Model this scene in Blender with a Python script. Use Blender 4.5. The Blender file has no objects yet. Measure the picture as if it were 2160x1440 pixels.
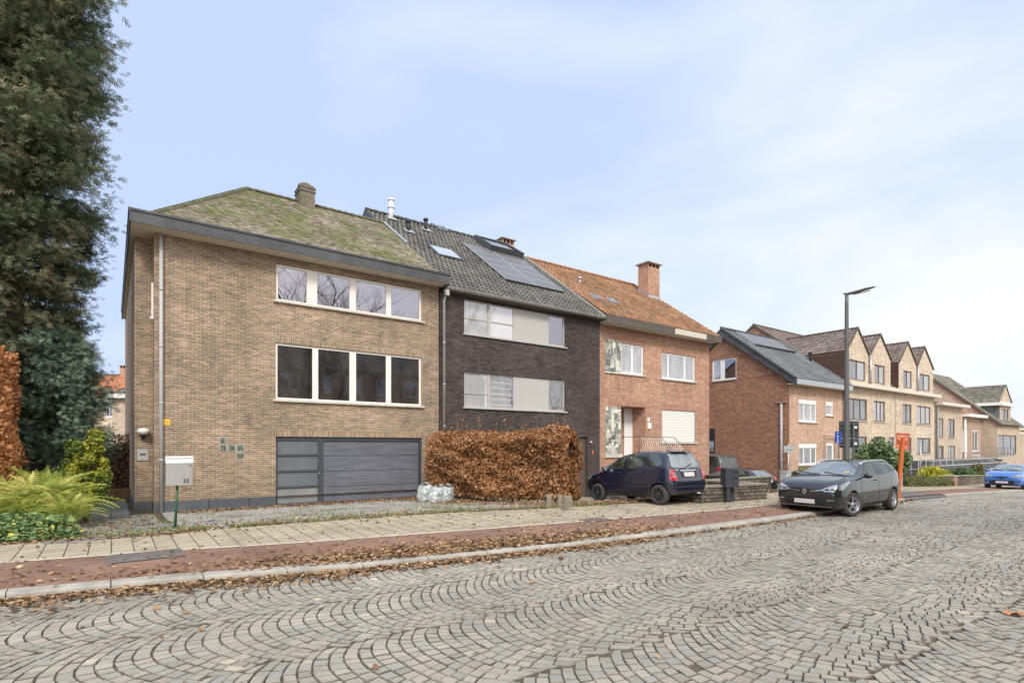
import bpy, bmesh, math, random
import numpy as np
from mathutils import Vector, Matrix, geometry
from mathutils.bvhtree import BVHTree
random.seed(7); rng=np.random.default_rng(11)
R=math.radians
sc=bpy.context.scene; COL=sc.collection
# ---------------------------------------------------------------- frame
# street frame: s runs along the street (to the right and away), n away from the camera across the pavement
ANG=R(36.0); CA,SA=math.cos(ANG),math.sin(ANG)
CAMZ=1.9; F=1163.0; CX=1080.0; HY=940.0
def W(s,n,z=0.0): return Vector((CA*s-SA*n, SA*s+CA*n, z))
def ss(px,n):
    r=(px-CX)/F; return n*(SA+CA*r)/(CA-SA*r)
def nn(px,s):
    r=(px-CX)/F; return s*(CA-SA*r)/(SA+CA*r)
def zz(px,py,n):
    s=ss(px,n); return CAMZ+(HY-py)*(SA*s+CA*n)/F
def zs(px,py,s):
    n=nn(px,s); return CAMZ+(HY-py)*(SA*s+CA*n)/F
def on_roof(px,py,z0,n0,m):
    # camera ray meets the slope z=z0+m*(n-n0): gives s,n
    r=(px-CX)/F; q=(HY-py)/F
    # world dir (r,1,q): s=CA*X+SA*Y ; n=-SA*X+CA*Y
    a=CA*r+SA; b=-SA*r+CA
    t=(z0-m*n0-CAMZ)/(q-m*b)
    return a*t,b*t
# ---------------------------------------------------------------- ground heights
def sm(a,b,x):
    t=np.clip((x-a)/(b-a),0,1); return t*t*(3-2*t)
def zroad(s): 
    return 0.10-0.034*((np.sqrt((s-21)**2+9)+(s-21))/2)
KS=[-14,-6,-1.0,0.6,2.8,6.6,9.8,13.3,18,24,35,60,140]
KN=[11.0,9.6,8.8,8.55,7.95,7.4,7.2,7.05,7.1,7.6,7.9,8.2,8.6]
RN=[13.0,11.6,10.75,10.5,9.95,9.35,8.95,8.55,8.5,8.9,9.4,9.7,10.0]   # red path / pavement seam
PN=[14.6,13.4,12.7,12.45,12.4,12.1,11.3,10.7,10.6,10.9,11.5,11.8,12.2]  # back of pavement
def kn(s): return np.interp(s,KS,KN)
def rn(s): return np.interp(s,KS,RN)
def pn(s): return np.interp(s,KS,PN)
ZHS=[-30,10,12,15,19,26,38,46,60,80,160]
ZHN=[0,0,-.15,-.38,-.48,-.62,-.62,-.75,-1.1,-1.5,-3.5]
def G(s,n):
    s=np.asarray(s,float); n=np.asarray(n,float)
    r=zroad(s); k=kn(s); p=pn(s)
    pave=r+0.075+0.012*(n-k)
    back=np.interp(s,ZHS,ZHN)
    t=sm(0,1,(n-p-0.3)/4.6)
    z=np.where(n<k, r-0.012*np.abs(k-3.4-n)**1.5*0.25, pave*(1-t)+back*t)
    return z
def g(s,n): return float(G(s,n))
def gp(px,py):
    z=0.1
    for _ in range(30):
        Y=(CAMZ-z)*F/(py-HY); X=(px-CX)/F*Y
        s=CA*X+SA*Y; n=-SA*X+CA*Y
        z=0.5*z+0.5*g(s,n)
    return s,n
# ---------------------------------------------------------------- materials
MATS={}
class NB:
    def __init__(s,name):
        s.m=bpy.data.materials.new(name); s.m.use_nodes=True; s.t=s.m.node_tree
        s.t.nodes.clear(); s.o=s.n('ShaderNodeOutputMaterial'); MATS[name]=s.m
    def n(s,ty,**k):
        x=s.t.nodes.new(ty)
        for a,b in k.items(): setattr(x,a,b)
        return x
    def l(s,a,b): s.t.links.new(a,b)
    def put(s,inp,v):
        if isinstance(v,bpy.types.NodeSocket): s.l(v,inp)
        else:
            if inp.type=='RGBA' and len(v)==3: v=(*v,1)
            inp.default_value=v
    def coord(s,kind='UV'): return s.n('ShaderNodeTexCoord').outputs[kind]
    def noise(s,vec,scale,detail=4,rough=.55,dist=0):
        x=s.n('ShaderNodeTexNoise'); s.l(vec,x.inputs['Vector']); x.inputs['Scale'].default_value=scale
        x.inputs['Detail'].default_value=detail; x.inputs['Roughness'].default_value=rough; x.inputs['Distortion'].default_value=dist
        return x.outputs['Fac']
    def vor(s,vec,scale,out='Color',feature='F1'):
        x=s.n('ShaderNodeTexVoronoi',feature=feature); s.l(vec,x.inputs['Vector']); x.inputs['Scale'].default_value=scale
        return x.outputs[out]
    def ramp(s,fac,stops,interp='LINEAR'):
        x=s.n('ShaderNodeValToRGB'); s.l(fac,x.inputs[0]); cr=x.color_ramp; cr.interpolation=interp
        while len(cr.elements)<len(stops): cr.elements.new(0.5)
        for e,(p,c) in zip(cr.elements,stops):
            e.position=p; e.color=(c,c,c,1) if isinstance(c,(int,float)) else (*c,1)
        return x.outputs[0]
    def mix(s,f,a,b,mode='MIX'):
        x=s.n('ShaderNodeMix',data_type='RGBA',blend_type=mode)
        s.put(x.inputs[0],f); s.put(x.inputs[6],a); s.put(x.inputs[7],b); return x.outputs[2]
    def math(s,op,a,b=0.0):
        x=s.n('ShaderNodeMath',operation=op); s.put(x.inputs[0],a); s.put(x.inputs[1],b); return x.outputs[0]
    def mapping(s,vec,scale=(1,1,1),rot=(0,0,0),loc=(0,0,0)):
        x=s.n('ShaderNodeMapping'); s.l(vec,x.inputs[0]); x.inputs['Scale'].default_value=scale
        x.inputs['Rotation'].default_value=rot; x.inputs['Location'].default_value=loc; return x.outputs[0]
    def bump(s,h,st=.3,dist=.01,normal=None):
        x=s.n('ShaderNodeBump'); s.l(h,x.inputs['Height']); x.inputs['Strength'].default_value=st; x.inputs['Distance'].default_value=dist
        if normal is not None: s.l(normal,x.inputs['Normal'])
        return x.outputs[0]
    def attr(s,name='rnd'):
        x=s.n('ShaderNodeAttribute',attribute_name=name); return x.outputs['Fac']
    def bsdf(s,col,rough=.7,metal=0,normal=None,spec=.5,coat=0,**k):
        x=s.n('ShaderNodeBsdfPrincipled'); s.put(x.inputs['Base Color'],col); s.put(x.inputs['Roughness'],rough)
        x.inputs['Metallic'].default_value=metal; x.inputs['Specular IOR Level'].default_value=spec
        x.inputs['Coat Weight'].default_value=coat; x.inputs['Coat Roughness'].default_value=.03
        if normal is not None: s.l(normal,x.inputs['Normal'])
        s.l(x.outputs[0],s.o.inputs[0]); return x
def mul(c,k): return tuple(min(1,x*k) for x in c)
def plain(name,col,rough=.6,metal=0,var=.12,scale=6,bump=.0,bscale=60,spec=.5,coat=0):
    b=NB(name); v=b.coord('Object')
    f=b.noise(v,scale,5,.6); c=b.ramp(f,[(.3,mul(col,1-var)),(.7,mul(col,1+var))])
    nm=None
    if bump: nm=b.bump(b.noise(v,bscale,3),bump,.01)
    r=b.ramp(b.noise(v,scale*2.3,3),[(.3,max(0.02,rough-.06)),(.7,min(1,rough+.08))])
    b.bsdf(c,r,metal,nm,spec,coat); return b.m
def brick(name,c1,c2,mort,bw=.2,bh=.065,ms=.010,bias=0,dirt=(.75,1.1),third=None,bumps=.5,rotate=False,streak=True):
    b=NB(name); v=b.coord('UV')
    if rotate: v=b.mapping(v,rot=(0,0,R(90)))
    x=b.n('ShaderNodeTexBrick'); b.l(v,x.inputs['Vector']); x.inputs['Scale'].default_value=1
    x.inputs['Brick Width'].default_value=bw; x.inputs['Row Height'].default_value=bh
    x.inputs['Mortar Size'].default_value=ms; x.inputs['Mortar Smooth'].default_value=.25; x.inputs['Bias'].default_value=bias
    b.put(x.inputs['Color1'],c1); b.put(x.inputs['Color2'],c2); b.put(x.inputs['Mortar'],mort)
    c=x.outputs['Color']
    # per brick patches of another tone
    cell=b.vor(b.mapping(v,(1/bw,1/bh,1)),1.0)
    sep=b.n('ShaderNodeSeparateColor'); b.l(cell,sep.inputs[0])
    if third:
        k=b.math('MULTIPLY',b.ramp(sep.outputs[0],[(.62,0),(.7,1)]),b.math('SUBTRACT',1.0,x.outputs['Fac']))
        c=b.mix(b.math('MULTIPLY',k,.75),c,third)
    c=b.mix(1.0,c,b.ramp(sep.outputs[1],[(0,.82),(1,1.16)]),'MULTIPLY')
    big=b.noise(b.mapping(v,(.35,.5,1)),1.0,6,.62)
    c=b.mix(1.0,c,b.ramp(big,[(.3,dirt[0]),(.68,dirt[1])]),'MULTIPLY')
    if streak:
        st=b.noise(b.mapping(v,(3.2,.28,1)),1.0,5,.65)
        c=b.mix(1.0,c,b.ramp(st,[(.35,.88),(.6,1.05)]),'MULTIPLY')
    fine=b.noise(v,70,3,.6)
    c=b.mix(1.0,c,b.ramp(fine,[(.25,.8),(.75,1.15)]),'MULTIPLY')
    h=b.math('ADD',b.math('MULTIPLY',x.outputs['Fac'],-1.0),b.math('MULTIPLY',fine,.35))
    b.bsdf(c,.9,0,b.bump(h,bumps,.008),.25); return b.m
def rndmat(name,stops,rough=.7,trans=0,noise=None,spec=.3,bump=0):
    b=NB(name); v=b.coord('Object'); c=b.ramp(b.attr(),stops)
    if noise:
        c=b.mix(1.0,c,b.ramp(b.noise(v,noise[0],4,.6),[(.3,noise[1]),(.7,noise[2])]),'MULTIPLY')
    nm=b.bump(b.noise(v,120,3),bump,.004) if bump else None
    p=b.bsdf(c,rough,0,nm,spec)
    if trans:
        t=b.n('ShaderNodeBsdfTranslucent'); b.l(c,t.inputs[0]); a=b.n('ShaderNodeMixShader'); a.inputs[0].default_value=trans
        b.l(p.outputs[0],a.inputs[1]); b.l(t.outputs[0],a.inputs[2]); b.l(a.outputs[0],b.o.inputs[0])
    return b.m
def glass(name,col,refl=.4,tint=(.9,.9,1.0),var=.3,vs=.6):
    b=NB(name); v=b.coord('Object')
    c=b.ramp(b.noise(b.mapping(v,(1,1,.5)),vs,3),[(.35,mul(col,1-var)),(.65,mul(col,1+var))])
    d=b.n('ShaderNodeBsdfDiffuse'); b.l(c,d.inputs[0])
    gl=b.n('ShaderNodeBsdfGlossy'); gl.inputs['Roughness'].default_value=.012; b.put(gl.inputs[0],tint)
    b.l(b.bump(b.noise(v,1.6,2),.03,.02),gl.inputs['Normal'])
    f=b.n('ShaderNodeLayerWeight'); f.inputs[0].default_value=.25
    k=b.math('ADD',b.math('MULTIPLY',f.outputs['Fresnel'],.6),refl)
    a=b.n('ShaderNodeMixShader'); b.l(k,a.inputs[0]); b.l(d.outputs[0],a.inputs[1]); b.l(gl.outputs[0],a.inputs[2]); b.l(a.outputs[0],b.o.inputs[0]); return b.m
# ---------------------------------------------------------------- meshes
ORG={}
def tag(o,label=None,cat=None,group=None,kind=None):
    if label: o['label']=label
    if cat: o['category']=cat
    if group: o['group']=group
    if kind: o['kind']=kind
    return o
def root(name,s,n,z,label,cat,group=None,rot=0.0):
    o=bpy.data.objects.new(name,None); COL.objects.link(o); o.location=W(s,n,z); o.rotation_euler=(0,0,ANG+rot)
    o.empty_display_size=.2
    ORG[o.name]=(s,n,z) if rot==0 else (0,0,0); tag(o,label,cat,group); return o
def orgof(p):
    while p is not None:
        if p.name in ORG: return ORG[p.name]
        p=p.parent
    return (0,0,0)
def calc_uv(me):
    n=len(me.polygons)
    if n==0: return
    nl=len(me.loops)
    co=np.empty(len(me.vertices)*3,'f'); me.vertices.foreach_get('co',co); co=co.reshape(-1,3)
    vi=np.empty(nl,'i'); me.loops.foreach_get('vertex_index',vi)
    nor=np.empty(n*3,'f'); me.polygons.foreach_get('normal',nor); nor=nor.reshape(-1,3)
    tot=np.empty(n,'i'); me.polygons.foreach_get('loop_total',tot)
    ln=np.repeat(nor,tot,axis=0)
    flat=np.abs(ln[:,2])>.95
    t=np.stack([-ln[:,1],ln[:,0],np.zeros(nl)],1); L=np.linalg.norm(t,axis=1); L[L==0]=1; t/=L[:,None]
    t[flat]=(1,0,0); bt=np.cross(ln,t); bt[flat]=(0,1,0)
    P=co[vi]; uv=np.stack([(P*t).sum(1),(P*bt).sum(1)],1).astype('f')
    lay=me.uv_layers.new(name='UVMap'); lay.data.foreach_set('uv',uv.ravel())
def link(name,me,parent=None,loc=None,rot=None):
    o=bpy.data.objects.new(name,me); COL.objects.link(o)
    if parent is not None: o.parent=parent
    if loc is not None: o.location=loc
    if rot is not None: o.rotation_euler=(0,0,rot)
    return o
class MB:
    def __init__(s): s.v=[]; s.f=[]; s.mi=[]; s.r=[]; s.sm=[]; s.cm=0; s.cr=.5; s.cs=False
    def face(s,idx): s.f.append(idx); s.mi.append(s.cm); s.r.append(s.cr); s.sm.append(s.cs)
    def poly(s,pts):
        b=len(s.v); s.v+= [tuple(p) for p in pts]; s.face(tuple(range(b,b+len(pts))))
    def box(s,x0,x1,y0,y1,z0,z1):
        if x0>x1: x0,x1=x1,x0
        if y0>y1: y0,y1=y1,y0
        if z0>z1: z0,z1=z1,z0
        b=len(s.v); s.v+=[(x,y,z) for z in (z0,z1) for y in (y0,y1) for x in (x0,x1)]
        for q in ((0,2,3,1),(4,5,7,6),(0,1,5,4),(2,6,7,3),(0,4,6,2),(1,3,7,5)): s.face(tuple(b+i for i in q))
        return s
    def prism(s,poly,axis,a,c):
        # extrude a 2D polygon along an axis (0: poly is (y,z); 1: poly is (x,z); 2: poly is (x,y))
        def mk(p,t): return (t,p[0],p[1]) if axis==0 else ((p[0],t,p[1]) if axis==1 else (p[0],p[1],t))
        n=len(poly); b=len(s.v); s.v+=[mk(p,a) for p in poly]+[mk(p,c) for p in poly]
        ar=sum(poly[i][0]*poly[(i+1)%n][1]-poly[(i+1)%n][0]*poly[i][1] for i in range(n))
        flip=(ar>0)^(axis==1)^(c<a)
        A=tuple(range(b,b+n)); B=tuple(range(b+n,b+2*n))
        s.face(A[::-1] if flip else A); s.face(B if flip else B[::-1])
        for i in range(n):
            j=(i+1)%n; q=(b+i,b+j,b+n+j,b+n+i); s.face(q if flip else q[::-1])
        return s
    def tube(s,pts,r,seg=8,cap=True):
        pts=[Vector(p) for p in pts]; rs=r if isinstance(r,(list,tuple)) else [r]*len(pts)
        b=len(s.v); N=len(pts); up=Vector((0,0,1))
        for i,p in enumerate(pts):
            d=(pts[min(i+1,N-1)]-pts[max(i-1,0)]).normalized()
            a=d.cross(up if abs(d.z)<.9 else Vector((1,0,0))).normalized(); c=d.cross(a)
            for k in range(seg):
                t=2*math.pi*k/seg; s.v.append(tuple(p+(a*math.cos(t)+c*math.sin(t))*rs[i]))
        for i in range(N-1):
            for k in range(seg):
                k2=(k+1)%seg; s.face((b+i*seg+k,b+i*seg+k2,b+(i+1)*seg+k2,b+(i+1)*seg+k))
        if cap:
            s.face(tuple(b+k for k in range(seg))[::-1]); s.face(tuple(b+(N-1)*seg+k for k in range(seg)))
        return s
    def lathe(s,prof,c,axis=2,seg=20):
        b=len(s.v); n=len(prof)
        for (r,h) in prof:
            for k in range(seg):
                t=2*math.pi*k/seg; a,d=r*math.cos(t),r*math.sin(t)
                p=(a,d,h) if axis==2 else ((h,a,d) if axis==0 else (a,h,d))
                s.v.append((c[0]+p[0],c[1]+p[1],c[2]+p[2]))
        for i in range(n-1):
            for k in range(seg):
                k2=(k+1)%seg; s.face((b+i*seg+k,b+i*seg+k2,b+(i+1)*seg+k2,b+(i+1)*seg+k))
        return s
    def wall(s,x0,x1,z0,z1,y,holes=(),depth=.12,axis=1,face=-1):
        # wall sheet with real openings and reveals; axis 1: wall lies along x at y; axis 0: lies along n at x=y
        xs=sorted({x0,x1,*[h[0] for h in holes],*[h[1] for h in holes]}); zs_=sorted({z0,z1,*[h[2] for h in holes],*[h[3] for h in holes]})
        def P(a,b,d=0): return (a,y-face*d,b) if axis==1 else (y-face*d,a,b)
        def Q(p): s.poly(p if (axis==1)==(face<0) else p[::-1])
        for i in range(len(xs)-1):
            for j in range(len(zs_)-1):
                mx,mz=(xs[i]+xs[i+1])/2,(zs_[j]+zs_[j+1])/2
                if any(h[0]<mx<h[1] and h[2]<mz<h[3] for h in holes): continue
                Q([P(xs[i],zs_[j]),P(xs[i+1],zs_[j]),P(xs[i+1],zs_[j+1]),P(xs[i],zs_[j+1])])
        for h in holes:
            a,b,c,d=h[:4]
            Q([P(a,c),P(a,d),P(a,d,depth),P(a,c,depth)][::-1]); Q([P(b,c),P(b,d),P(b,d,depth),P(b,c,depth)])
            Q([P(a,d),P(b,d),P(b,d,depth),P(a,d,depth)][::-1]); Q([P(a,c),P(b,c),P(b,c,depth),P(a,c,depth)])
        return s
    def mesh(s,name,mats,off=(0,0,0)):
        me=bpy.data.meshes.new(name)
        v=[(p[0]-off[0],p[1]-off[1],p[2]-off[2]) for p in s.v]
        me.from_pydata(v,[],s.f); me.polygons.foreach_set('material_index',s.mi); me.polygons.foreach_set('use_smooth',s.sm)
        at=me.attributes.new('rnd','FLOAT','FACE'); at.data.foreach_set('value',np.array(s.r,'f'))
        for m in (mats if isinstance(mats,(list,tuple)) else [mats]): me.materials.append(MATS[m] if isinstance(m,str) else m)
        calc_uv(me); me.update(); return me
    def build(s,name,mats,parent=None,label=None):
        o=link(name,s.mesh(name,mats,orgof(parent)),parent)
        if label: o['label']=label
        return o
    def top(s,name,mats,at,label=None,cat=None,group=None,kind=None):
        o=link(name,s.mesh(name,mats,at),None,W(*at),ANG); return tag(o,label,cat,group,kind)
def bevel(o,w=.01,seg=2,ang=40):
    m=o.modifiers.new('Bevel','BEVEL'); m.width=w; m.segments=seg; m.limit_method='ANGLE'; m.angle_limit=R(ang); return o
def bulk(name,V,Fq,rnd,mats,smooth=False,off=(0,0,0),mi=None):
    # mi: material index per template face
    # V (N,k,3) instance verts, Fq (m,4) or (m,3) template faces, rnd (N,)
    N,k,_=V.shape; m,c=Fq.shape
    me=bpy.data.meshes.new(name); co=(V-np.array(off)).reshape(-1,3).astype('f')
    idx=(Fq[None]+ (np.arange(N)*k)[:,None,None]).reshape(-1,c).astype('i')
    me.vertices.add(len(co)); me.vertices.foreach_set('co',co.ravel())
    me.loops.add(idx.size); me.loops.foreach_set('vertex_index',idx.ravel())
    me.polygons.add(len(idx)); me.polygons.foreach_set('loop_start',np.arange(len(idx),dtype='i')*c)
    try: me.polygons.foreach_set('loop_total',np.full(len(idx),c,'i'))
    except Exception: pass
    me.polygons.foreach_set('use_smooth',np.full(len(idx),smooth))
    me.update(calc_edges=True)
    at=me.attributes.new('rnd','FLOAT','FACE'); at.data.foreach_set('value',np.repeat(rnd,m).astype('f'))
    for q in (mats if isinstance(mats,(list,tuple)) else [mats]): me.materials.append(MATS[q])
    if mi is not None: me.polygons.foreach_set('material_index',np.tile(np.array(mi,'i'),N))
    return me
def rots(N,tilt=None,up=None):
    # random rotation matrices (N,3,3); columns are the local axes
    if up is None:
        q=rng.normal(size=(N,4)); q/=np.linalg.norm(q,axis=1)[:,None]; w,x,y,z=q.T
        return np.stack([np.stack([1-2*(y*y+z*z),2*(x*y-z*w),2*(x*z+y*w)],-1),np.stack([2*(x*y+z*w),1-2*(x*x+z*z),2*(y*z-x*w)],-1),np.stack([2*(x*z-y*w),2*(y*z+x*w),1-2*(x*x+y*y)],-1)],1)
    up=up/np.linalg.norm(up,axis=1)[:,None]
    a=rng.normal(size=(N,3)); a-=up*(a*up).sum(1)[:,None]; a/=np.linalg.norm(a,axis=1)[:,None]; b=np.cross(up,a)
    return np.stack([a,b,up],-1)
def frame(fwd,up):
    f=fwd/np.linalg.norm(fwd,axis=1)[:,None]; u=up-f*(up*f).sum(1)[:,None]; u/=np.linalg.norm(u,axis=1)[:,None]
    return np.stack([f,np.cross(u,f),u],-1)
def place(T,M,P,S):
    # template (k,3) -> (N,k,3)
    S=np.asarray(S); S=S[:,None,None] if S.ndim==1 else S
    return np.einsum('nij,nkj->nki',M,T[None]*S)+P[:,None,:]
def tomesh_top(name,me,label,cat,group=None,kind=None,at=(0,0,0)):
    o=link(name,me,None,W(*at),ANG); return tag(o,label,cat,group,kind)
LEAF=np.array([(0,-.5,0),(.32,-.12,.07),(.26,.25,.06),(0,.5,-.02),(-.26,.25,.06),(-.32,-.12,.07),(0,0,-.02)],float)
LEAFF=np.array([(6,0,1),(6,1,2),(6,2,3),(6,3,4),(6,4,5),(6,5,0)])
LEAF4=np.array([(0,-.5,0),(.28,0,.06),(0,.5,-.03),(-.28,0,.06)],float)
LEAF4F=np.array([(0,1,2),(0,2,3)])
# ================================================================ materials
brick('brown_brick',(.375,.255,.165),(.225,.142,.092),(.45,.365,.27),.21,.062,.011,-.1,(.72,1.14),third=(.20,.135,.10))
brick('brown_brick_soldier',(.36,.245,.155),(.22,.14,.09),(.44,.36,.265),.21,.066,.011,0,(.85,1.1),rotate=True)
brick('dark_brick',(.105,.082,.073),(.070,.056,.051),(.066,.056,.052),.26,.055,.008,0,(.8,1.25),third=(.045,.036,.034))
brick('orange_brick',(.50,.245,.150),(.36,.165,.095),(.50,.36,.27),.21,.062,.010,0,(.82,1.12),third=(.50,.30,.20))
brick('orange_brick_soldier',(.44,.21,.13),(.34,.15,.09),(.48,.33,.25),.21,.066,.010,0,(.9,1.08),rotate=True)
brick('rust_brick',(.50,.255,.15),(.36,.17,.10),(.22,.14,.10),.20,.075,.014,0,(.88,1.08),third=(.26,.13,.08),bumps=.8,streak=False)
brick('pink_brick',(.58,.36,.25),(.48,.28,.19),(.60,.46,.35),.20,.065,.010,0,(.88,1.08))
brick('sand_brick',(.72,.57,.42),(.54,.41,.29),(.68,.58,.46),.21,.065,.010,0,(.86,1.08),third=(.42,.29,.20))
brick('dusk_brick',(.58,.45,.33),(.47,.35,.26),(.56,.46,.36),.21,.065,.010,0,(.88,1.08))
brick('rose_brick',(.46,.30,.22),(.36,.22,.16),(.48,.36,.28),.21,.065,.010,0,(.88,1.08))
brick('rubble_stone',(.20,.17,.13),(.12,.10,.08),(.07,.06,.05),.26,.11,.016,0,(.6,1.3),third=(.27,.23,.17),bumps=1)
brick('slat_cladding',(.12,.07,.055),(.10,.058,.045),(.05,.025,.02),3.0,.16,.02,0,(.9,1.1),streak=False)
brick('chimney_brick',(.24,.19,.14),(.16,.12,.09),(.24,.21,.17),.2,.065,.012,0,(.55,1.2),third=(.20,.21,.10))
plain('cream_frame',(.80,.75,.67),.45,var=.04)
plain('white_frame',(.82,.80,.77),.4,var=.04)
plain('grey_frame',(.42,.40,.37),.45,var=.05)
plain('brown_frame',(.11,.075,.055),.5,var=.1)
plain('panel_grey',(.46,.44,.40),.5,var=.03,scale=1)
plain('sill_stone',(.55,.51,.44),.8,var=.12,scale=5,bump=.2)
plain('bluestone',(.085,.09,.10),.6,var=.25,scale=2.5,bump=.2)
plain('zinc',(.46,.47,.48),.45,metal=.5,var=.1,scale=3)
plain('grey_pvc',(.42,.42,.41),.5,var=.06)
plain('gutter_zinc',(.26,.25,.23),.55,metal=.2,var=.15,scale=2)
plain('fascia_dark',(.070,.072,.076),.6,var=.3,scale=2.2)
plain('fascia_brown',(.115,.095,.08),.6,var=.15,scale=2)
plain('fascia_cream',(.62,.56,.46),.6,var=.08)
plain('soffit',(.72,.66,.54),.7,var=.08)
plain('flat_roof',(.09,.09,.09),.9,var=.2)
plain('anthracite',(.10,.108,.125),.42,var=.06,scale=2)
plain('anthracite_dark',(.055,.06,.07),.45,var=.08)
plain('concrete',(.40,.38,.34),.9,var=.15,scale=4,bump=.3)
plain('shutter_white',(.84,.82,.76),.5,var=.03)
plain('door_white',(.80,.80,.79),.35,var=.02)
plain('wood_grey',(.26,.22,.17),.85,var=.25,scale=7,bump=.3)
plain('bark',(.10,.08,.06),.95,var=.35,scale=9,bump=.8,bscale=30)
plain('bare_bark',(.035,.028,.024),.95,var=.3,scale=9)
plain('lamp_pole',(.13,.13,.12),.5,metal=.3,var=.1)
plain('lamp_lens',(.45,.47,.45),.2)
plain('orange_paint',(.60,.15,.035),.45,var=.10,scale=8)
plain('orange_back',(.62,.25,.18),.5,var=.08)
plain('blue_sign',(.03,.12,.55),.35,var=.03)
plain('white_mark',(.85,.85,.85),.5,var=.02)
plain('yellow_sign',(.82,.50,.03),.45,var=.05)
plain('black_mark',(.015,.015,.015),.5,var=.05)
plain('black_plastic',(.022,.022,.024),.55,var=.1)
plain('steel_brushed',(.62,.61,.60),.36,metal=.75,var=.04,scale=20)
plain('green_post',(.012,.09,.035),.4,var=.2)
plain('dark_post',(.038,.042,.050),.5,var=.1)
plain('chrome',(.75,.76,.78),.13,metal=1,var=.02)
plain('rubber',(.022,.021,.020),.85,var=.25,scale=10)
plain('tyre_worn',(.050,.046,.040),.9,var=.3,scale=8)
plain('coping_old',(.25,.225,.165),.95,var=.35,scale=6,bump=.4)
plain('garage_tint',(.135,.15,.16),.25,spec=.7,var=.15,scale=1.2)
plain('alloy',(.46,.46,.47),.3,metal=.8,var=.08)
plain('steel_rim',(.055,.055,.058),.5,metal=.4,var=.2)
plain('navy_paint',(.009,.012,.030),.22,spec=.6,coat=.9,var=.15)
plain('black_paint',(.012,.013,.014),.20,spec=.6,coat=.9,var=.12)
plain('blue_paint',(.045,.16,.50),.25,spec=.5,coat=.8,var=.05)
plain('van_paint',(.075,.078,.075),.3,spec=.5,coat=.5,var=.08)
plain('grey_paint',(.05,.055,.065),.28,spec=.5,coat=.8,var=.08)
plain('red_lens',(.50,.012,.018),.15,coat=.8,var=.15)
plain('clear_lens',(.33,.35,.37),.10,metal=.3,coat=1,var=.45,scale=11)
plain('plate',(.62,.53,.51),.5,var=.12,scale=30)
plain('cabinet_grey',(.42,.43,.42),.6,var=.08)
plain('wall_light',(.72,.72,.64),.12,coat=.5)
plain('mastic_white',(.75,.74,.70),.6,var=.1)
plain('dark_hole',(.012,.011,.010),.9)
plain('tile_ridge_moss',(.135,.125,.075),.95,var=.4,scale=5,bump=.8,bscale=25)
plain('tile_ridge_dark',(.075,.075,.072),.8,var=.25)
plain('tile_ridge_orange',(.34,.17,.085),.85,var=.35,scale=4)
plain('tile_ridge_brown',(.16,.11,.09),.85,var=.2)
plain('wood_garden',(.22,.12,.06),.8,var=.3)
plain('asphalt_drive',(.13,.125,.12),.95,var=.12,scale=3,bump=.4,bscale=90)
plain('big_leaf',(.42,.20,.08),.7,var=.35,scale=25,bump=.5,bscale=40)
plain('inox_bar',(.78,.74,.68),.4,var=.05)
plain('manhole_iron',(.15,.13,.115),.9,var=.3,scale=7,bump=.6,bscale=80)
glass('glass_dark',(.025,.023,.022),.34,(.86,.84,.95),.3)
glass('glass_lower',(.040,.036,.032),.20,(.8,.8,.85),.6,1.2)
glass('glass_curtain',(.36,.355,.345),.22,(.9,.9,.97),.22,2.0)
glass('glass_blind',(.50,.49,.48),.25,(.9,.88,.97),.12,.8)
glass('glass_mid',(.14,.135,.125),.25,(.9,.9,.97),.5,1.6)
glass('glass_block',(.16,.17,.135),.03,(.85,.88,.8),.5,9)
glass('car_glass',(.036,.042,.032),.12,(.9,.95,.97),.8,2.2)
glass('car_glass_rear',(.16,.17,.165),.25,(.9,.95,.97),.4,3)
glass('skylight',(.48,.50,.50),.5,(.95,.97,1),.1)
# solar cells
b=NB('solar_cell'); v=b.coord('UV'); x=b.n('ShaderNodeTexBrick',offset=0.0); b.l(v,x.inputs['Vector'])
x.inputs['Scale'].default_value=1; x.inputs['Brick Width'].default_value=.16; x.inputs['Row Height'].default_value=.16; x.inputs['Mortar Size'].default_value=.004
b.put(x.inputs['Color1'],(.13,.12,.12)); b.put(x.inputs['Color2'],(.14,.13,.13)); b.put(x.inputs['Mortar'],(.20,.19,.19)); b.bsdf(x.outputs[0],.38,0,None,.5)
# garage panels with faint horizontal grain
b=NB('garage_panel'); v=b.coord('UV')
c=b.ramp(b.noise(b.mapping(v,(1.2,14,1)),1.0,5,.6),[(.3,(.100,.106,.124)),(.7,(.165,.170,.192))])
c=b.mix(1.0,c,b.ramp(b.noise(v,1.5,4),[(.3,.85),(.7,1.1)]),'MULTIPLY')
b.bsdf(c,.42,0,b.bump(b.noise(b.mapping(v,(2,60,1)),1.0,3),.15,.01),.5)
b=NB('garage_glass'); v=b.coord('UV')
c=b.ramp(b.noise(v,1.2,5,.6),[(.3,(.16,.175,.18)),(.7,(.28,.29,.275))]); b.bsdf(c,.3,0,None,.6)
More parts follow.
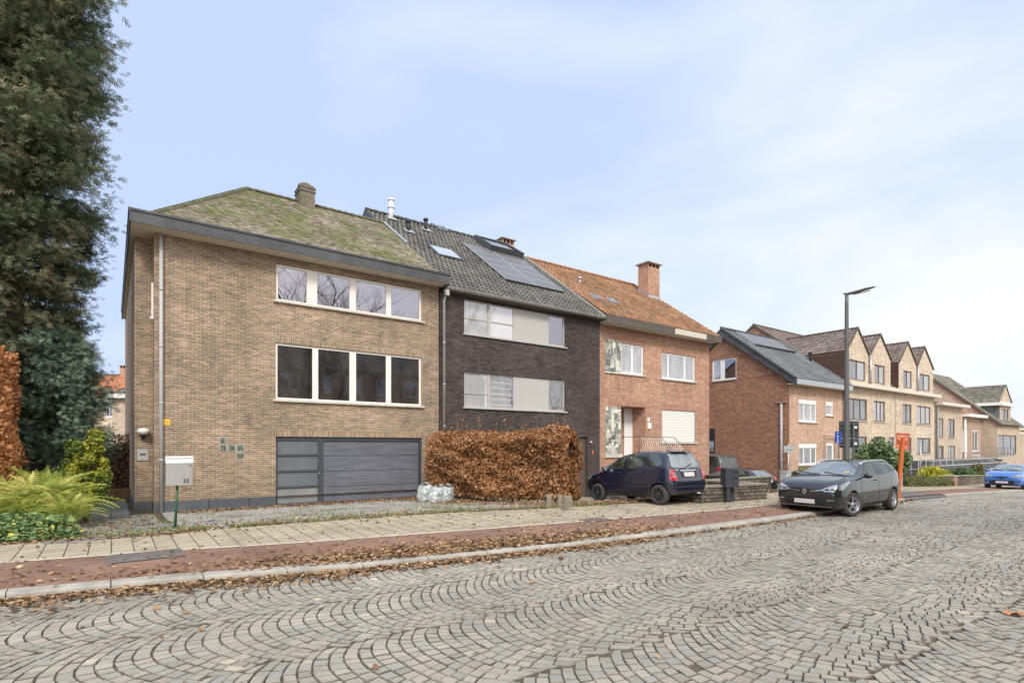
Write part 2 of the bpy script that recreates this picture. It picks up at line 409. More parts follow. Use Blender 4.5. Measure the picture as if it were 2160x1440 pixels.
# roof tiles
def tile_mat(name,stops,moss=None,mosscol=(.13,.15,.03),ms=1.0,mt=(.52,.62),lichen=None):
    b=NB(name); v=b.coord('Object'); c=b.ramp(b.attr(),stops)
    c=b.mix(1.0,c,b.ramp(b.noise(v,9,5,.65),[(.3,.72),(.7,1.2)]),'MULTIPLY')
    c=b.mix(1.0,c,b.ramp(b.noise(v,.5,4,.6),[(.35,.8),(.65,1.12)]),'MULTIPLY')
    if lichen:
        c=b.mix(b.ramp(b.noise(v,26,4,.7),[(.58,0),(.68,.8)]),c,lichen)
    if moss:
        f=b.math('MULTIPLY',b.ramp(b.noise(v,ms,7,.7),[(mt[0],0),(mt[1],1)]),b.ramp(b.noise(v,18,4,.7),[(.35,.2),(.55,1)]))
        mc=b.ramp(b.noise(v,4,5),[(.35,mul(mosscol,.7)),(.7,mul(mosscol,1.6))])
        c=b.mix(b.math('MULTIPLY',f,moss),c,mc)
    b.bsdf(c,.92,0,b.bump(b.noise(v,40,4,.7),.6,.012),.2); return b.m
tile_mat('tile_mossy',[(0,(.20,.165,.12)),(.4,(.30,.26,.19)),(.75,(.40,.355,.275)),(1,(.27,.26,.14))],.9,(.145,.165,.045),.55,(.47,.60),lichen=(.36,.34,.27))
tile_mat('tile_dark',[(0,(.105,.10,.093)),(.5,(.14,.135,.122)),(1,(.175,.168,.145))],.25,(.17,.16,.09),.8,(.50,.62))
tile_mat('tile_orange',[(0,(.21,.11,.062)),(.35,(.33,.165,.09)),(.7,(.40,.215,.12)),(1,(.23,.155,.10))],.6,(.17,.13,.075),.9,(.46,.62),lichen=(.42,.26,.15))
tile_mat('tile_slate',[(0,(.13,.135,.14)),(1,(.19,.195,.20))])
tile_mat('tile_brown',[(0,(.165,.13,.11)),(.6,(.22,.175,.15)),(1,(.27,.22,.19))])
tile_mat('tile_tan',[(0,(.14,.13,.10)),(.6,(.20,.185,.145)),(1,(.25,.23,.18))],.25,(.16,.15,.08),.8,(.5,.6))
tile_mat('tile_red',[(0,(.42,.17,.09)),(1,(.52,.23,.12))])
# ground materials
b=NB('cobble'); v=b.coord('Object')
c=b.ramp(b.attr(),[(0,(.315,.30,.265)),(.18,(.37,.35,.31)),(.38,(.42,.385,.335)),(.55,(.375,.345,.308)),(.72,(.345,.345,.315)),(.86,(.445,.41,.355)),(.96,(.39,.35,.30)),(.99,(.44,.40,.33)),(.997,(.54,.50,.38)),(1,(.56,.52,.40))])
c=b.mix(1.0,c,b.ramp(b.noise(v,95,4,.7),[(.25,.72),(.75,1.22)]),'MULTIPLY')
c=b.mix(1.0,c,b.ramp(b.noise(v,.7,5,.6),[(.3,.80),(.7,1.10)]),'MULTIPLY')
c=b.mix(1.0,c,b.ramp(b.noise(b.mapping(v,(.12,1.1,1),rot=(0,0,0)),1.0,4,.6),[(.35,.88),(.65,1.08)]),'MULTIPLY')
c=b.mix(1.0,c,(1.0,.975,.90),'MULTIPLY')
c=b.mix(b.ramp(b.noise(v,7,6,.7),[(.52,0),(.75,.5)]),c,(.20,.165,.12))
b.bsdf(c,.8,0,b.bump(b.noise(v,60,4,.7),.55,.006),.15)
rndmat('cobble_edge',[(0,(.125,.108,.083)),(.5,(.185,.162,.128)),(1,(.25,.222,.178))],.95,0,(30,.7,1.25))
b=NB('road_joint'); v=b.coord('Object')
c=b.ramp(b.noise(v,30,5,.7),[(.3,(.085,.070,.050)),(.6,(.15,.125,.088)),(.75,(.12,.12,.06))]); b.bsdf(c,.95,0,b.bump(b.noise(v,120,3),.6,.01),.2)
b=NB('yellow_paver'); v=b.coord('UV'); sw=b.mapping(v,rot=(0,0,R(90)))
x=b.n('ShaderNodeTexBrick',offset=.5); b.l(sw,x.inputs['Vector']); x.inputs['Scale'].default_value=1; x.inputs['Brick Width'].default_value=.3; x.inputs['Row Height'].default_value=.3
x.inputs['Mortar Size'].default_value=.010; x.inputs['Mortar Smooth'].default_value=.3
b.put(x.inputs['Color1'],(.50,.42,.295)); b.put(x.inputs['Color2'],(.42,.355,.25)); b.put(x.inputs['Mortar'],(.115,.09,.055))
c=b.mix(1.0,x.outputs[0],b.ramp(b.noise(v,120,3,.7),[(.25,.62),(.75,1.3)]),'MULTIPLY')
c=b.mix(1.0,c,b.ramp(b.noise(v,.9,5,.6),[(.3,.80),(.7,1.1)]),'MULTIPLY')
c=b.mix(b.ramp(b.noise(v,1.3,6,.7),[(.50,0),(.70,.65)]),c,(.23,.20,.125))
b.bsdf(c,.9,0,b.bump(b.math('ADD',b.math('MULTIPLY',x.outputs['Fac'],-1.0),b.math('MULTIPLY',b.noise(v,150,2),.3)),.6,.01),.25)
plain('paver_edge',(.52,.44,.33),.9,var=.2,scale=5,bump=.3)
b=NB('red_asphalt'); v=b.coord('UV')
c=b.ramp(b.noise(v,110,3,.75),[(.3,(.15,.083,.055)),(.5,(.28,.155,.105)),(.68,(.37,.24,.17)),(.8,(.50,.41,.31))])
c=b.mix(1.0,c,b.ramp(b.noise(v,.8,7,.72),[(.3,.62),(.7,1.18)]),'MULTIPLY')
c=b.mix(b.ramp(b.noise(v,2.2,6,.7),[(.5,0),(.72,.65)]),c,(.27,.21,.15))
b.bsdf(c,.92,0,b.bump(b.noise(v,140,3,.7),.6,.008),.25)
plain('kerb_stone',(.36,.33,.28),.9,var=.3,scale=3,bump=.3)
b=NB('gravel'); v=b.coord('UV')
sp=b.n('ShaderNodeSeparateColor'); b.l(b.vor(v,42),sp.inputs[0])
c=b.ramp(sp.outputs[0],[(0,(.17,.155,.135)),(.4,(.36,.34,.31)),(.8,(.52,.495,.455)),(1,(.66,.64,.59))])
c=b.mix(b.ramp(b.noise(v,.9,6,.65),[(.50,0),(.66,.85)]),c,(.19,.165,.105))
gg=b.ramp(b.noise(v,30,4,.7),[(.3,(.10,.125,.035)),(.7,(.22,.23,.08))])
c=b.mix(b.ramp(b.noise(b.mapping(v,loc=(7,3,0)),.8,7,.7),[(.55,0),(.64,.8)]),c,gg)
b.bsdf(c,.95,0,b.bump(b.vor(v,42,'Distance'),.9,.02),.2)
b=NB('soil'); v=b.coord('Object')
c=b.ramp(b.noise(v,1.2,7,.7),[(.3,(.075,.055,.035)),(.5,(.13,.10,.06)),(.7,(.10,.12,.04))]); b.bsdf(c,.95,0,b.bump(b.noise(v,25,5),.8,.03),.15)
b=NB('drive_slab'); v=b.coord('UV'); x=b.n('ShaderNodeTexBrick',offset=.5); b.l(v,x.inputs['Vector']); x.inputs['Scale'].default_value=1
x.inputs['Brick Width'].default_value=.4; x.inputs['Row Height'].default_value=.3; x.inputs['Mortar Size'].default_value=.010
b.put(x.inputs['Color1'],(.36,.32,.235)); b.put(x.inputs['Color2'],(.31,.275,.20)); b.put(x.inputs['Mortar'],(.16,.14,.09))
c=b.mix(1.0,x.outputs[0],b.ramp(b.noise(v,2,6,.7),[(.3,.75),(.7,1.15)]),'MULTIPLY'); c=b.mix(1.0,c,b.ramp(b.noise(v,90,3),[(.3,.8),(.7,1.2)]),'MULTIPLY')
b.bsdf(c,.9,0,b.bump(b.noise(v,80,3),.4,.01),.2)
b=NB('path_slab'); v=b.coord('UV'); x=b.n('ShaderNodeTexBrick',offset=.35); b.l(v,x.inputs['Vector']); x.inputs['Scale'].default_value=1
x.inputs['Brick Width'].default_value=.62; x.inputs['Row Height'].default_value=.38; x.inputs['Mortar Size'].default_value=.014
b.put(x.inputs['Color1'],(.23,.225,.205)); b.put(x.inputs['Color2'],(.32,.31,.275)); b.put(x.inputs['Mortar'],(.055,.055,.035))
c=b.mix(1.0,x.outputs[0],b.ramp(b.noise(v,3,7,.7),[(.3,.6),(.7,1.2)]),'MULTIPLY')
c=b.mix(b.ramp(b.noise(v,1.6,6,.7),[(.53,0),(.68,.6)]),c,(.12,.13,.05))
b.bsdf(c,.75,0,b.bump(b.noise(v,20,4),.3,.01),.3)
# foliage
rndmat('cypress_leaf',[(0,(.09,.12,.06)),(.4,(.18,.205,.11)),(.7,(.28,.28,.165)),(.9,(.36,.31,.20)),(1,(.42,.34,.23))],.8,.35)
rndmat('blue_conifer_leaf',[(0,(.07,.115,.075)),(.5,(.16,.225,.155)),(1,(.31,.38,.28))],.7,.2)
rndmat('beech_leaf',[(0,(.11,.048,.02)),(.3,(.26,.11,.042)),(.6,(.42,.19,.075)),(.85,(.54,.29,.13)),(1,(.66,.43,.23))],.6,.2,noise=(.9,.72,1.2))
rndmat('beech_leaf_bright',[(0,(.26,.10,.035)),(.4,(.50,.20,.075)),(.8,(.66,.33,.14)),(1,(.76,.48,.25))],.6,.25)
rndmat('litter_leaf',[(0,(.10,.055,.03)),(.35,(.24,.135,.07)),(.65,(.35,.21,.11)),(.88,(.45,.30,.165)),(1,(.55,.40,.23))],.85,.1)
rndmat('litter_red',[(0,(.16,.05,.03)),(.5,(.30,.10,.05)),(1,(.42,.20,.09))],.8,.1)
rndmat('golden_leaf',[(0,(.06,.10,.02)),(.45,(.15,.20,.03)),(.7,(.42,.40,.05)),(1,(.66,.52,.06))],.6,.25)
rndmat('fern_leaf',[(0,(.15,.21,.035)),(.4,(.33,.39,.07)),(.75,(.54,.54,.14)),(1,(.70,.62,.20))],.6,.3)
rndmat('ground_leaf',[(0,(.06,.12,.04)),(.5,(.17,.26,.10)),(.85,(.30,.38,.17)),(.95,(.52,.50,.09)),(1,(.60,.55,.10))],.6,.2)
rndmat('laurel_leaf',[(0,(.035,.07,.022)),(.5,(.09,.15,.05)),(.85,(.19,.26,.10)),(1,(.34,.37,.18))],.45,.15)
rndmat('box_leaf',[(0,(.07,.085,.025)),(.5,(.16,.165,.055)),(1,(.29,.26,.12))],.7,.2)
rndmat('brown_hedge_leaf',[(0,(.10,.05,.03)),(.5,(.19,.11,.06)),(1,(.30,.19,.11))],.7,.15)
rndmat('yellow_leaf',[(0,(.20,.22,.03)),(.5,(.48,.46,.05)),(1,(.68,.62,.10))],.6,.25)
rndmat('grass_blade',[(0,(.09,.13,.03)),(.6,(.22,.26,.07)),(1,(.42,.38,.16))],.7,.25)
rndmat('mosaic',[(0,(.12,.125,.11)),(.3,(.24,.245,.22)),(.6,(.42,.42,.37)),(.85,(.66,.64,.55)),(1,(.78,.74,.52))],.35,0,spec=.5)
rndmat('bag_plastic',[(0,(.30,.32,.31)),(.5,(.44,.46,.45)),(1,(.58,.59,.58))],.4,0,(9,.65,1.2),.5)
plain('bag_print',(.10,.22,.13),.5,var=.2)
plain('twig',(.20,.13,.085),.9,var=.3,scale=12)
plain('hedge_core',(.05,.030,.018),1,var=.3)
# ================================================================ ground
def sheet(name,fa,fb,smin,smax,ds,nu,mat,dz=0.0,zf=G,kind='structure',label=None,cat=None,lip=None,smooth=True):
    S=np.arange(smin,smax+1e-6,ds); mb=MB(); mb.cs=smooth
    for s in S:
        a,b_=float(fa(s)),float(fb(s))
        for k in range(nu+1):
            n=a+(b_-a)*k/nu; mb.v.append((s,n,float(zf(s,n))+dz))
    w=nu+1
    for i in range(len(S)-1):
        for k in range(nu):
            a=i*w+k; mb.face((a,a+w,a+w+1,a+1))
    me=mb.mesh(name,mat); uv=me.uv_layers[0]
    vi=np.empty(len(me.loops),'i'); me.loops.foreach_get('vertex_index',vi)
    arr=np.array([(p[0],p[1]) for p in mb.v],'f')[vi]; uv.data.foreach_set('uv',arr.ravel())
    o=link(name,me,None,None,ANG); return tag(o,label,cat,None,kind)
C_=lambda v:(lambda s:v)
# one terrain sheet out to the horizon
def Gter(s,n):
    z=G(s,n); low=np.where(n<pn(s)+.15,-.22,-.012); return z+low
def terrain():
    S=np.concatenate([[-400,-150,-60],np.arange(-30,90,1.2),[100,120,160,220,320,520,900]]); Nn=np.concatenate([[-600,-200,-80,-30,-12,-6],np.arange(-3,22,.9),[24,28,36,50,80,130,220,400,900]])
    mb=MB(); mb.cs=True
    for s in S:
        for n in Nn: mb.v.append((s,n,float(Gter(min(max(s,-30),140),n))-(.02*max(0,s-140) if s>140 else 0)))
    w=len(Nn)
    for i in range(len(S)-1):
        for k in range(w-1):
            a=i*w+k; mb.face((a,a+w,a+w+1,a+1))
    tag(link('ground',mb.mesh('ground','soil'),None,None,ANG),kind='structure')
terrain()
sheet('road',C_(-9),lambda s:kn(s)-.004,-25,140,.5,30,'road_joint',-.02)
sheet('red_cycle_path',lambda s:kn(s)+.13,rn,-25,140,.35,5,'red_asphalt',.004)
sheet('pavement_edging',rn,lambda s:rn(s)+.14,-25,140,.3,1,'paver_edge',.010)
sheet('pavement',lambda s:rn(s)+.14,pn,-25,140,.35,6,'yellow_paver',.006)
sheet('gravel_drive',lambda s:pn(s)+.0,C_(18.62),1.15,9.6,.3,18,'gravel',.0)
sheet('parking_area',lambda s:pn(s)+.0,C_(18.62),9.6,17.7,.3,18,'drive_slab',.0)
sheet('rear_driveway',C_(13.6),C_(40),17.7,36.2,.5,24,'asphalt_drive',.002)
sheet('asphalt_crossing',lambda s:kn(s)-.1,lambda s:pn(s)+.2,22.2,27.2,.3,8,'asphalt_drive',.016)
# slab path at the side of the house
def pathpoly():
    mb=MB(); mb.cs=True
    S=np.linspace(0,1,40)
    for t in S:
        n=12.3+t*15; a=-.95-0.035*(n-12.3)*1.0; b_=(.95 if n<18.4 else .42) if n>14.5 else 1.15
        for k in range(5):
            s=a+(b_-a)*k/4; mb.v.append((s,n,g(s,n)+.012))
    for i in range(39):
        for k in range(4):
            q=i*5+k; mb.face((q,q+1,q+6,q+5))
    tag(link('slab_path',mb.mesh('slab_path','path_slab'),None,None,ANG),kind='structure')
pathpoly()
# kerb: stone lengths with joints, gently rounded
def kerb():
    mb=MB(); s=-24.0
    while s<110:
        L=1.0 if s<40 else 3.0; e=s+L-.012
        if not (22.1<s+L/2<27.3):
            st=np.linspace(s,e,4)
            prof=[(-.075,-.03),(-.066,.040),(-.048,.062),(-.02,.072),(.13,.078)]
            b0=len(mb.v); mb.cr=random.random()
            for q in st:
                zr=float(zroad(q))-.0; k=float(kn(q))
                for (dn,h) in prof: mb.v.append((q,k+dn,zr+h+.008))
            for i in range(3):
                for k in range(4):
                    a=b0+i*5+k; mb.face((a,a+5,a+6,a+1))
            mb.face(tuple(b0+k for k in range(5))); mb.face(tuple(b0+15+k for k in range(5))[::-1])
        s+=L
    o=link('kerb',mb.mesh('kerb','kerb_stone'),None,None,ANG); tag(o,kind='structure')
kerb()
# cobbles: segmental arcs, each stone modelled
def cobbles():
    Wd=1.5; th=R(47); Rr=Wd/2/math.sin(th); J=13; dr=.128
    out=[];cols=[]; EB={b:np.random.default_rng(900+b).normal(0,.017,3000).clip(-.035,.035) for b in range(-4,8)}
    s0=-4.0; s1=80.0
    K=int((s1-s0)/dr)
    for lane in range(-3,6):
        nc=4.1+lane*1.5; lane_off=0.0
        ks=np.arange(K)[:,None]; off=rng.random((K,1))
        bd=np.linspace(-1,1,J+1)[None]+0*off; bd=np.repeat(bd,1,0)+(off-.5)*1.5/J+rng.normal(0,.013,(K,J+1)); wob=lambda e,sg: np.arcsin(np.clip((Wd/2+sg*e)/Rr,-.95,.95))/th
        bd[:,0]=-wob(EB[lane][:K],-1); bd[:,-1]=wob(EB[lane+1][:K],1)
        t0=bd[:,:-1]*th; t1=bd[:,1:]*th
        ok=(t1-t0)>.1*2*th/J
        sk=s0+lane_off+ks*dr+rng.normal(0,.006,(K,1))
        def P(t,row): return np.stack([row+Rr*(1-np.cos(t)), nc+Rr*np.sin(t)],-1)
        r0=sk; r1=np.concatenate([sk[1:],sk[-1:]+dr],0)
        def sh(t): return np.where(np.abs(t)>th*.999,t,np.arcsin(np.sin(t)*(1-dr*np.cos(t)/Rr*.9)))
        q=np.stack([P(t0,r0+0*t0),P(t1,r0+0*t1),P(sh(t1),r1+0*t1),P(sh(t0),r1+0*t0)],2) # K,J+1,4,2 
        q=q[ok]; out.append(q)
    q=np.concatenate(out)
    c=q.mean(1)
    # slow wander of the courses
    def warp(p): 
        s=p[...,0]; n=p[...,1]
        return np.stack([s+.05*np.sin(n*1.9+s*.35)+.03*np.sin(n*4.1-s*1.3), n+.07*np.sin(s*.55)+.03*np.sin(s*1.7+n)],-1)
    q=warp(q); c=q.mean(1)
    X=CA*c[:,0]-SA*c[:,1]; Y=SA*c[:,0]+CA*c[:,1]
    keep=(c[:,1]<kn(c[:,0])-.085)&(Y>2.2)&(np.abs(X)<1.25*Y+1.5)&(c[:,1]>-6)
    q=q[keep]; c=c[keep]; N=len(q)
    d=q-c[:,None]; ln=np.linalg.norm(d,axis=2,keepdims=True)
    joint=.0030+rng.random((N,1,1))*.0026
    j2=rng.normal(0,.0035,q.shape)
    def inset(q,w):
        e=np.roll(q,-1,1)-q; L=np.linalg.norm(e,axis=2,keepdims=True); e=e/np.maximum(L,1e-6); nin=np.stack([-e[...,1],e[...,0]],-1)
        sgn=np.sign(((c[:,None]-q)*nin).sum(2,keepdims=True)); nin=nin*sgn
        n0=nin; n1=np.roll(nin,1,1); m=n0+n1; m/=np.maximum((m*n0).sum(2,keepdims=True),.35); return q+m*w
    outer=inset(q,joint)+j2*.7; inner=inset(q,joint+.0062)+j2
    zt=G(c[:,0],c[:,1])+rng.normal(0,.0022,N)
    zt-=np.where(rng.random(N)<.012,rng.random(N)*.012,0)+.012*np.clip(np.sin(c[:,0]*.9+1)*np.sin(c[:,1]*1.3+.5),0,1)*.8; tilt=rng.normal(0,.026,(N,1,2))
    V=np.zeros((N,13,3)); 
    def setz(idx,p,h): 
        V[:,idx,:2]=p; V[:,idx,2]=zt[:,None]+h+(tilt*(p-c[:,None])).sum(2)
    setz(slice(0,4),outer,-.024); setz(slice(4,8),outer,-.0055); setz(slice(8,12),inner,.001)
    V[:,12,:2]=c; V[:,12,2]=zt+.004
    Fq=np.array([(0,1,5,4),(1,2,6,5),(2,3,7,6),(3,0,4,7),(4,5,9,8),(5,6,10,9),(6,7,11,10),(7,4,8,11)])
    Ft=[]
    me=bulk('cobblestones',V,Fq,rng.random(N),'cobble',False)
    # top as fan: add through a second mesh joined by numpy would cost time, so tops are quads on the inner ring
    me2=bulk('cobble_tops',V[:,8:12],np.array([(0,1,2,3)]),rng.random(N),'cobble',False)
    return V,N
def cobble_mesh():
    V,N=cobbles()
    bpy.data.meshes.remove(bpy.data.meshes['cobblestones']); bpy.data.meshes.remove(bpy.data.meshes['cobble_tops'])
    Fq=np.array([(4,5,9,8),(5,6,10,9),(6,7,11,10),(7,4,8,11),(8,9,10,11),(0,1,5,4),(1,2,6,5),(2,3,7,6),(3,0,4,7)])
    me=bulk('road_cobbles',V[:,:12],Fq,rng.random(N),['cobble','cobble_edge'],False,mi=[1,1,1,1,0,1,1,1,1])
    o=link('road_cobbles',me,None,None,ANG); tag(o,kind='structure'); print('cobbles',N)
cobble_mesh()
# manhole covers in the path
def cover(px0,px1,py0,py1,name,label):
    a=gp(px0,py1); c=gp(px1,py1); d=gp(px1,py0); e=gp(px0,py0)
    s0=(a[0]+e[0])/2; s1=(c[0]+d[0])/2; n0=(a[1]+c[1])/2; n1=(d[1]+e[1])/2
    mb=MB(); 
    P=lambda s,n,h:(s,n,g(s,n)+h)
    mb.poly([P(s0,n0,.011),P(s1,n0,.011),P(s1,n1,.011),P(s0,n1,.011)])
    for (u0,u1,w0,w1) in ((s0-.03,s1+.03,n0-.03,n0),(s0-.03,s1+.03,n1,n1+.03),(s0-.03,s0,n0,n1),(s1,s1+.03,n0,n1)):
        mb.poly([P(u0,w0,.015),P(u1,w0,.015),P(u1,w1,.015),P(u0,w1,.015)])
    tag(link(name,mb.mesh(name,'manhole_iron'),None,None,ANG),label,'manhole cover')
def cover2(s0,s1,n0,n1,name,label):
    mb=MB(); P=lambda s,n,h:(s,n,g(s,n)+h)
    mb.poly([P(s0,n0,.012),P(s1,n0,.012),P(s1,n1,.012),P(s0,n1,.012)])
    for (u0,u1,w0,w1) in ((s0-.03,s1+.03,n0-.03,n0),(s0-.03,s1+.03,n1,n1+.03),(s0-.03,s0,n0,n1),(s1,s1+.03,n0,n1)):
        mb.poly([P(u0,w0,.016),P(u1,w0,.016),P(u1,w1,.016),P(u0,w1,.016)])
    tag(link(name,mb.mesh(name,'manhole_iron'),None,None,ANG),label,'manhole cover')
a=gp(218,1190); c=gp(400,1180)
cover2(a[0]+.05,c[0]-.05,a[1]-.02,a[1]+.62,'manhole_cover','large brown rectangular cover plate in the red cycle path')
a=gp(1262,1098); cover2(a[0]-.3,a[0]+.35,a[1]-.1,a[1]+.35,'manhole_cover','small grey cover plate in the yellow pavement before the navy car')
# ================================================================ building helpers
def tiles(name,parent,mat,org,U,V,ulim,vlen,tw,th,amp=.03,lip=.022,k=4,stagger=False,jit=.003,profile='pan',label=None):
    # roof covering tile by tile on the plane through org with axes U (along the eave) and V (up the slope)
    U=Vector(U).normalized(); V=Vector(V).normalized(); Nn=U.cross(V)
    mb=MB(); rows=int(math.ceil(vlen/th)); o=Vector(org)
    for j in range(rows):
        v0=j*th; v1=min(vlen,v0+th*1.02); L0,R0=ulim(v0); L1,R1=ulim(v1)
        if R0-L0<.03: continue
        off=(tw/2 if (stagger and j%2) else 0)
        i0=int(math.floor((min(L0,L1)-off)/tw))-1; i1=int(math.ceil((max(R0,R1)-off)/tw))+1
        for i in range(i0,i1):
            a=i*tw+off; c=a+tw
            if c<=min(L0,L1)+.01 or a>=max(R0,R1)-.01: continue
            mb.cr=random.random(); b0=len(mb.v); dz=random.gauss(0,jit)
            for q in range(k+1):
                f=q/k; u=a+tw*f
                if profile=='pan': h=amp*(.5-.5*math.cos(2*math.pi*f))**1.3
                elif profile=='double': h=amp*abs(math.sin(2*math.pi*f))
                else: h=0
                u0=min(max(u,L0),R0); u1=min(max(u,L1),R1)
                p0=o+U*u0+V*v0+Nn*(h+lip+dz); p1=o+U*u1+V*v1+Nn*(h+dz*.5); p2=o+U*u0+V*v0+Nn*(h*.6-.004)
                mb.v+=[tuple(p0),tuple(p1),tuple(p2)]
            for q in range(k):
                e=b0+q*3; mb.face((e,e+3,e+4,e+1)); mb.face((e+2,e+5,e+3,e))
    # deck below, so nothing shows through
    b_=mb; b_.cr=.5
    ob=mb.build(name,mat,parent,label); return ob
def ridge(name,parent,mat,p0,p1,r=.11,L=.38):
    p0=Vector(p0);p1=Vector(p1); n=max(1,int((p1-p0).length/L)); mb=MB(); d=(p1-p0).normalized(); side=d.cross(Vector((0,0,1))).normalized(); up=side.cross(d)
    for i in range(n):
        a=p0+(p1-p0)*(i/n); c=p0+(p1-p0)*((i+1.08)/n); b0=len(mb.v); mb.cr=random.random()
        for k in range(7):
            t=math.pi*k/6
            for (q,rr,hh) in ((a,r*1.1,.012),(c,r*.93,0)):
                mb.v.append(tuple(q+side*math.cos(t)*rr+up*(math.sin(t)*rr+hh-.05)))
        for k in range(6): e=b0+k*2; mb.face((e,e+1,e+3,e+2))
        mb.face(tuple(b0+2*k for k in range(7)))
    return mb.build(name,mat,parent)
def window(parent,x0,x1,z0,z1,y,frame='cream_frame',gl='glass_dark',cuts=(),fw=.055,mw=.07,dep=.07,face=-1,axis=1,sill=None,sillmat='sill_stone',hcuts=(),gl_list=None,sill_out=.06):
    # cuts: positions of upright bars (x or (x,width)); y: plane of the wall; the frame sits back in the reveal
    mb=MB(); yf=y+(-face)*.075
    def B(m,a,b_,c,d,e0,e1):
        if axis==1: m.box(a,b_,e0,e1,c,d)
        else: m.box(e0,e1,a,b_,c,d)
    e0,e1=sorted((yf,yf+(-face)*dep))
    B(mb,x0,x1,z0,z0+fw,e0,e1); B(mb,x0,x1,z1-fw,z1,e0,e1); B(mb,x0,x0+fw,z0+fw,z1-fw,e0,e1); B(mb,x1-fw,x1,z0+fw,z1-fw,e0,e1)
    bars=[]
    for c in cuts:
        cx,w=(c if isinstance(c,tuple) else (c,mw)); bars.append((cx-w/2,cx+w/2)); B(mb,cx-w/2,cx+w/2,z0+fw,z1-fw,e0,e1)
    for h in hcuts:
        B(mb,x0+fw,x1-fw,h-.02,h+.02,e0+.004,e1-.004)
    f=mb.build('window',frame,parent)
    edges=[x0+fw]+[q for bb in sorted(bars) for q in bb]+[x1-fw]
    for i in range(0,len(edges),2):
        a,b_=edges[i],edges[i+1]
        if b_-a<.03: continue
        m2=MB(); g0,g1=sorted((yf+(-face)*.03,yf+(-face)*.045))
        # inner sash lip
        B(m2,a,b_,z0+fw,z1-fw,g0,g1)
        m2.build('pane',(gl_list[i//2] if gl_list else gl),f)
    if sill:
        m3=MB(); s0,s1=sorted((y+face*sill_out,yf)); B(m3,x0-sill,x1+sill,z0-.06,z0,s0,s1); m3.build('window_sill',sillmat,f)
    return f
def pipe(parent,pts,r,mat='grey_pvc',name='downpipe',rings=True):
    mb=MB(); mb.cs=True; mb.tube(pts,r,10)
    if rings:
        for a,b_ in zip(pts[:-1],pts[1:]):
            a=Vector(a);b_=Vector(b_); n=int((b_-a).length/1.9)
            for i in range(1,n+1):
                q=a+(b_-a)*(i/(n+1)); d=(b_-a).normalized(); mb.tube([q-d*.03,q+d*.03],r*1.22,10)
    return mb.build(name,mat,parent)
def band(parent,x0,x1,z0,z1,y,mat,name='soldier_course',face=-1,out=.004,axis=1):
    mb=MB()
    if axis==1: mb.box(x0,x1,y+face*out,y+.02,z0,z1)
    return mb.build(name,mat,parent)
def chimney(parent,x0,x1,y0,y1,z0,z1,mat,cap='concrete',name='chimney',over=.08,pots=True):
    mb=MB(); mb.box(x0,x1,y0,y1,z0,z1-.30); 
    f=mb.build(name,[mat],parent)
    m=MB(); 
    w=(x1-x0)
    if pots:
        for i in range(4):
            q=x0+w*i/3-(.06 if i==3 else 0)-(.03 if 0<i<3 else 0); m.box(q,q+.07,y0+.01,y1-.01,z1-.30,z1-.08)
        m2=MB(); m2.box(x0+.08,x1-.08,y0+.12,y1-.12,z1-.30,z1-.10); m2.build('flue','dark_hole',f)
        m.build('chimney_top',mat,f)
    else:
        m.box(x0+.0,x1-.0,y0,y1,z1-.30,z1-.08); m.build('chimney_top',mat,f)
    c=MB(); c.box(x0-over,x1+over,y0-over,y1+over,z1-.08,z1); bevel(c.build('chimney_cap',cap,f),.015)
    return f
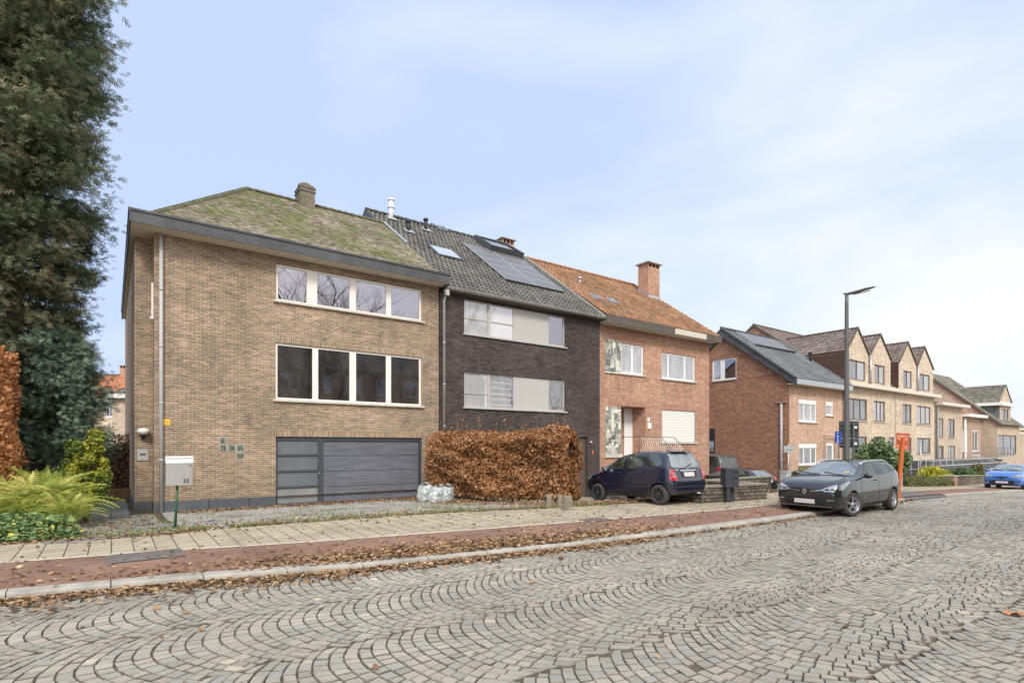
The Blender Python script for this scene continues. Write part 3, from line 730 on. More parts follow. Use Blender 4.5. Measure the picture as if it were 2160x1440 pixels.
# ================================================================ house with mossy roof
def house_one():
    n=18.6; g0=-.25
    h=root('brick_house',.98,n,0,'brown brick house with mossy roof and wide grey garage door beside the tall conifer','house')
    x0,x1=.98,10.07
    gx0,gx1=ss(582,n),ss(890.5,n); gz=zz(582,920,n)
    wx0,wx1=ss(581,n),ss(889,n); wz0,wz1=zz(581,842,n),zz(581,722,n)
    ux0,ux1=ss(582,n),ss(889.5,n); uz0,uz1=zz(582,633,n),zz(582,555.5,n)
    m=MB(); holes=[(gx0,gx1,0,gz),(wx0,wx1,wz0,wz1),(ux0,ux1,uz0,uz1)]
    m.wall(x0,x1,.30,7.95,n,[(gx0,gx1,.30,gz)]+holes[1:],.14)
    m.wall(x1,x0,0,0,n) if False else None
    # right end wall, left return, side projection
    m.poly([(x1,n,-.6),(x1,33,-.6),(x1,33,7.95),(x1,n,7.95)])
    m.poly([(x0,19.3,g0),(x0,n,g0),(x0,n,7.95),(x0,19.3,7.95)])
    sx=.54
    m.poly([(sx,19.3,.28),(x0,19.3,.28),(x0,19.3,7.95),(sx,19.3,7.95)])
    m.poly([(sx,33,g0),(sx,19.3,g0),(sx,19.3,7.95),(sx,33,7.95)])
    m.poly([(x1,33,g0),(sx,33,g0),(sx,33,7.95),(x1,33,7.95)])
    # reveal of the garage opening below the plinth line
    m.poly([(gx0,n,0),(gx0,n+.14,0),(gx0,n+.14,.31),(gx0,n,.31)])
    m.build('wall','brown_brick',h)
    # inner backing keeps daylight out of the openings
    bk=MB(); bk.box(x0+.12,x1-.2,n+.30,32.5,-.2,7.9); bk.build('interior','dark_hole',h)
    pl=MB()
    for a,b_ in ((x0-.012,2.35),(2.36,3.45),(3.46,gx0),):
        pl.box(a,b_-.008,n-.018,n+.1,-.3,.31)
    p2=MB(); p2.box(gx1,x1,n-.018,n+.1,-.3,.31); p2.build('plinth','bluestone',h); p2=MB(); p2.prism([(sx-.018,19.282),(x0-.02,19.282),(x0-.02,19.4),(sx+.02,19.4),(sx+.02,32),(sx-.018,32)],2,-.3,.29); p2.build('plinth','bluestone',h)
    bevel(pl.build('plinth','bluestone',h),.004)
    band(h,gx0-.05,gx1+.05,gz,gz+.2,n,'brown_brick_soldier'); band(h,wx0-.02,wx1+.03,wz1,wz1+.2,n,'brown_brick_soldier')
    # windows
    cut=lambda a,b_: ((ss(a,n)+ss(b_,n))/2,ss(b_,n)-ss(a,n))
    window(h,wx0,wx1,wz0,wz1,n-.03,'cream_frame','glass_lower',[cut(660,672),cut(738.5,752),cut(815.5,826)],fw=.07,sill=.08,dep=.08)
    window(h,ux0,ux1,uz0,uz1,n-.03,'cream_frame','glass_dark',[cut(648,670),cut(738.5,752),cut(815.5,826)],fw=.07,sill=.08,dep=.08)
    # garage front: fixed glazed panel with bars and sectional door
    mx0,mx1=ss(672,n),ss(683,n)
    fr=MB(); y=n+.06
    for a,b_ in ((gx0,gx0+.05),(mx0,mx1),(gx1-.11,gx1)): fr.box(a,b_,y,y+.08,0,gz)
    fr.box(gx0,mx0,y,y+.08,gz-.12,gz); fr.box(mx1,gx1-.1,y,y+.08,gz-.13,gz); fr.box(gx0,mx0,y,y+.08,0,.05)
    f=fr.build('garage_frame','anthracite_dark',h); 
    zs0=[.05,.56,1.08,1.60,gz-.12]
    for i in range(4):
        p=MB(); p.box(gx0+.05,mx0,y+.045,y+.06,zs0[i],zs0[i+1]); p.build('glazed_panel','garage_glass' if i==0 else 'garage_tint',f)
        if i: q=MB(); q.box(gx0+.05,mx0,y+.01,y+.07,zs0[i]-.035,zs0[i]+.035); bevel(q.build('transom','anthracite_dark',f),.006)
    d=MB(); hh=(gz-.13)/4
    for i in range(4): d.box(mx1,gx1-.11,y+.045,y+.08,i*hh+.008+(.02 if i==0 else 0),(i+1)*hh-.004)
    gd=bevel(d.build('garage_door','garage_panel',h),.008)
    sl=MB(); sl.box(mx1+.01,gx1-.12,y+.06,y+.09,0,gz-.13); sl.build('door_seal','dark_hole',gd)
    ln=MB(); lx=mx0+.05; ln.cs=True; ln.lathe([(0,-.03),(.018,-.03),(.018,0)],(lx,y,1.0),axis=1,seg=10); ln.build('lock','chrome',gd)
    # threshold
    t=MB(); t.box(gx0-.05,gx1+.05,n-.14,n+.1,-.1,.012); t.build('threshold','concrete',h)
    # glass blocks
    for (a,b_,c,d_) in ((462,478.5,921.5,936),(462,478.5,937,952),(480,497,937,952),(498.5,515.5,937,952),(498.5,515.5,953,968)):
        X0,X1=ss(a,n),ss(b_,n); Z1,Z0=zz(a,c,n),zz(a,d_,n)
        q=MB(); q.box(X0,X1,n-.004,n+.02,Z0,Z1); fb=q.build('glass_block','concrete',h)
        q=MB(); q.box(X0+.018,X1-.018,n-.010,n,Z0+.018,Z1-.018); bevel(q.build('block_face','glass_block',fb),.008)
    # eaves: fascia, soffit, flat gutter deck
    nf,sf=18.0,.41; xe=10.2; zt,zb=8.30,7.93
    e=MB(); e.prism([(nf,zb),(nf+.03,zb),(nf+.03,zt),(nf-.03,zt),(nf-.03,zt-.06),(nf,zt-.09)],0,sf,xe)
    e.box(sf-.02,sf+.012,nf-.02,32.3,zb,zt+.002); e.box(xe-.015,xe+.01,nf,n+.3,zb,zt-.01); e.box(sf-.045,sf+.03,nf+.001,32.3,zt-.045,zt+.02)
    bevel(e.build('fascia','fascia_dark',h),.006)
    so=MB(); q=sf+.03
    so.box(sf+.015,xe-.02,nf+.035,n-.001,zb+.02,zb+.04); so.box(sf+.015,sx+.0,n+.0,32.2,zb+.021,zb+.041); so.box(sx,x0+.05,n-.0005,19.3,zb+.022,zb+.04)
    i=sf+.1
    while i<xe-.06: so.box(i,i+.11,nf+.04,n-.002,zb+.006,zb+.02); i+=.125
    so.build('soffit','soffit',h)
    dk=MB(); dk.box(sf+.02,xe-.02,nf+.035,32.2,zt-.12,zt-.06); dk.build('gutter_deck','flat_roof',h)
    # roof
    E=(.80,18.28,8.27); A=(4.34,23.9,12.08); xr=10.06
    Lv=math.hypot(A[1]-E[1],A[2]-E[2]); V=(0,(A[1]-E[1])/Lv,(A[2]-E[2])/Lv)
    dk=MB(); dk.poly([(E[0]+.02,E[1]+.02,E[2]-.03),(xr,E[1]+.02,E[2]-.03),(xr,A[1],A[2]-.03),(A[0],A[1],A[2]-.03)])
    yb=2*A[1]-E[1]; dk.poly([(E[0]+.02,yb,E[2]-.03),(E[0]+.02,E[1]+.02,E[2]-.03),(A[0],A[1],A[2]-.03)]); dk.poly([(xr,yb,E[2]-.03),(E[0]+.02,yb,E[2]-.03),(A[0],A[1],A[2]-.03),(xr,A[1],A[2]-.03)])
    rf=dk.build('roof','tile_mossy',h)
    tiles('roof_tiles',rf,'tile_mossy',(0,E[1],E[2]),(1,0,0),V,lambda v:(E[0]+(A[0]-E[0])*v/Lv,xr),Lv,.165,.165,amp=.0,lip=.020,k=1,stagger=True,jit=.006,profile='flat')
    W2=yb-E[1]; Hs=Vector((A[0]-E[0],0,A[2]-E[2])); Hl=Hs.length; Hn=Hs.normalized()
    tiles('hip_tiles',rf,'tile_mossy',(E[0],0,E[2]),(0,-1,0),tuple(Hn),lambda v:(-(yb-(yb-A[1])*v/Hl),-(E[1]+(A[1]-E[1])*v/Hl)),Hl,.20,.2,amp=0,lip=.018,k=1,stagger=True,jit=.005,profile='flat')
    ridge('ridge_caps',rf,'tile_ridge_moss',(A[0],A[1],A[2]+.04),(xr+.02,A[1],A[2]+.04),.10,.3)
    ridge('hip_caps',rf,'tile_ridge_moss',(E[0]-.02,E[1]-.02,E[2]+.02),(A[0],A[1],A[2]+.05),.09,.26)
    lf=MB(); lf.tube([(xr+.03,A[1]-.1,A[2]+.02),(xr+.03,21.4,E[2]+(21.4-E[1])*V[2]/V[1]+.06)],.05,6); lf.build('lead_flashing','zinc',rf)
    # chimney on the ridge
    cx=6.55; cm=MB(); cm.box(cx-.30,cx+.30,23.35,24.1,11.2,12.38); cm.box(cx-.335,cx+.335,23.315,24.135,12.38,12.44); cm.box(cx-.31,cx+.31,23.34,24.11,12.44,12.52)
    cm.box(cx-.335,cx+.335,23.315,24.135,12.52,12.58); cm.box(cx-.27,cx+.27,23.38,24.07,12.58,12.68)
    ch=bevel(cm.build('chimney','chimney_brick',rf),.012)
    cc=MB(); cc.cs=True; cc.lathe([(0,.16),(.12,.15),(.25,.08),(.31,.0),(.31,-.03)],(cx,23.72,12.70),seg=10)
    cc.build('moss_cap','tile_ridge_moss',ch) if False else cc.build('chimney_cap','tile_ridge_moss',rf)
    # side window details in the recess
    for (za,zb_) in ((5.6,6.6),):
        w=MB(); w.box(x0-.05,x0+.0,18.95,19.05,za,zb_); w.box(x0-.09,x0-.0,18.9,19.1,za-.05,za); w.build('side_window','cream_frame',h)
    # wall lamp, letter slot and doorbell panel on the recessed wall
    lxs=ss(302,19.3); lz=zz(302,910,19.3)
    a=MB(); a.box(lxs-.05,lxs+.05,19.24,19.30,lz-.22,lz-.10); a.tube([(lxs,19.26,lz-.16),(lxs,19.14,lz-.16),(lxs,19.12,lz-.10)],.014,6); wl=a.build('wall_lamp','black_plastic',h)
    a=MB(); a.cs=True; a.lathe([(0,-.10),(.10,-.085),(.165,-.02),(.165,.03),(.12,.09),(0,.11)],(lxs,19.12,lz),seg=16); a.build('lamp_globe','wall_light',wl)
    bx=ss(301.5,19.3); bz=zz(301.5,959,19.3)
    a=MB(); a.box(bx-.14,bx+.14,19.27,19.30,bz-.17,bz+.17); pn_=bevel(a.build('doorbell_panel','grey_frame',h),.008)
    a=MB(); a.box(bx-.09,bx+.09,19.262,19.272,bz-.02,bz+.08); a.box(bx-.09,bx+.09,19.262,19.272,bz-.13,bz-.06); a.build('letter_slot','zinc',pn_)
    a=MB(); a.box(bx-.07,bx+.07,19.256,19.264,bz+.0,bz+.04); a.build('slot_opening','black_plastic',pn_)
    # yellow utility plate
    yx=ss(351.5,n); yz=zz(351.5,890,n)
    a=MB(); a.box(yx-.085,yx+.085,n-.02,n-.002,yz-.09,yz+.09); yp=a.build('yellow_plate','yellow_sign',h)
    a=MB(); a.box(yx-.055,yx+.04,n-.023,n-.02,yz+.02,yz+.035); a.box(yx-.055,yx-.04,n-.023,n-.02,yz-.02,yz+.03); a.box(yx-.04,yx+.03,n-.023,n-.02,yz-.03,yz-.015); a.box(yx+.02,yx+.035,n-.023,n-.02,yz-.06,yz-.02); a.box(yx-.05,yx+.02,n-.023,n-.02,yz-.07,yz-.055)
    a.build('plate_marks','orange_back',yp)
    px_=ss(340,n-.07); pipe(h,[(px_,n-.07,-.12),(px_,n-.07,7.96)],.052)
house_one()
# ================================================================ dark brick house
def strip_house():
    n=18.42; x0,x1=10.10,18.45
    h=root('brick_house',x0,n,0,'dark grey brick house with solar panels, middle of the three joined houses','house')
    ux0,ux1=ss(979,n),ss(1192,n); uz1,uz0=zz(979,630,n),zz(979,703,n); wz1,wz0=zz(979,783,n),zz(979,858,n)
    ex0,ex1=ss(1205,n),ss(1239,n); ez=zz(1239,921,n)
    m=MB(); m.wall(x0,x1,-1,7.72,n,[(ux0,ux1,uz0,uz1),(ux0,ux1,wz0,wz1),(ex0,ex1,-.8,ez)],.16)
    m.poly([(x0,n+.5,-1),(x0,n,-1),(x0,n,7.72),(x0,n+.5,7.72)]); m.poly([(x1,n,-1),(x1,n+.4,-1),(x1,n+.4,7.72),(x1,n,7.72)])
    m.build('wall','dark_brick',h)
    bk=MB(); bk.box(x0+.05,x1-.05,n+.35,30,-.9,7.7); bk.build('interior','dark_hole',h)
    ed=MB(); ed.box(ex0,ex1,n+.12,n+.16,-.8,ez); ed.build('door','brown_frame',h)
    c=lambda a,b_: ((ss(a,n)+ss(b_,n))/2,ss(b_,n)-ss(a,n))
    for (z0,z1,up) in ((uz0,uz1,True),(wz0,wz1,False)):
        pa,pb=ss(1086,n),ss(1157,n)
        window(h,ux0,pa,z0,z1,n-.02,'grey_frame','glass_blind',[c(1030,1035.5)],fw=.05,sill=None,hcuts=[z0+(z1-z0)*.47] if up else [z0+(z1-z0)*.40],gl_list=['glass_curtain','glass_dark' if False else 'glass_blind'] if up else ['glass_blind','glass_mid'])
        window(h,pb,ux1,z0,z1,n-.02,'grey_frame','glass_dark' if up else 'glass_mid',[],fw=.07)
        p=MB(); p.box(pa,pb,n+.05,n+.12,z0,z1); p.build('facade_panel','panel_grey',h)
        s=MB(); s.box(ux0-.06,ux1+.08,n-.07,n+.06,z0-.055,z0+.004); bevel(s.build('window_sill','grey_frame',h),.005)
        if not up:
            for i in range(5):
                q=MB(); zq=z0+.15+i*(z1-z0-.25)/5; q.box(ss(1038,n),ss(1082,n),n+.078,n+.084,zq,zq+.012); q.build('blind_slat','white_frame',h)
    # eaves
    gz=7.80; mb=MB(); mb.cs=True
    pr=[]; 
    for i in range(9):
        t=math.pi+math.pi*i/8; pr.append((n-.34+.075*math.cos(t),gz+.075*math.sin(t)))
    pr2=[(a,b_) for a,b_ in pr]; b0=len(mb.v)
    for xx in (x0+.02,x1): 
        for p in pr: mb.v.append((xx,p[0],p[1]))
    for i in range(8): mb.face((b0+i,b0+i+1,b0+9+i+1,b0+9+i))
    mb.cs=False; mb.box(x0+.02,x1,n-.43,n-.405,gz-.01,gz+.02); mb.box(x0+.02,x1,n-.275,n-.25,gz-.06,gz+.02)
    mb.build('gutter','gutter_zinc',h)
    f=MB(); f.box(x0+.02,x1,n-.25,n+.0,7.70,7.80); f.build('soffit','brown_frame',h)
    px_=ss(940,n-.2); pipe(h,[(px_,n-.10,-.5),(px_,n-.10,7.35),(px_,n-.3,7.70)],.045,'zinc')
    hp=MB(); hp.box(px_-.07,px_+.07,n-.37,n-.22,7.52,7.74); hp.build('rainwater_head','zinc',h)
    # roof
    n0,z0,n1,z1=18.05,7.80,25.5,13.2; sl=(z1-z0)/(n1-n0); Lv=math.hypot(n1-n0,z1-z0); V=(0,(n1-n0)/Lv,(z1-z0)/Lv)
    xl=10.12; xr=18.48; xl2=9.85; vs=(23.75-n0)/(n1-n0)*Lv
    dk=MB(); dk.poly([(xl,n0+.05,z0),(xr,n0+.05,z0),(xr,n1,z1-.04),(xl,n1,z1-.04)]); dk.poly([(xr,2*n1-n0,z0),(xl,2*n1-n0,z0),(xl,n1,z1-.04),(xr,n1,z1-.04)])
    dk.poly([(xl2+.03,23.7,z0+sl*(23.7-n0)-.06),(xl,23.7,z0+sl*(23.7-n0)-.05),(xl,n1,z1-.05),(xl2+.03,n1,z1-.05)])
    # gable triangle at the left
    dk.poly([(xl2+.08,27.6,z0+sl*(2*n1-27.6-n0)-.1),(xl2+.08,23.6,z0+sl*(23.6-n0)-.1),(xl2+.08,n1,z1-.1)])
    rf=dk.build('roof','tile_dark',h)
    tiles('roof_tiles',rf,'tile_dark',(0,n0,z0),(1,0,0),V,lambda v:(xl if v<vs else xl2,xr),Lv,.225,.345,amp=.040,lip=.026,k=4,stagger=True)
    ridge('ridge_caps',rf,'tile_ridge_dark',(xl2,n1,z1+.05),(xr,n1,z1+.05),.11,.4)
    vb=MB(); vb.prism([(23.75,z0+sl*(23.75-n0)-.22),(23.75,z0+sl*(23.75-n0)+.05),(n1,z1+.07),(n1+1.6,z1-1.09),(n1+1.6,z1-1.38),(n1,z1-.22)],0,xl2-.03,xl2+.02); vb.build('verge_board','fascia_dark',rf)
    ln=MB(); P=lambda nn_,d:(0,nn_,z0+sl*(nn_-n0)+d)
    ln.prism([(n0,z0-.02),(n1,z1-.02),(n1,z1+.10),(n0,z0+.10)],0,xr-.02,xr+.05); ln.build('party_flashing','concrete',rf)
    Nn=Vector((0,-V[2],V[1]))
    def slope(s,nn_,d=0): return Vector((s,nn_,z0+sl*(nn_-n0)))+Nn*d
    def panel(name,mat,s0,s1,na,nb,d0,d1,par,fmat=None,fw=.04):
        q=MB(); pts=[slope(s0,na,d1),slope(s1,na,d1),slope(s1,nb,d1),slope(s0,nb,d1),slope(s0,na,d0),slope(s1,na,d0),slope(s1,nb,d0),slope(s0,nb,d0)]
        b0=len(q.v); q.v+=[tuple(p) for p in pts]
        for fc in ((0,1,2,3),(4,5,1,0),(5,6,2,1),(6,7,3,2),(7,4,0,3)): q.face(tuple(b0+i for i in fc))
        return q.build(name,mat,par)
    def skylight(name,s0,s1,na,nb,h_=.12,gl='skylight',fm='fascia_dark'):
        fr=panel(name,fm,s0,s1,na,nb,.0,h_,rf); panel('skylight_pane',gl,s0+.08,s1-.08,na+.07,nb-.07,h_,h_+.012,fr); return fr
    A_=on_roof(905,520,z0+.05,n0,sl); B_=on_roof(978,552,z0+.05,n0,sl); C2=on_roof(905+24,552-8,z0+.05,n0,sl)
    # skylight low on the left
    s_a,n_b=on_roof(903,520,z0,n0,sl); s_b,n_a=on_roof(978,553,z0,n0,sl)
    skylight('roof_window',s_a-.05,s_b-.05,n_a,n_a+1.02,.10)
    # solar panels: 2 columns x 5 rows
    pa=on_roof(972,516,z0,n0,sl); pb=on_roof(1123,604,z0,n0,sl); pc=on_roof(1196,618,z0,n0,sl)
    sL=pa[0]+.1; sR=sL+3.42; nT=pa[1]-.0; nB=(pb[1]+pc[1])/2-.0
    sL=(pa[0]+ on_roof(1066,602,z0,n0,sl)[0])/2+.2; nB-=.15
    sol=panel('solar_panel','zinc',sL,sR+.05,nB,nT,.06,.10,rf); bpy.data.objects.remove(sol)
    rows=5; dn=(nT-nB)/rows
    for c_ in range(2):
        for r_ in range(rows):
            a=sL+c_*1.72; fr=panel('solar_panel','zinc',a,a+1.69,nB+r_*dn,nB+(r_+1)*dn-.02,.09,.13,rf); panel('cell_sheet','solar_cell',a+.04,a+1.65,nB+r_*dn+.035,nB+(r_+1)*dn-.055,.13,.134,fr)
    rail=panel('panel_rail','black_plastic',sL+.05,sL+3.40,nB-.06,nB+.02,.02,.11,rf)
    # big dormer style roof window near the ridge
    da=on_roof(1012,505,z0,n0,sl); dsa=da[0]+.75
    bx=MB(); s_0,s_1=15.65,17.75; na,nb=23.55,25.1
    pts=lambda s:[tuple(slope(s,na,.0)),tuple(slope(s,na,.42)),tuple(slope(s,nb,.30)),tuple(slope(s,nb,0))]
    b0=len(bx.v); bx.v+=pts(s_0)+pts(s_1)
    for fc in ((0,1,2,3),(4,7,6,5),(0,4,5,1),(2,6,7,3),(3,7,4,0)): bx.face(tuple(b0+i for i in fc))
    q0=[slope(s_0,na,.42),slope(s_1,na,.42),slope(s_1,nb,.30),slope(s_0,nb,.30)]
    cen=sum(q0,Vector())/4; q1=[p+(cen-p)*.16-Nn*.02 for p in q0]
    b1=len(bx.v); bx.v+=[tuple(p) for p in q0+q1]
    for i in range(4): j=(i+1)%4; bx.face((b1+i,b1+j,b1+4+j,b1+4+i))
    w=bx.build('roof_window','fascia_dark',rf); gp_=MB(); gp_.poly([p-Nn*.05 for p in q1]); gp_.build('skylight_pane','glass_mid',w)
    s2,n2=on_roof(934,487,z0,n0,sl); skylight('roof_window',s2-.4,s2+.35,n2-.15,n2+.6,.08,'glass_mid')
    # flue and vents
    def vent(px,py,r,h_,mat,nm,caps=True):
        s_,n_=on_roof(px,py,z0,n0,sl); b0=slope(s_,n_,0)
        q=MB(); q.cs=True; q.tube([b0-Vector((0,0,.1)),b0+Vector((0,0,h_))],r,12)
        q.tube([b0+Vector((0,0,h_-.10)),b0+Vector((0,0,h_))],r*1.35,12)
        if caps:q.tube([b0+Vector((0,0,h_*.55)),b0+Vector((0,0,h_*.55+.05))],r*1.45,12)
        o=q.build(nm,mat,rf)
        q=MB(); q.poly([slope(s_-.25,n_-.22,.09),slope(s_+.25,n_-.22,.09),slope(s_+.2,n_+.2,.09),slope(s_-.2,n_+.2,.09)]); q.build('vent_apron','zinc',o)
    vent(825,463,.115,1.0,'white_frame','flue_pipe'); vent(861,490,.09,.55,'black_plastic','roof_vent',False); vent(898,487,.09,.6,'black_plastic','roof_vent',False)
    # small things on the front
    cx=ss(1245,n); cz=zz(1245,932,n); q=MB(); q.cs=True; q.tube([(cx,n,cz),(cx,n-.10,cz)],.035,8); q.build('security_camera','white_frame',h)
    cx=ss(1250,n); cz=zz(1250,953,n); q=MB(); q.box(cx-.045,cx+.045,n-.02,n-.002,cz-.085,cz+.085); q.build('utility_plate','orange_paint',h)
    # chimney at the party wall behind the ridge
    chimney(h,17.95,18.75,25.6,26.3,12.2,13.75,'orange_brick','concrete',over=.10)
strip_house()
# ================================================================ orange brick house
def mosaic_panel(parent,x0,x1,z0,z1,y):
    mb=MB(); u=.095; nx=int((x1-x0)/u); nz=int((z1-z0)/u); du=(x1-x0)/nx; dz=(z1-z0)/nz; used=set()
    for j in range(nz):
        for i in range(nx):
            if (i,j) in used: continue
            w=random.choice((1,2,2,3)); hh=random.choice((1,2,2,1,3))
            while w>1 and any((i+a,j) in used or i+a>=nx for a in range(w)): w-=1
            while hh>1 and (j+hh>nz or any((i+a,j+b_) in used for a in range(w) for b_ in range(hh))): hh-=1
            for a in range(w):
                for b_ in range(hh): used.add((i+a,j+b_))
            mb.cr=random.random(); mb.box(x0+i*du+.006,x0+(i+w)*du-.006,y-.02-random.random()*.006,y+.02,z0+j*dz+.006,z0+(j+hh)*dz-.006)
    o=mb.build('mosaic_panel','mosaic',parent); q=MB(); q.box(x0,x1,y-.012,y+.01,z0,z1); q.build('mosaic_grout','concrete',o)
def orange_house():
    n=18.6; x0,x1=18.47,27.24
    h=root('brick_house',x0,n,0,'orange brick house with white door, steps and closed white roller shutter','house')
    A=lambda a: ss(a,n)
    u1=(A(1310),A(1358),zz(1358,792,n),zz(1358,724+6,n)); u2=(A(1396),A(1466.5),zz(1396,798,n),zz(1396,742,n))
    dr=(A(1310),A(1361.5),zz(1340,962,n),zz(1361,859,n)); sh=(A(1396.5),A(1467.5),zz(1396,932,n),zz(1396,863,n))
    m=MB(); m.wall(x0,x1,-1.4,7.75,n,[u1,u2,dr,sh],.18)
    m.build('wall','orange_brick',h)
    # right gable wall
    n0,z0,n1,z1=18.0,7.95,24.1,12.2; sl=(z1-z0)/(n1-n0); zw=z0+sl*(n-n0)-.12
    q=MB(); q.poly([(x1,n,-1.4),(x1,2*n1-n,-1.4),(x1,2*n1-n,zw),(x1,n1,z1-.12),(x1,n,zw)]); q.build('gable_wall','orange_brick',h)
    bk=MB(); bk.box(x0+.1,x1-.1,n+1.3,2*n1-n,-1.3,7.7); bk.box(x0+.1,dr[0]-.06,n+.25,n+1.3,-1.3,7.7); bk.box(dr[1]+.06,x1-.1,n+.25,n+1.3,-1.3,7.7); bk.box(dr[0]-.06,dr[1]+.06,n+.25,n+1.3,dr[3]+.02,7.7); bk.box(dr[0]-.06,dr[1]+.06,n+.25,n+1.3,-1.3,dr[2]-.02); bk.build('interior','dark_hole',h)
    # soldier courses
    for w,e in ((u1,.65),(u2,.1),(dr,.65),(sh,.12)): band(h,w[0]-(.85 if e>.5 else .12),w[1]+.12,w[3],w[3]+.26,n,'orange_brick_soldier')
    def c(a,w): return (A(a),w)
    window(h,*u1,n-.02,'white_frame','glass_curtain',[c(1335,.13)],fw=.09,sill=None,dep=.09)
    window(h,*u2,n-.02,'white_frame','glass_curtain',[c(1411,.10),c(1446,.10)],fw=.09,sill=.1,dep=.09)
    s=MB(); s.box(A(1277)-.05,u1[1]+.12,n-.07,n+.07,u1[2]-.07,u1[2]); s.build('window_sill','sill_stone',h)
    # shutter
    r=MB(); z=sh[2]+.02; 
    while z<sh[3]-.01: r.box(sh[0]+.05,sh[1]-.05,n+.05,n+.075,z,z+.066); z+=.082
    ro=bevel(r.build('roller_shutter','shutter_white',h),.01,2); r=MB(); r.box(sh[0],sh[1],n+.065,n+.09,sh[2],sh[3]); r.box(sh[0],sh[0]+.05,n+.03,n+.09,sh[2],sh[3]); r.box(sh[1]-.05,sh[1],n+.03,n+.09,sh[2],sh[3]); r.build('shutter_guide','grey_frame',ro)
    s=MB(); s.box(sh[0]-.12,sh[1]+.12,n-.08,n+.05,sh[2]-.08,sh[2]); s.build('window_sill','sill_stone',h)
    # recessed porch and door
    dd=.95; p=MB(); p.poly([(dr[0],n+.18,dr[2]),(dr[0],n+dd,dr[2]),(dr[0],n+dd,dr[3]),(dr[0],n+.18,dr[3])][::-1]); p.poly([(dr[1],n+.18,dr[2]),(dr[1],n+dd,dr[2]),(dr[1],n+dd,dr[3]),(dr[1],n+.18,dr[3])])
    p.poly([(dr[0],n+dd,dr[2]),(dr[1],n+dd,dr[2]),(dr[1],n+dd,dr[3]),(dr[0],n+dd,dr[3])]); p.poly([(dr[0],n+.18,dr[3]),(dr[1],n+.18,dr[3]),(dr[1],n+dd,dr[3]),(dr[0],n+dd,dr[3])][::-1]); p.build('porch_wall','orange_brick',h)
    p=MB(); p.box(dr[0],dr[1],n+.1,n+dd,dr[2]-.02,dr[2]+.01); p.build('porch_floor','concrete',h)
    da,db=ss(1316,n+.9),ss(1347,n+.9); da=max(da,dr[0]+.08)
    p=MB(); p.box(da,db,n+.86,n+.92,dr[2]+.03,dr[3]-.02); d=bevel(p.build('front_door','door_white',h),.008)
    p=MB(); p.box(db-.20,db-.12,n+.82,n+.86,dr[2]+.85,dr[2]+1.2); p.cs=True; p.lathe([(0,-.02),(.03,-.02),(.03,.01)],(db-.14,n+.85,dr[2]+1.55),axis=1,seg=8); p.build('door_handle','black_plastic',d)
    mosaic_panel(h,A(1277),A(1310)-.02,zz(1277,957,n),zz(1277,857,n),n); mosaic_panel(h,A(1277),A(1310)-.02,u1[2],zz(1277,714,n),n)
    s=MB(); s.box(A(1277)-.04,A(1311),n-.07,n+.02,zz(1277,964,n)-.02,zz(1277,957,n)-.005); s.build('window_sill','sill_stone',h)
    # letter box + number by the door
    q=MB(); a=A(1369); zz_=zz(1369,897,n); q.box(a-.12,a+.12,n-.05,n,zz_-.17,zz_+.14); q.box(a-.13,a+.02,n-.03,n,zz_+.2,zz_+.4); q.build('doorbell_plate','white_frame',h)
    # steps and railing
    zf=dr[2]; st=MB(); pa,pb=A(1311)-.1,A(1404)
    st.box(pa,pb-.9,n-1.25,n-.002,-1.2,zf-.06); k=7; x=pb-.9
    for i in range(k):
        st.box(x+i*.30,x+(i+1)*.30,n-1.25,n-.002,-1.2,zf-.06-(i+1)*.19)
    stp=st.build('entrance_steps','orange_brick',h); sl_=MB(); sl_.box(pa-.03,pb-.9+.03,n-1.29,n-.0,zf-.06,zf)
    for i in range(k): sl_.box(x+i*.30,x+(i+1)*.30+.03,n-1.28,n-.001,zf-.06-(i+1)*.19,zf-(i+1)*.19-.005)
    sl_.build('step_slabs','sill_stone',stp)
    rl=MB(); rl.cs=True; yr=n-1.2; hr=.95; pe=x+k*.30
    rl.tube([(pa,yr,zf+hr),(pb-.9,yr,zf+hr),(pe,yr,zf-k*.19+hr)],.02,6); rl.tube([(pa,yr,zf+.1),(pb-.9,yr,zf+.1),(pe,yr,zf-k*.19+.1)],.014,6)
    rl.tube([(pa,yr,zf),(pa,yr,zf+hr)],.018,6); rl.tube([(pe,yr,zf-k*.19),(pe,yr,zf-k*.19+hr)],.018,6); rl.tube([(pa,n-.05,zf+hr),(pa,yr,zf+hr)],.016,6)
    rl.tube([(pb-.4,n-.1,zf+hr*.98),(pe,n-.1,zf-k*.19+hr)],.02,6)
    ra=rl.build('handrail','brown_frame',h)
    ba=MB(); ba.cs=True; t=pa+.12
    while t<pe-.05:
        off=0 if t<pb-.9 else -(t-pb+.9)/.30*.19
        ba.tube([(t,yr,zf+.1+off),(t-.05,yr-.03,zf+.3+off),(t+.06,yr-.10,zf+.52+off),(t+.05,yr-.06,zf+.75+off),(t-.01,yr,zf+hr+off)],.011,5,False); t+=.16
    ba.build('railing_bars','inox_bar',ra)
    # eaves
    e=MB(); sp=ss(1423,18.0); e.prism([(n0-.02,7.60),(n0+.03,7.60),(n0+.03,7.95),(n0-.06,7.95)],0,x0-.02,sp); e.build('fascia','fascia_brown',h)
    e=MB(); e.prism([(n0-.02,7.66),(n0+.03,7.66),(n0+.03,7.93),(n0-.04,7.93)],0,sp+.002,26.1); e.build('fascia','fascia_cream',h,'pale unpainted stretch of fascia')
    e=MB(); e.prism([(n0-.02,7.62),(n0+.03,7.62),(n0+.03,7.95),(n0-.06,7.95)],0,26.102,x1+.25); e.box(x1+.2,x1+.252,n0+.03,n+.4,7.62,7.94); e.build('fascia','fascia_brown',h)
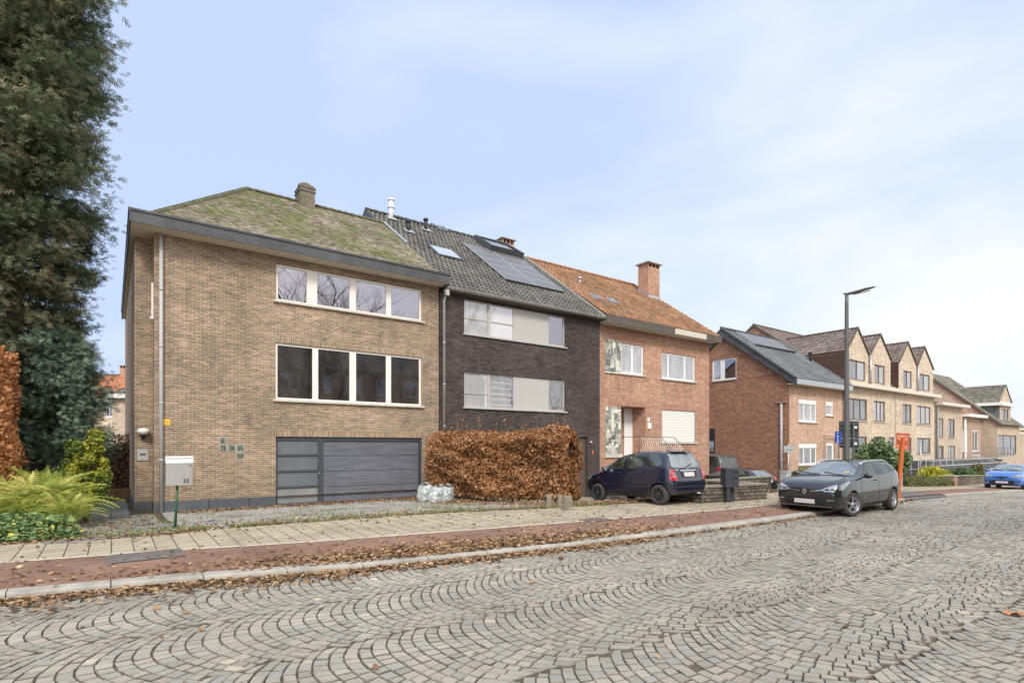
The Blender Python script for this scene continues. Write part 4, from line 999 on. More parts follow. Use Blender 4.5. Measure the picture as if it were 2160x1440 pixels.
    e=MB(); e.box(x0,x1+.24,n0+.03,n+.0,7.66,7.70); e.box(x1+.001,x1+.24,n,n+.4,7.66,7.70); e.build('soffit','soffit',h)
    e=MB(); e.box(x0,x1+.2,n0+.0,n0+.3,7.86,7.90); e.build('gutter','gutter_zinc',h)
    # roof
    Lv=math.hypot(n1-n0,z1-z0); V=(0,(n1-n0)/Lv,(z1-z0)/Lv); xl,xr=18.53,27.35
    dk=MB(); dk.poly([(xl,n0+.1,z0-.02),(xr,n0+.1,z0-.02),(xr,n1,z1-.04),(xl,n1,z1-.04)]); dk.poly([(xr,2*n1-n0,z0),(xl,2*n1-n0,z0),(xl,n1,z1-.04),(xr,n1,z1-.04)]); rf=dk.build('roof','tile_orange',h)
    tiles('roof_tiles',rf,'tile_orange',(0,n0+.02,z0),(1,0,0),V,lambda v:(xl,xr),Lv,.215,.33,amp=.055,lip=.035,k=5)
    ridge('ridge_caps',rf,'tile_ridge_orange',(xl,n1,z1+.05),(xr,n1,z1+.05),.12,.38); ridge('verge_caps',rf,'tile_ridge_orange',(xr,n0,z0+.02),(xr,n1,z1+.05),.09,.33)
    Nn=Vector((0,-V[2],V[1]))
    def slope(s,q,d=0): return Vector((s,q,z0+sl*(q-n0)))+Nn*d
    for (a,b_,c0,d0) in ((1248,624,1272,636),(1279,630,1305,644)):
        sa,na_=on_roof(a,b_,z0,n0,sl); sb,nb_=on_roof(c0,d0,z0,n0,sl); q=MB(); b0=len(q.v); q.v+=[tuple(slope(s_,m_,d_)) for d_ in (0,.13) for (s_,m_) in ((sb-.55,nb_),(sb-.05,nb_),(sb-.05,nb_+.45),(sb-.55,nb_+.45))]
        for fc in ((4,5,6,7),(0,1,5,4),(1,2,6,5),(2,3,7,6),(3,0,4,7)): q.face(tuple(b0+i for i in fc))
        fr=q.build('roof_window','zinc',rf); q=MB(); q.poly([slope(s_,m_,.14) for (s_,m_) in ((sb-.49,nb_+.06),(sb-.11,nb_+.06),(sb-.11,nb_+.39),(sb-.49,nb_+.39))]); q.build('skylight_pane','glass_mid',fr)
    sa,na_=on_roof(1223,600,z0,n0,sl); q=MB(); q.cs=True; p0=slope(sa,na_); q.tube([p0,p0+Vector((0,0,.32))],.06,8); q.tube([p0+Vector((0,0,.30)),p0+Vector((0,0,.34)),p0+Vector((0,0,.46))],[.12,.12,.02],8); q.build('roof_vent','zinc',rf)
    chimney(rf,26.35,27.4,22.2,23.0,10.4,13.1,'orange_brick_c' if False else 'orange_brick','concrete',over=.13)
    fl=MB(); 
    for i in range(6):
        q_=22.2-.06+i*.15; zq=z0+sl*(q_-n0); fl.box(26.32,26.345,q_,q_+.14,zq,zq+.24+.0*i)
    fl.box(26.3,27.4,22.15,22.19,z0+sl*(22.15-n0),z0+sl*(22.15-n0)+.2); fl.build('lead_flashing','zinc',rf)
orange_house()
# ================================================================ corner house with dark slate-grey roof
def gable_house():
    n=18.6; x0,x1=36.04,43.85; n0,z0=18.0,6.28; n1,z1=23.45,10.42; sl=(z1-z0)/(n1-n0); nb=28.3
    h=root('brick_house',x0,n,0,'rust brick gable house with grey tiled roof and solar panels behind the black estate car','house')
    gw=(nn(1553.5,x0),nn(1502,x0)); gz1=zs(1502,760,x0); gz0=zs(1502,804,x0)
    m=MB(); hole=[(gw[0],gw[1],gz0,gz1)]
    m.wall(n,nb,-1.6,6.6,x0,hole and [(gw[0],gw[1],gz0,6.6)] if gz1>6.6 else hole,.12,axis=0)
    z_=lambda q: z0+sl*((q if q<n1 else 2*n1-q)-n0)-.14
    zt=6.6
    # gable triangle with the window cut as upright strips
    qs=sorted({n,gw[0],gw[1],n1,nb}|set(np.linspace(n,nb,9)))
    for a,b_ in zip(qs[:-1],qs[1:]):
        lo=gz1 if gw[0]<(a+b_)/2<gw[1] else zt
        if max(z_(a),z_(b_))>lo: m.poly([(x0,b_,lo),(x0,a,lo),(x0,a,max(lo,z_(a))),(x0,b_,max(lo,z_(b_)))])
    m.poly([(x0+.12,gw[0],gz1),(x0,gw[0],gz1),(x0,gw[1],gz1),(x0+.12,gw[1],gz1)])
    m.poly([(x0,gw[0],zt),(x0+.12,gw[0],zt),(x0+.12,gw[0],gz1),(x0,gw[0],gz1)][::-1]); m.poly([(x0,gw[1],zt),(x0+.12,gw[1],zt),(x0+.12,gw[1],gz1),(x0,gw[1],gz1)])
    m.build('gable_wall','rust_brick',h)
    A=lambda a: ss(a,n); Z=lambda a,b_: zz(a,b_,n)
    wins=[(A(1685),A(1723),Z(1685,889),Z(1685,841)),(A(1742),A(1757.5),Z(1742,876),Z(1742,846)),(A(1685),A(1723),Z(1685,981),Z(1685,935))]
    door=(A(1742),A(1759),-.5,Z(1742,933))
    m=MB(); m.wall(x0,x1,-1.6,6.05,n,wins+[door],.14); m.build('wall','pink_brick',h)
    bk=MB(); bk.box(x0+.35,x1-.1,n+.3,nb,-1.5,6); bk.box(x0+.35,x1-.1,n+1.2,nb-1.5,5.9,7.6); bk.build('interior','dark_hole',h)
    for i,w in enumerate(wins):
        cs=[(w[0]+(w[1]-w[0])*f,.10) for f in ((.30,.68) if i!=1 else ())]
        window(h,*w,n-.03,'white_frame','glass_curtain' if i<2 else 'glass_mid',cs,fw=.12,sill=.1)
        q=MB(); q.box(w[0]+.01,w[1]-.01,n+.02,n+.06,w[3]-.30,w[3]-.01); q.build('shutter_box','shutter_white',h)
    window(h,*door,n-.03,'white_frame','glass_mid',[],fw=.2,hcuts=[.7])
    q=MB(); q.box(door[0]-.35,door[0]-.05,n-.05,n,-.6,door[3]+.5); q.box(door[1]+.05,door[1]+.35,n-.05,n,-.6,door[3]+.5); q.box(door[0]-.35,door[1]+.35,n-.055,n,door[3]+.25,door[3]+.5); q.build('door_surround','rose_brick',h)
    window(h,gw[0],gw[1],gz0,gz1,x0-.02,'white_frame','glass_mid',[(gw[0]+(gw[1]-gw[0])*.58,.34)],fw=.10,axis=0,sill=.05,gl_list=['glass_dark','glass_curtain'])
    # roof
    Lv=math.hypot(n1-n0,z1-z0); V=(0,(n1-n0)/Lv,(z1-z0)/Lv); xl,xr=x0-.25,x1+.02
    dk=MB(); dk.poly([(xl,n0+.05,z0-.02),(xr,n0+.05,z0-.02),(xr,n1,z1-.04),(xl,n1,z1-.04)]); dk.poly([(xr,2*n1-n0,z0),(xl,2*n1-n0,z0),(xl,n1,z1-.04),(xr,n1,z1-.04)]); rf=dk.build('roof','tile_slate',h)
    tiles('roof_tiles',rf,'tile_slate',(0,n0,z0),(1,0,0),V,lambda v:(xl,xr),Lv,.29,.34,amp=.04,lip=.03,k=4)
    ridge('ridge_caps',rf,'tile_ridge_dark',(xl,n1,z1+.05),(xr,n1,z1+.05),.12,.4); ridge('verge_caps',rf,'tile_ridge_dark',(xl,n0,z0+.03),(xl,n1,z1+.06),.09,.34)
    vb=MB(); d=.62; vb.prism([(n0-.02,z0-d+.1),(n0-.02,z0+.02),(n1,z1+.03),(2*n1-n0,z0+.02),(2*n1-n0,z0-d+.1),(n1,z1-d)],0,xl,xl+.05); vb.build('verge_board','fascia_dark',rf)
    f=MB(); f.box(xl,xr,n0-.04,n0+.0,z0-.36,z0-.02); f.build('fascia','zinc',h); f=MB(); f.box(xl+.05,xr,n0,n+.0,z0-.34,z0-.30); f.build('soffit','soffit',h)
    Nn=Vector((0,-V[2],V[1]))
    def slope(s,q,dd=0): return Vector((s,q,z0+sl*(q-n0)))+Nn*dd
    a=on_roof(1551,702,z0,n0,sl); b_=on_roof(1590,727,z0,n0,sl); c=on_roof(1678,748,z0,n0,sl)
    sL=(a[0]+b_[0])/2; nB,nT=(b_[1]+c[1])/2,a[1]; wd=(c[0]-sL)/4
    for i in range(4):
        q=MB(); b0=len(q.v); q.v+=[tuple(slope(s_,m_,dd)) for dd in (.05,.12) for (s_,m_) in ((sL+i*wd,nB),(sL+(i+1)*wd-.04,nB),(sL+(i+1)*wd-.04,nT),(sL+i*wd,nT))]
        for fc in ((4,5,6,7),(0,1,5,4),(1,2,6,5),(2,3,7,6),(3,0,4,7)): q.face(tuple(b0+i_ for i_ in fc))
        fr=q.build('solar_panel','zinc',rf); q=MB(); q.poly([slope(s_,m_,.124) for (s_,m_) in ((sL+i*wd+.04,nB+.04),(sL+(i+1)*wd-.08,nB+.04),(sL+(i+1)*wd-.08,nT-.04),(sL+i*wd+.04,nT-.04))]); q.build('cell_sheet','solar_cell',fr)
    q=MB(); q.box(sL-.1,c[0]+.1,nB-.12,nB-.02,z0+sl*(nB-n0)+.02,z0+sl*(nB-n0)+.14); q.build('panel_rail','black_plastic',rf)
    s_,n_=on_roof(1709,762,z0,n0,sl); q=MB(); q.cs=True; p0=slope(s_,n_); q.tube([p0,p0+Vector((0,0,.75))],.09,8); q.tube([p0+Vector((0,0,.55)),p0+Vector((0,0,.7))],.15,8); q.build('roof_vent','black_plastic',rf)
    pn_=nn(1648,x0-.08); pipe(h,[(x0-.08,pn_,-.9),(x0-.08,pn_,4.7)],.075,'grey_pvc')
    q=MB(); q.box(x0-.12,x0,pn_-.35,pn_+.35,4.75,4.85); q.build('overflow_ledge','rose_brick',h)
    pipe(h,[(x1-.12,n-.08,-.6),(x1-.12,n-.08,5.95)],.06,'gutter_zinc')
    # narrow tall stair window low on the gable wall
    q0,q1=nn(1508,x0),nn(1490,x0); za,zb=zs(1508,955,x0),zs(1508,903,x0)
    q=MB(); q.box(x0-.02,x0+.02,q0,q1,za,zb); fr=q.build('stair_window','black_plastic',h); q=MB(); q.box(x0-.03,x0-.02,q0+.08,q1-.1,za+.1,zb-.95); q.build('pane','glass_mid',fr)
gable_house()
# ================================================================ sand brick row with steep gabled dormers
def dormer_house(x0,x1,dorms,w1,w0,label,first):
    n=18.6; h=root('row_house',x0,n,0,label,'house','sand brick row houses with gabled dormers')
    Z=lambda a,b_: zz(a,b_,n); z1t,z1b=5.5,3.85; g1t,g1b=2.62,1.2; zc=6.35
    hol=[(a,b_,z1b,z1t) for a,b_ in w1]+[(a,b_,(-.55 if d else g1b),g1t) for a,b_,d in w0]
    m=MB(); m.wall(x0,x1,-1.8,zc,n,hol,.14)
    m.poly([(x1,n,-1.8),(x1,28,-1.8),(x1,28,zc),(x1,n,zc)]); m.poly([(x0,28,-1.8),(x0,n,-1.8),(x0,n,zc),(x0,28,zc)])
    m.build('wall','sand_brick',h)
    bk=MB(); bk.box(x0+.2,x1-.2,n+.3,28,-1.7,zc); bk.build('interior','dark_hole',h)
    for i,(a,b_) in enumerate(w1):
        cu=[(a+b_)/2] if b_-a<2.2 else [a+(b_-a)/3,a+(b_-a)*2/3]
        window(h,a,b_,z1b,z1t,n-.02,'brown_frame','glass_curtain' if (i%2) else 'glass_mid',cu,fw=.1,mw=.1,sill=.1,sillmat='sill_stone')
    for i,(a,b_,d) in enumerate(w0):
        window(h,a,b_,-.55 if d else g1b,g1t,n-.02,'brown_frame','glass_mid' if i%2 else 'glass_dark',[] if d else [(a+b_)/2],fw=.11,mw=.1,sill=None if d else .1)
    c=MB(); c.box(x0,x1+.15,n-.55,n+.02,zc,zc+.22); c.box(x0,x1+.14,n-.52,n-.48,zc+.22,zc+.30); bevel(c.build('cornice','fascia_cream',h),.01)
    n0,z0,n1,z1=18.4,6.55,25.7,12.1; sl=(z1-z0)/(n1-n0); Lv=math.hypot(n1-n0,z1-z0); V=(0,(n1-n0)/Lv,(z1-z0)/Lv)
    xl,xr=x0,x1
    dk=MB(); dk.poly([(xl,n0,z0-.02),(xr,n0,z0-.02),(xr,n1,z1-.04),(xl,n1,z1-.04)]); dk.poly([(xr,2*n1-n0,z0),(xl,2*n1-n0,z0),(xl,n1,z1-.04),(xr,n1,z1-.04)]); rf=dk.build('roof','tile_brown',h)
    tiles('roof_tiles',rf,'tile_brown',(0,n0,z0),(1,0,0),V,lambda v:(xl,xr),Lv,.30,.35,amp=.045,lip=.03,k=3)
    ridge('ridge_caps',rf,'tile_ridge_brown',(xl,n1,z1+.05),(xr,n1,z1+.05),.12,.4)
    # gable side walls of the main roof
    for xx,fl in ((x0,1),(x1,0)):
        q=MB(); pts=[(xx,n,zc),(xx,2*n1-n,zc),(xx,n1,z1-.12)]; q.poly(pts if not fl else pts[::-1]); q.build('gable_wall','rust_brick' if fl else 'sand_brick',h)
    q=MB(); q.prism([(n0,z0-.12),(n0,z0+.06),(n1,z1+.08),(2*n1-n0,z0+.06),(2*n1-n0,z0-.12),(n1,z1-.12)],0,x0-.06,x0); q.build('verge_board','brown_frame',rf)
    for (a,b_,pk,wa,wb) in dorms:
        zv,zp,nf=9.0,10.86,18.55; mid=pk
        dm=MB()
        wz0,wz1=6.9,8.4
        dm.wall(a,b_,6.4,zv,nf,[(wa,wb,wz0,wz1)],.14); dm.poly([(a,nf,zv),(b_,nf,zv),(mid,nf,zp)])
        nb_=n0+(zv-z0)/sl+.1
        d=dm.build('dormer','sand_brick',h)
        s1=MB(); s1.poly([(a,nb_,6.5),(a,nf,6.5),(a,nf,zv),(a,nb_,zv)]); s1.poly([(b_,nf,6.5),(b_,nb_,6.5),(b_,nb_,zv),(b_,nf,zv)]); s1.build('dormer_cheek','slat_cladding',d)
        nr=n0+(zp-z0)/sl
        for sgn,e in ((-1,a),(1,b_)):
            U=(0,1,0) if sgn>0 else (0,-1,0)
            w=abs(mid-e); Ls=math.hypot(w,zp-zv); Vv=(-sgn*w/Ls,0,(zp-zv)/Ls)
            ny=lambda v: nb_+(nr-nb_)*v/Ls
            if sgn>0: tiles('dormer_tiles',d,'tile_brown',(e+.0,0,zv),U,Vv,lambda v:(nf-.08,ny(v)),Ls,.30,.33,amp=.03,lip=.03,k=3)
            else: tiles('dormer_tiles',d,'tile_brown',(e,0,zv),U,Vv,lambda v:(-ny(v),-(nf-.08)),Ls,.30,.33,amp=.03,lip=.03,k=3)
        ridge('dormer_ridge',d,'tile_ridge_brown',(mid,nf-.1,zp+.06),(mid,nr,zp+.06),.10,.38)
        q=MB(); q.prism([(a-.03,zv-.06),(mid,zp-.02),(b_+.03,zv-.06),(b_+.03,zv+.05),(mid,zp+.09),(a-.03,zv+.05)],1,nf-.11,nf-.05); q.build('dormer_verge','brown_frame',d)
        window(d,wa,wb,wz0,wz1,nf-.02,'brown_frame','glass_mid',[(wa+wb)/2],fw=.09,mw=.09,gl_list=['glass_mid','glass_curtain'])
    v=(dorms[0][1]+dorms[1][0])/2; pipe(h,[(v,18.42,6.6),(v,18.42,9.0)],.07,'zinc')
    return h
A=lambda a: ss(a,18.6)
B2=lambda a: ss(a,18.55)
dormer_house(43.9,53.25,[(44.2,48.05,B2(1808),A(1790),A(1824)),(48.15,52.3,B2(1856),A(1843),A(1865))],[(A(1789),A(1829)),(A(1843),A(1867))],[(A(1789),A(1829),0),(A(1843),A(1867),0),(A(1875),A(1890),1)],'sand brick row house joined to the rust brick gable house, two gabled dormers',True)
dormer_house(53.27,62.6,[(54.0,58.0,B2(1914),A(1904),A(1922)),(58.1,62.1,B2(1949),A(1937),A(1960))],[(A(1904),A(1923)),(A(1934),A(1963))],[(A(1904),A(1923),0),(A(1934),A(1963),0)],'farther sand brick row house with two gabled dormers, next to the low tan house',False)
pipe(None,[(62.75,18.5,-1.0),(62.75,18.5,6.3)],.1,'gutter_zinc') if False else None
# ================================================================ low houses beyond
def low_house(x0,x1,n,zc,mat,roofmat,label,wins,doors,frame='brown_frame',ridge_rise=2.0,base=-2.2,cm='fascia_cream',surround=None):
    h=root('row_house',x0,n,0,label,'house','low row houses further down the street')
    hol=[(a,b_,c,d) for a,b_,c,d in wins+doors]
    m=MB(); m.wall(x0,x1,base,zc,n,hol,.14); m.poly([(x0,n+10,base),(x0,n,base),(x0,n,zc),(x0,n+10,zc)]); m.poly([(x1,n,base),(x1,n+10,base),(x1,n+10,zc),(x1,n,zc)]); m.build('wall',mat,h)
    bk=MB(); bk.box(x0+.2,x1-.2,n+.3,n+9,base,zc); bk.build('interior','dark_hole',h)
    for i,w in enumerate(wins):
        f=window(h,*w,n-.02,frame,'glass_mid' if i%2 else 'glass_curtain',[(w[0]+w[1])/2],fw=.1,sill=.1)
        if surround: 
            q=MB(); e=.18; q.box(w[0]-e,w[0]-.01,n-.04,n,w[2]-.1,w[3]+e); q.box(w[1]+.01,w[1]+e,n-.04,n,w[2]-.1,w[3]+e); q.box(w[0]-.01,w[1]+.01,n-.04,n,w[3]+.01,w[3]+e); q.build('window_surround',surround,f)
    for w in doors: window(h,*w,n-.02,frame,'glass_mid',[],fw=.15)
    c=MB(); c.box(x0-.1,x1+.3,n-.6,n+.02,zc,zc+.28); c.build('cornice',cm,h)
    n0=n-.4; z0=zc+.2; n1=n+4.6; z1=z0+ridge_rise; Lv=math.hypot(n1-n0,z1-z0); V=(0,(n1-n0)/Lv,(z1-z0)/Lv)
    dk=MB(); dk.poly([(x0,n0,z0-.02),(x1,n0,z0-.02),(x1,n1,z1-.04),(x0,n1,z1-.04)]); dk.poly([(x1,2*n1-n0,z0),(x0,2*n1-n0,z0),(x0,n1,z1-.04),(x1,n1,z1-.04)]); dk.poly([(x1,n,z0),(x1,2*n1-n,z0),(x1,n1,z1-.1)]); dk.poly([(x0,2*n1-n,z0),(x0,n,z0),(x0,n1,z1-.1)])
    rf=dk.build('roof',roofmat,h); tiles('roof_tiles',rf,roofmat,(0,n0,z0),(1,0,0),V,lambda v:(x0,x1),Lv,.3,.35,amp=.045,lip=.03,k=3)
    return h
A=lambda a: ss(a,18.6)
low_house(62.9,70.6,18.6,5.75,'dusk_brick','tile_red','low tan brick house with dark window frames beside the farther dormer house',[(A(1979),A(1990),2.7,4.55),(A(2000),A(2014),2.7,4.55),(A(2000),A(2015),-.1,1.9)],[(A(1979.5),A(1991),-1.3,1.9)],cm='fascia_cream',ridge_rise=1.2)
low_house(70.7,77.0,18.6,4.9,'rose_brick','tile_red','small reddish brick house with pale window surrounds and white downpipe',[(A(2030),A(2038),1.3,3.3),(A(2050),A(2064),1.3,3.4),(A(2051),A(2066),-1.3,.8)],[(A(2030),A(2040),-1.9,.7)],'white_frame',1.3,cm='shutter_white',surround='sill_stone',base=-2.6)
def far_dormer_house():
    n=17.3; x0,x1=77.0,86.0; z0=4.55; n0=n; n1,z1=24.0,10.6; sl=(z1-z0)/(n1-n0)
    h=root('row_house',x0,n,0,'far house with large tan tiled dormer and balcony, rightmost gable in view','house')
    m=MB(); wins=[(ss(2105,n),ss(2144,n),.9,3.1)]; drs=[(ss(2122,n),ss(2132,n),-2.6,-.4),(ss(2136,n),ss(2144,n),-2.6,-.4)]
    m.wall(x0,x1,-3.2,4.4,n,wins+drs,.14); m.poly([(x0,31,-3.2),(x0,n,-3.2),(x0,n,4.4),(x0,n1,z1-.2),(x0,31,4.4)]); m.poly([(x1,n,-3.2),(x1,31,-3.2),(x1,31,4.4),(x1,n1,z1-.2),(x1,n,4.4)]); m.build('wall','dusk_brick',h)
    bk=MB(); bk.box(x0+.3,x1-.3,n+.4,30,-3,4.3); bk.build('interior','dark_hole',h)
    window(h,*wins[0],n-.02,'brown_frame','glass_mid',[wins[0][0]+.8*(wins[0][1]-wins[0][0])*.4,wins[0][0]+(wins[0][1]-wins[0][0])*.72],fw=.12)
    for d in drs: q=MB(); q.box(d[0],d[1],n+.06,n+.1,d[2],d[3]); q.build('door','wood_grey',h)
    q=MB(); xa,xb=ss(2103,n-.9),ss(2136,n-.9); q.box(xa,xb,n-1,n,.55,.75)
    ba=q.build('balcony','concrete',h); q=MB()
    for zq in (.95,1.2,1.45,1.7): q.box(xa,xb,n-1,n-.96,zq,zq+.05); q.box(xa,xa+.04,n-1,n,zq,zq+.05)
    for i in range(6): xx=xa+(xb-xa-.05)*i/5; q.box(xx,xx+.05,n-1.01,n-.95,.7,1.75)
    q.build('balcony_railing','gutter_zinc',ba)
    Lv=math.hypot(n1-n0+.4,(n1-n0+.4)*sl); V=(0,1/math.hypot(1,sl),sl/math.hypot(1,sl))
    dk=MB(); dk.poly([(x0-.1,n0-.4,z0-.4*sl),(x1,n0-.4,z0-.4*sl),(x1,n1,z1-.04),(x0-.1,n1,z1-.04)]); dk.poly([(x1,31,z0),(x0-.1,31,z0),(x0-.1,n1,z1-.04),(x1,n1,z1-.04)]); rf=dk.build('roof','tile_tan',h)
    tiles('roof_tiles',rf,'tile_tan',(0,n0-.4,z0-.4*sl),(1,0,0),V,lambda v:(x0-.1,x1),Lv,.3,.36,amp=.045,lip=.03,k=3)
    q=MB(); q.prism([(n0-.45,z0-.4*sl-.35),(n0-.45,z0-.4*sl+.05),(n1,z1+.08),(n1,z1-.3)],0,x0-.16,x0-.1); q.build('verge_board','brown_frame',rf)
    a,b_,pk=78.6,83.6,81.0; nf=17.5; zv,zp=6.35,8.75
    dm=MB(); wz=(4.6,6.0); dm.wall(a+.3,b_-.3,4.2,zv,nf,[(a+1.1,b_-1.2,wz[0],wz[1])],.14); dm.poly([(a,nf,zv+.35),(b_,nf,zv+.35),(pk,nf,zp)]); d=dm.build('dormer','dusk_brick',h)
    nb_=n0+(zv-z0)/sl; nr=n0+(zp-z0)/sl
    s1=MB(); s1.poly([(a+.3,nb_+.6,4.2),(a+.3,nf,4.2),(a+.3,nf,zv),(a+.3,nb_+.6,zv)]); s1.build('dormer_cheek','tile_slate',d)
    s1=MB(); s1.box(a-.1,b_+.1,nf-.3,nf+.0,zv,zv+.35); s1.box(a-.1,a+.3,nf,nb_+.8,zv,zv+.35); s1.build('dormer_cornice','shutter_white',d)
    window(d,a+1.1,b_-1.2,wz[0],wz[1],nf-.02,'brown_frame','glass_mid',[(a+b_)/2],fw=.1)
    for sgn,e in ((-1,a-.1),(1,b_+.1)):
        w=abs(pk-e); Ls=math.hypot(w,zp-zv-.35); Vv=(-sgn*w/Ls,0,(zp-zv-.35)/Ls); ny=lambda v: nb_+.4+(nr-nb_-.4)*v/Ls
        if sgn>0: tiles('dormer_tiles',d,'tile_tan',(e,0,zv+.35),(0,1,0),Vv,lambda v:(nf-.1,ny(v)),Ls,.3,.33,amp=.03,lip=.03,k=3)
        else: tiles('dormer_tiles',d,'tile_tan',(e,0,zv+.35),(0,-1,0),Vv,lambda v:(-ny(v),-(nf-.1)),Ls,.3,.33,amp=.03,lip=.03,k=3)
far_dormer_house()
for nm,xx,zt,mt in (('row_house.002',62.95,5.6,'gutter_zinc'),('row_house.003',70.9,4.7,'shutter_white')):
    if nm in bpy.data.objects: pipe(bpy.data.objects[nm],[(xx,18.45,-2),(xx,18.45,zt)],.10,mt)
low_house(86.3,97,19.5,3.4,'rose_brick','tile_red','distant house with bright orange tiled roof at the right edge of the street',[(88,89.6,.4,2.2),(91,92.5,.4,2.2)],[],'white_frame',3.6,base=-4)
h=low_house(97.5,112,22,4.2,'dusk_brick','tile_slate','distant house with dark roof and brick chimney stack',[(99,100.6,.4,2.2)],[],'white_frame',4.0,base=-5)
# ================================================================ houses behind the garden on the left
def back_house(px0,px1,Y,zeave,zridge,zb,mat,rm,label,chim=None,wins=(),hip=False,ang=0,panel=False,Yd=7):
    X0,X1=(px0-CX)/F*Y,(px1-CX)/F*Y
    o=bpy.data.objects.new('garden_house',None); COL.objects.link(o); o.location=(X0,Y,0); tag(o,label,'house'); o.rotation_euler=(0,0,0); ORG[o.name]=(0,0,0)
    w=X1-X0; m=MB(); hol=[((a-px0)/F*Y,(b_-px0)/F*Y,CAMZ+(HY-d)*Y/F,CAMZ+(HY-c)*Y/F) for a,b_,c,d in wins]
    m.wall(0,w,zb,zeave,0,hol,.12); m.poly([(0,Yd,zb),(0,0,zb),(0,0,zeave),(0,Yd,zeave)]); m.poly([(w,0,zb),(w,Yd,zb),(w,Yd,zeave),(w,0,zeave)]); m.build('wall',mat,o)
    bk=MB(); bk.box(.3,w-.3,.3,Yd,zb,zeave); bk.build('interior','dark_hole',o)
    for q in hol: window(o,*q,-.02,'white_frame','glass_mid',[(q[0]+q[1])/2],fw=.1)
    ov=.4; Lv=math.hypot(Yd/2+ov,zridge-zeave); V=(0,(Yd/2+ov)/Lv,(zridge-zeave)/Lv)
    dk=MB(); dk.poly([(-.2,-ov,zeave-.02),(w+.2,-ov,zeave-.02),(w+.2,Yd/2,zridge-.04),(-.2,Yd/2,zridge-.04)]); dk.poly([(w,0,zeave),(w,Yd,zeave),(w,Yd/2,zridge-.1)]); dk.poly([(0,Yd,zeave),(0,0,zeave),(0,Yd/2,zridge-.1)]); rf=dk.build('roof',rm,o)
    tiles('roof_tiles',rf,rm,(0,-ov,zeave),(1,0,0),V,lambda v:(-.2,w+.2),Lv,.28,.34,amp=.045,lip=.03,k=3)
    f=MB(); f.box(-.2,w+.2,-ov-.06,-ov,zeave-.28,zeave); f.build('fascia','shutter_white',o)
    ridge('ridge_caps',rf,'tile_ridge_brown',(-.2,Yd/2,zridge+.05),(w+.2,Yd/2,zridge+.05),.12,.4)
    if chim: 
        cx=(chim-px0)/F*Y; chimney(rf,cx-.4,cx+.4,Yd/2-.3,Yd/2+.4,zridge-.7,zridge+.9,'orange_brick')
    if panel:
        Nn=Vector((1,0,0)).cross(Vector(V)); q=MB(); a=Vector((w*.28,-ov,zeave))+Vector(V)*.5; q.poly([a+Nn*.15,a+Vector((2.4,0,0))+Nn*.15,a+Vector((2.4,0,0))+Vector(V)*2+Nn*.15,a+Vector(V)*2+Nn*.15]); q.build('solar_panel','skylight',rf)
    return o
back_house(60,242,46,CAMZ+(940-842)*46/F,CAMZ+(940-790)*49/F,-1,'sand_brick','tile_red','tan brick house with orange roof seen over the garden hedge',chim=205,wins=[(222,238,856,880)])
back_house(212,330,56,CAMZ+(940-822)*56/F,CAMZ+(940-788)*61/F,-1,'dusk_brick','tile_slate','grey roofed house further back behind the garden hedge')
back_house(236,300,42,CAMZ+(940-832)*42/F,CAMZ+(940-812)*45/F,-1,'dusk_brick','tile_tan','low brick garden building with a solar panel on its roof behind the side wall',panel=True,Yd=6)
# ================================================================ houses across the street (mirrored in the panes)
def opposite():
    h=root('terrace_house',6,-15,0,'terrace across the street, mirrored in the lower windows','house')
    m=MB(); x0,x1=-2,34; n=-15.0
    hol=[]; x=0
    while x<33: hol+=[(x,x+1.7,1.0,2.6),(x,x+1.7,3.9,5.5),(x+.3,x+1.9,6.9,8.5)]; x+=3.0
    m.wall(x0,x1,-1,9.3,n,hol,.15,face=1); m.poly([(x0,n,-1),(x0,n-9,-1),(x0,n-9,9.3),(x0,n-4.5,12.2),(x0,n,9.3)]); m.poly([(x1,n-9,-1),(x1,n,-1),(x1,n,9.3),(x1,n-4.5,12.2),(x1,n-9,9.3)]); m.build('wall','rose_brick',h)
    bk=MB(); bk.box(x0+.3,x1-.3,n-8,n-.4,-1,9.2); bk.build('interior','dark_hole',h)
    for q in hol: window(h,*q,n+.02,'white_frame','glass_mid',[(q[0]+q[1])/2],face=1,fw=.1)
    r=MB(); r.poly([(x1,n+.4,9.1),(x0,n+.4,9.1),(x0,n-4.5,12.3),(x1,n-4.5,12.3)]); r.poly([(x0,n-9.4,9.1),(x1,n-9.4,9.1),(x1,n-4.5,12.3),(x0,n-4.5,12.3)]); r.build('roof','tile_ridge_dark',h)
opposite()
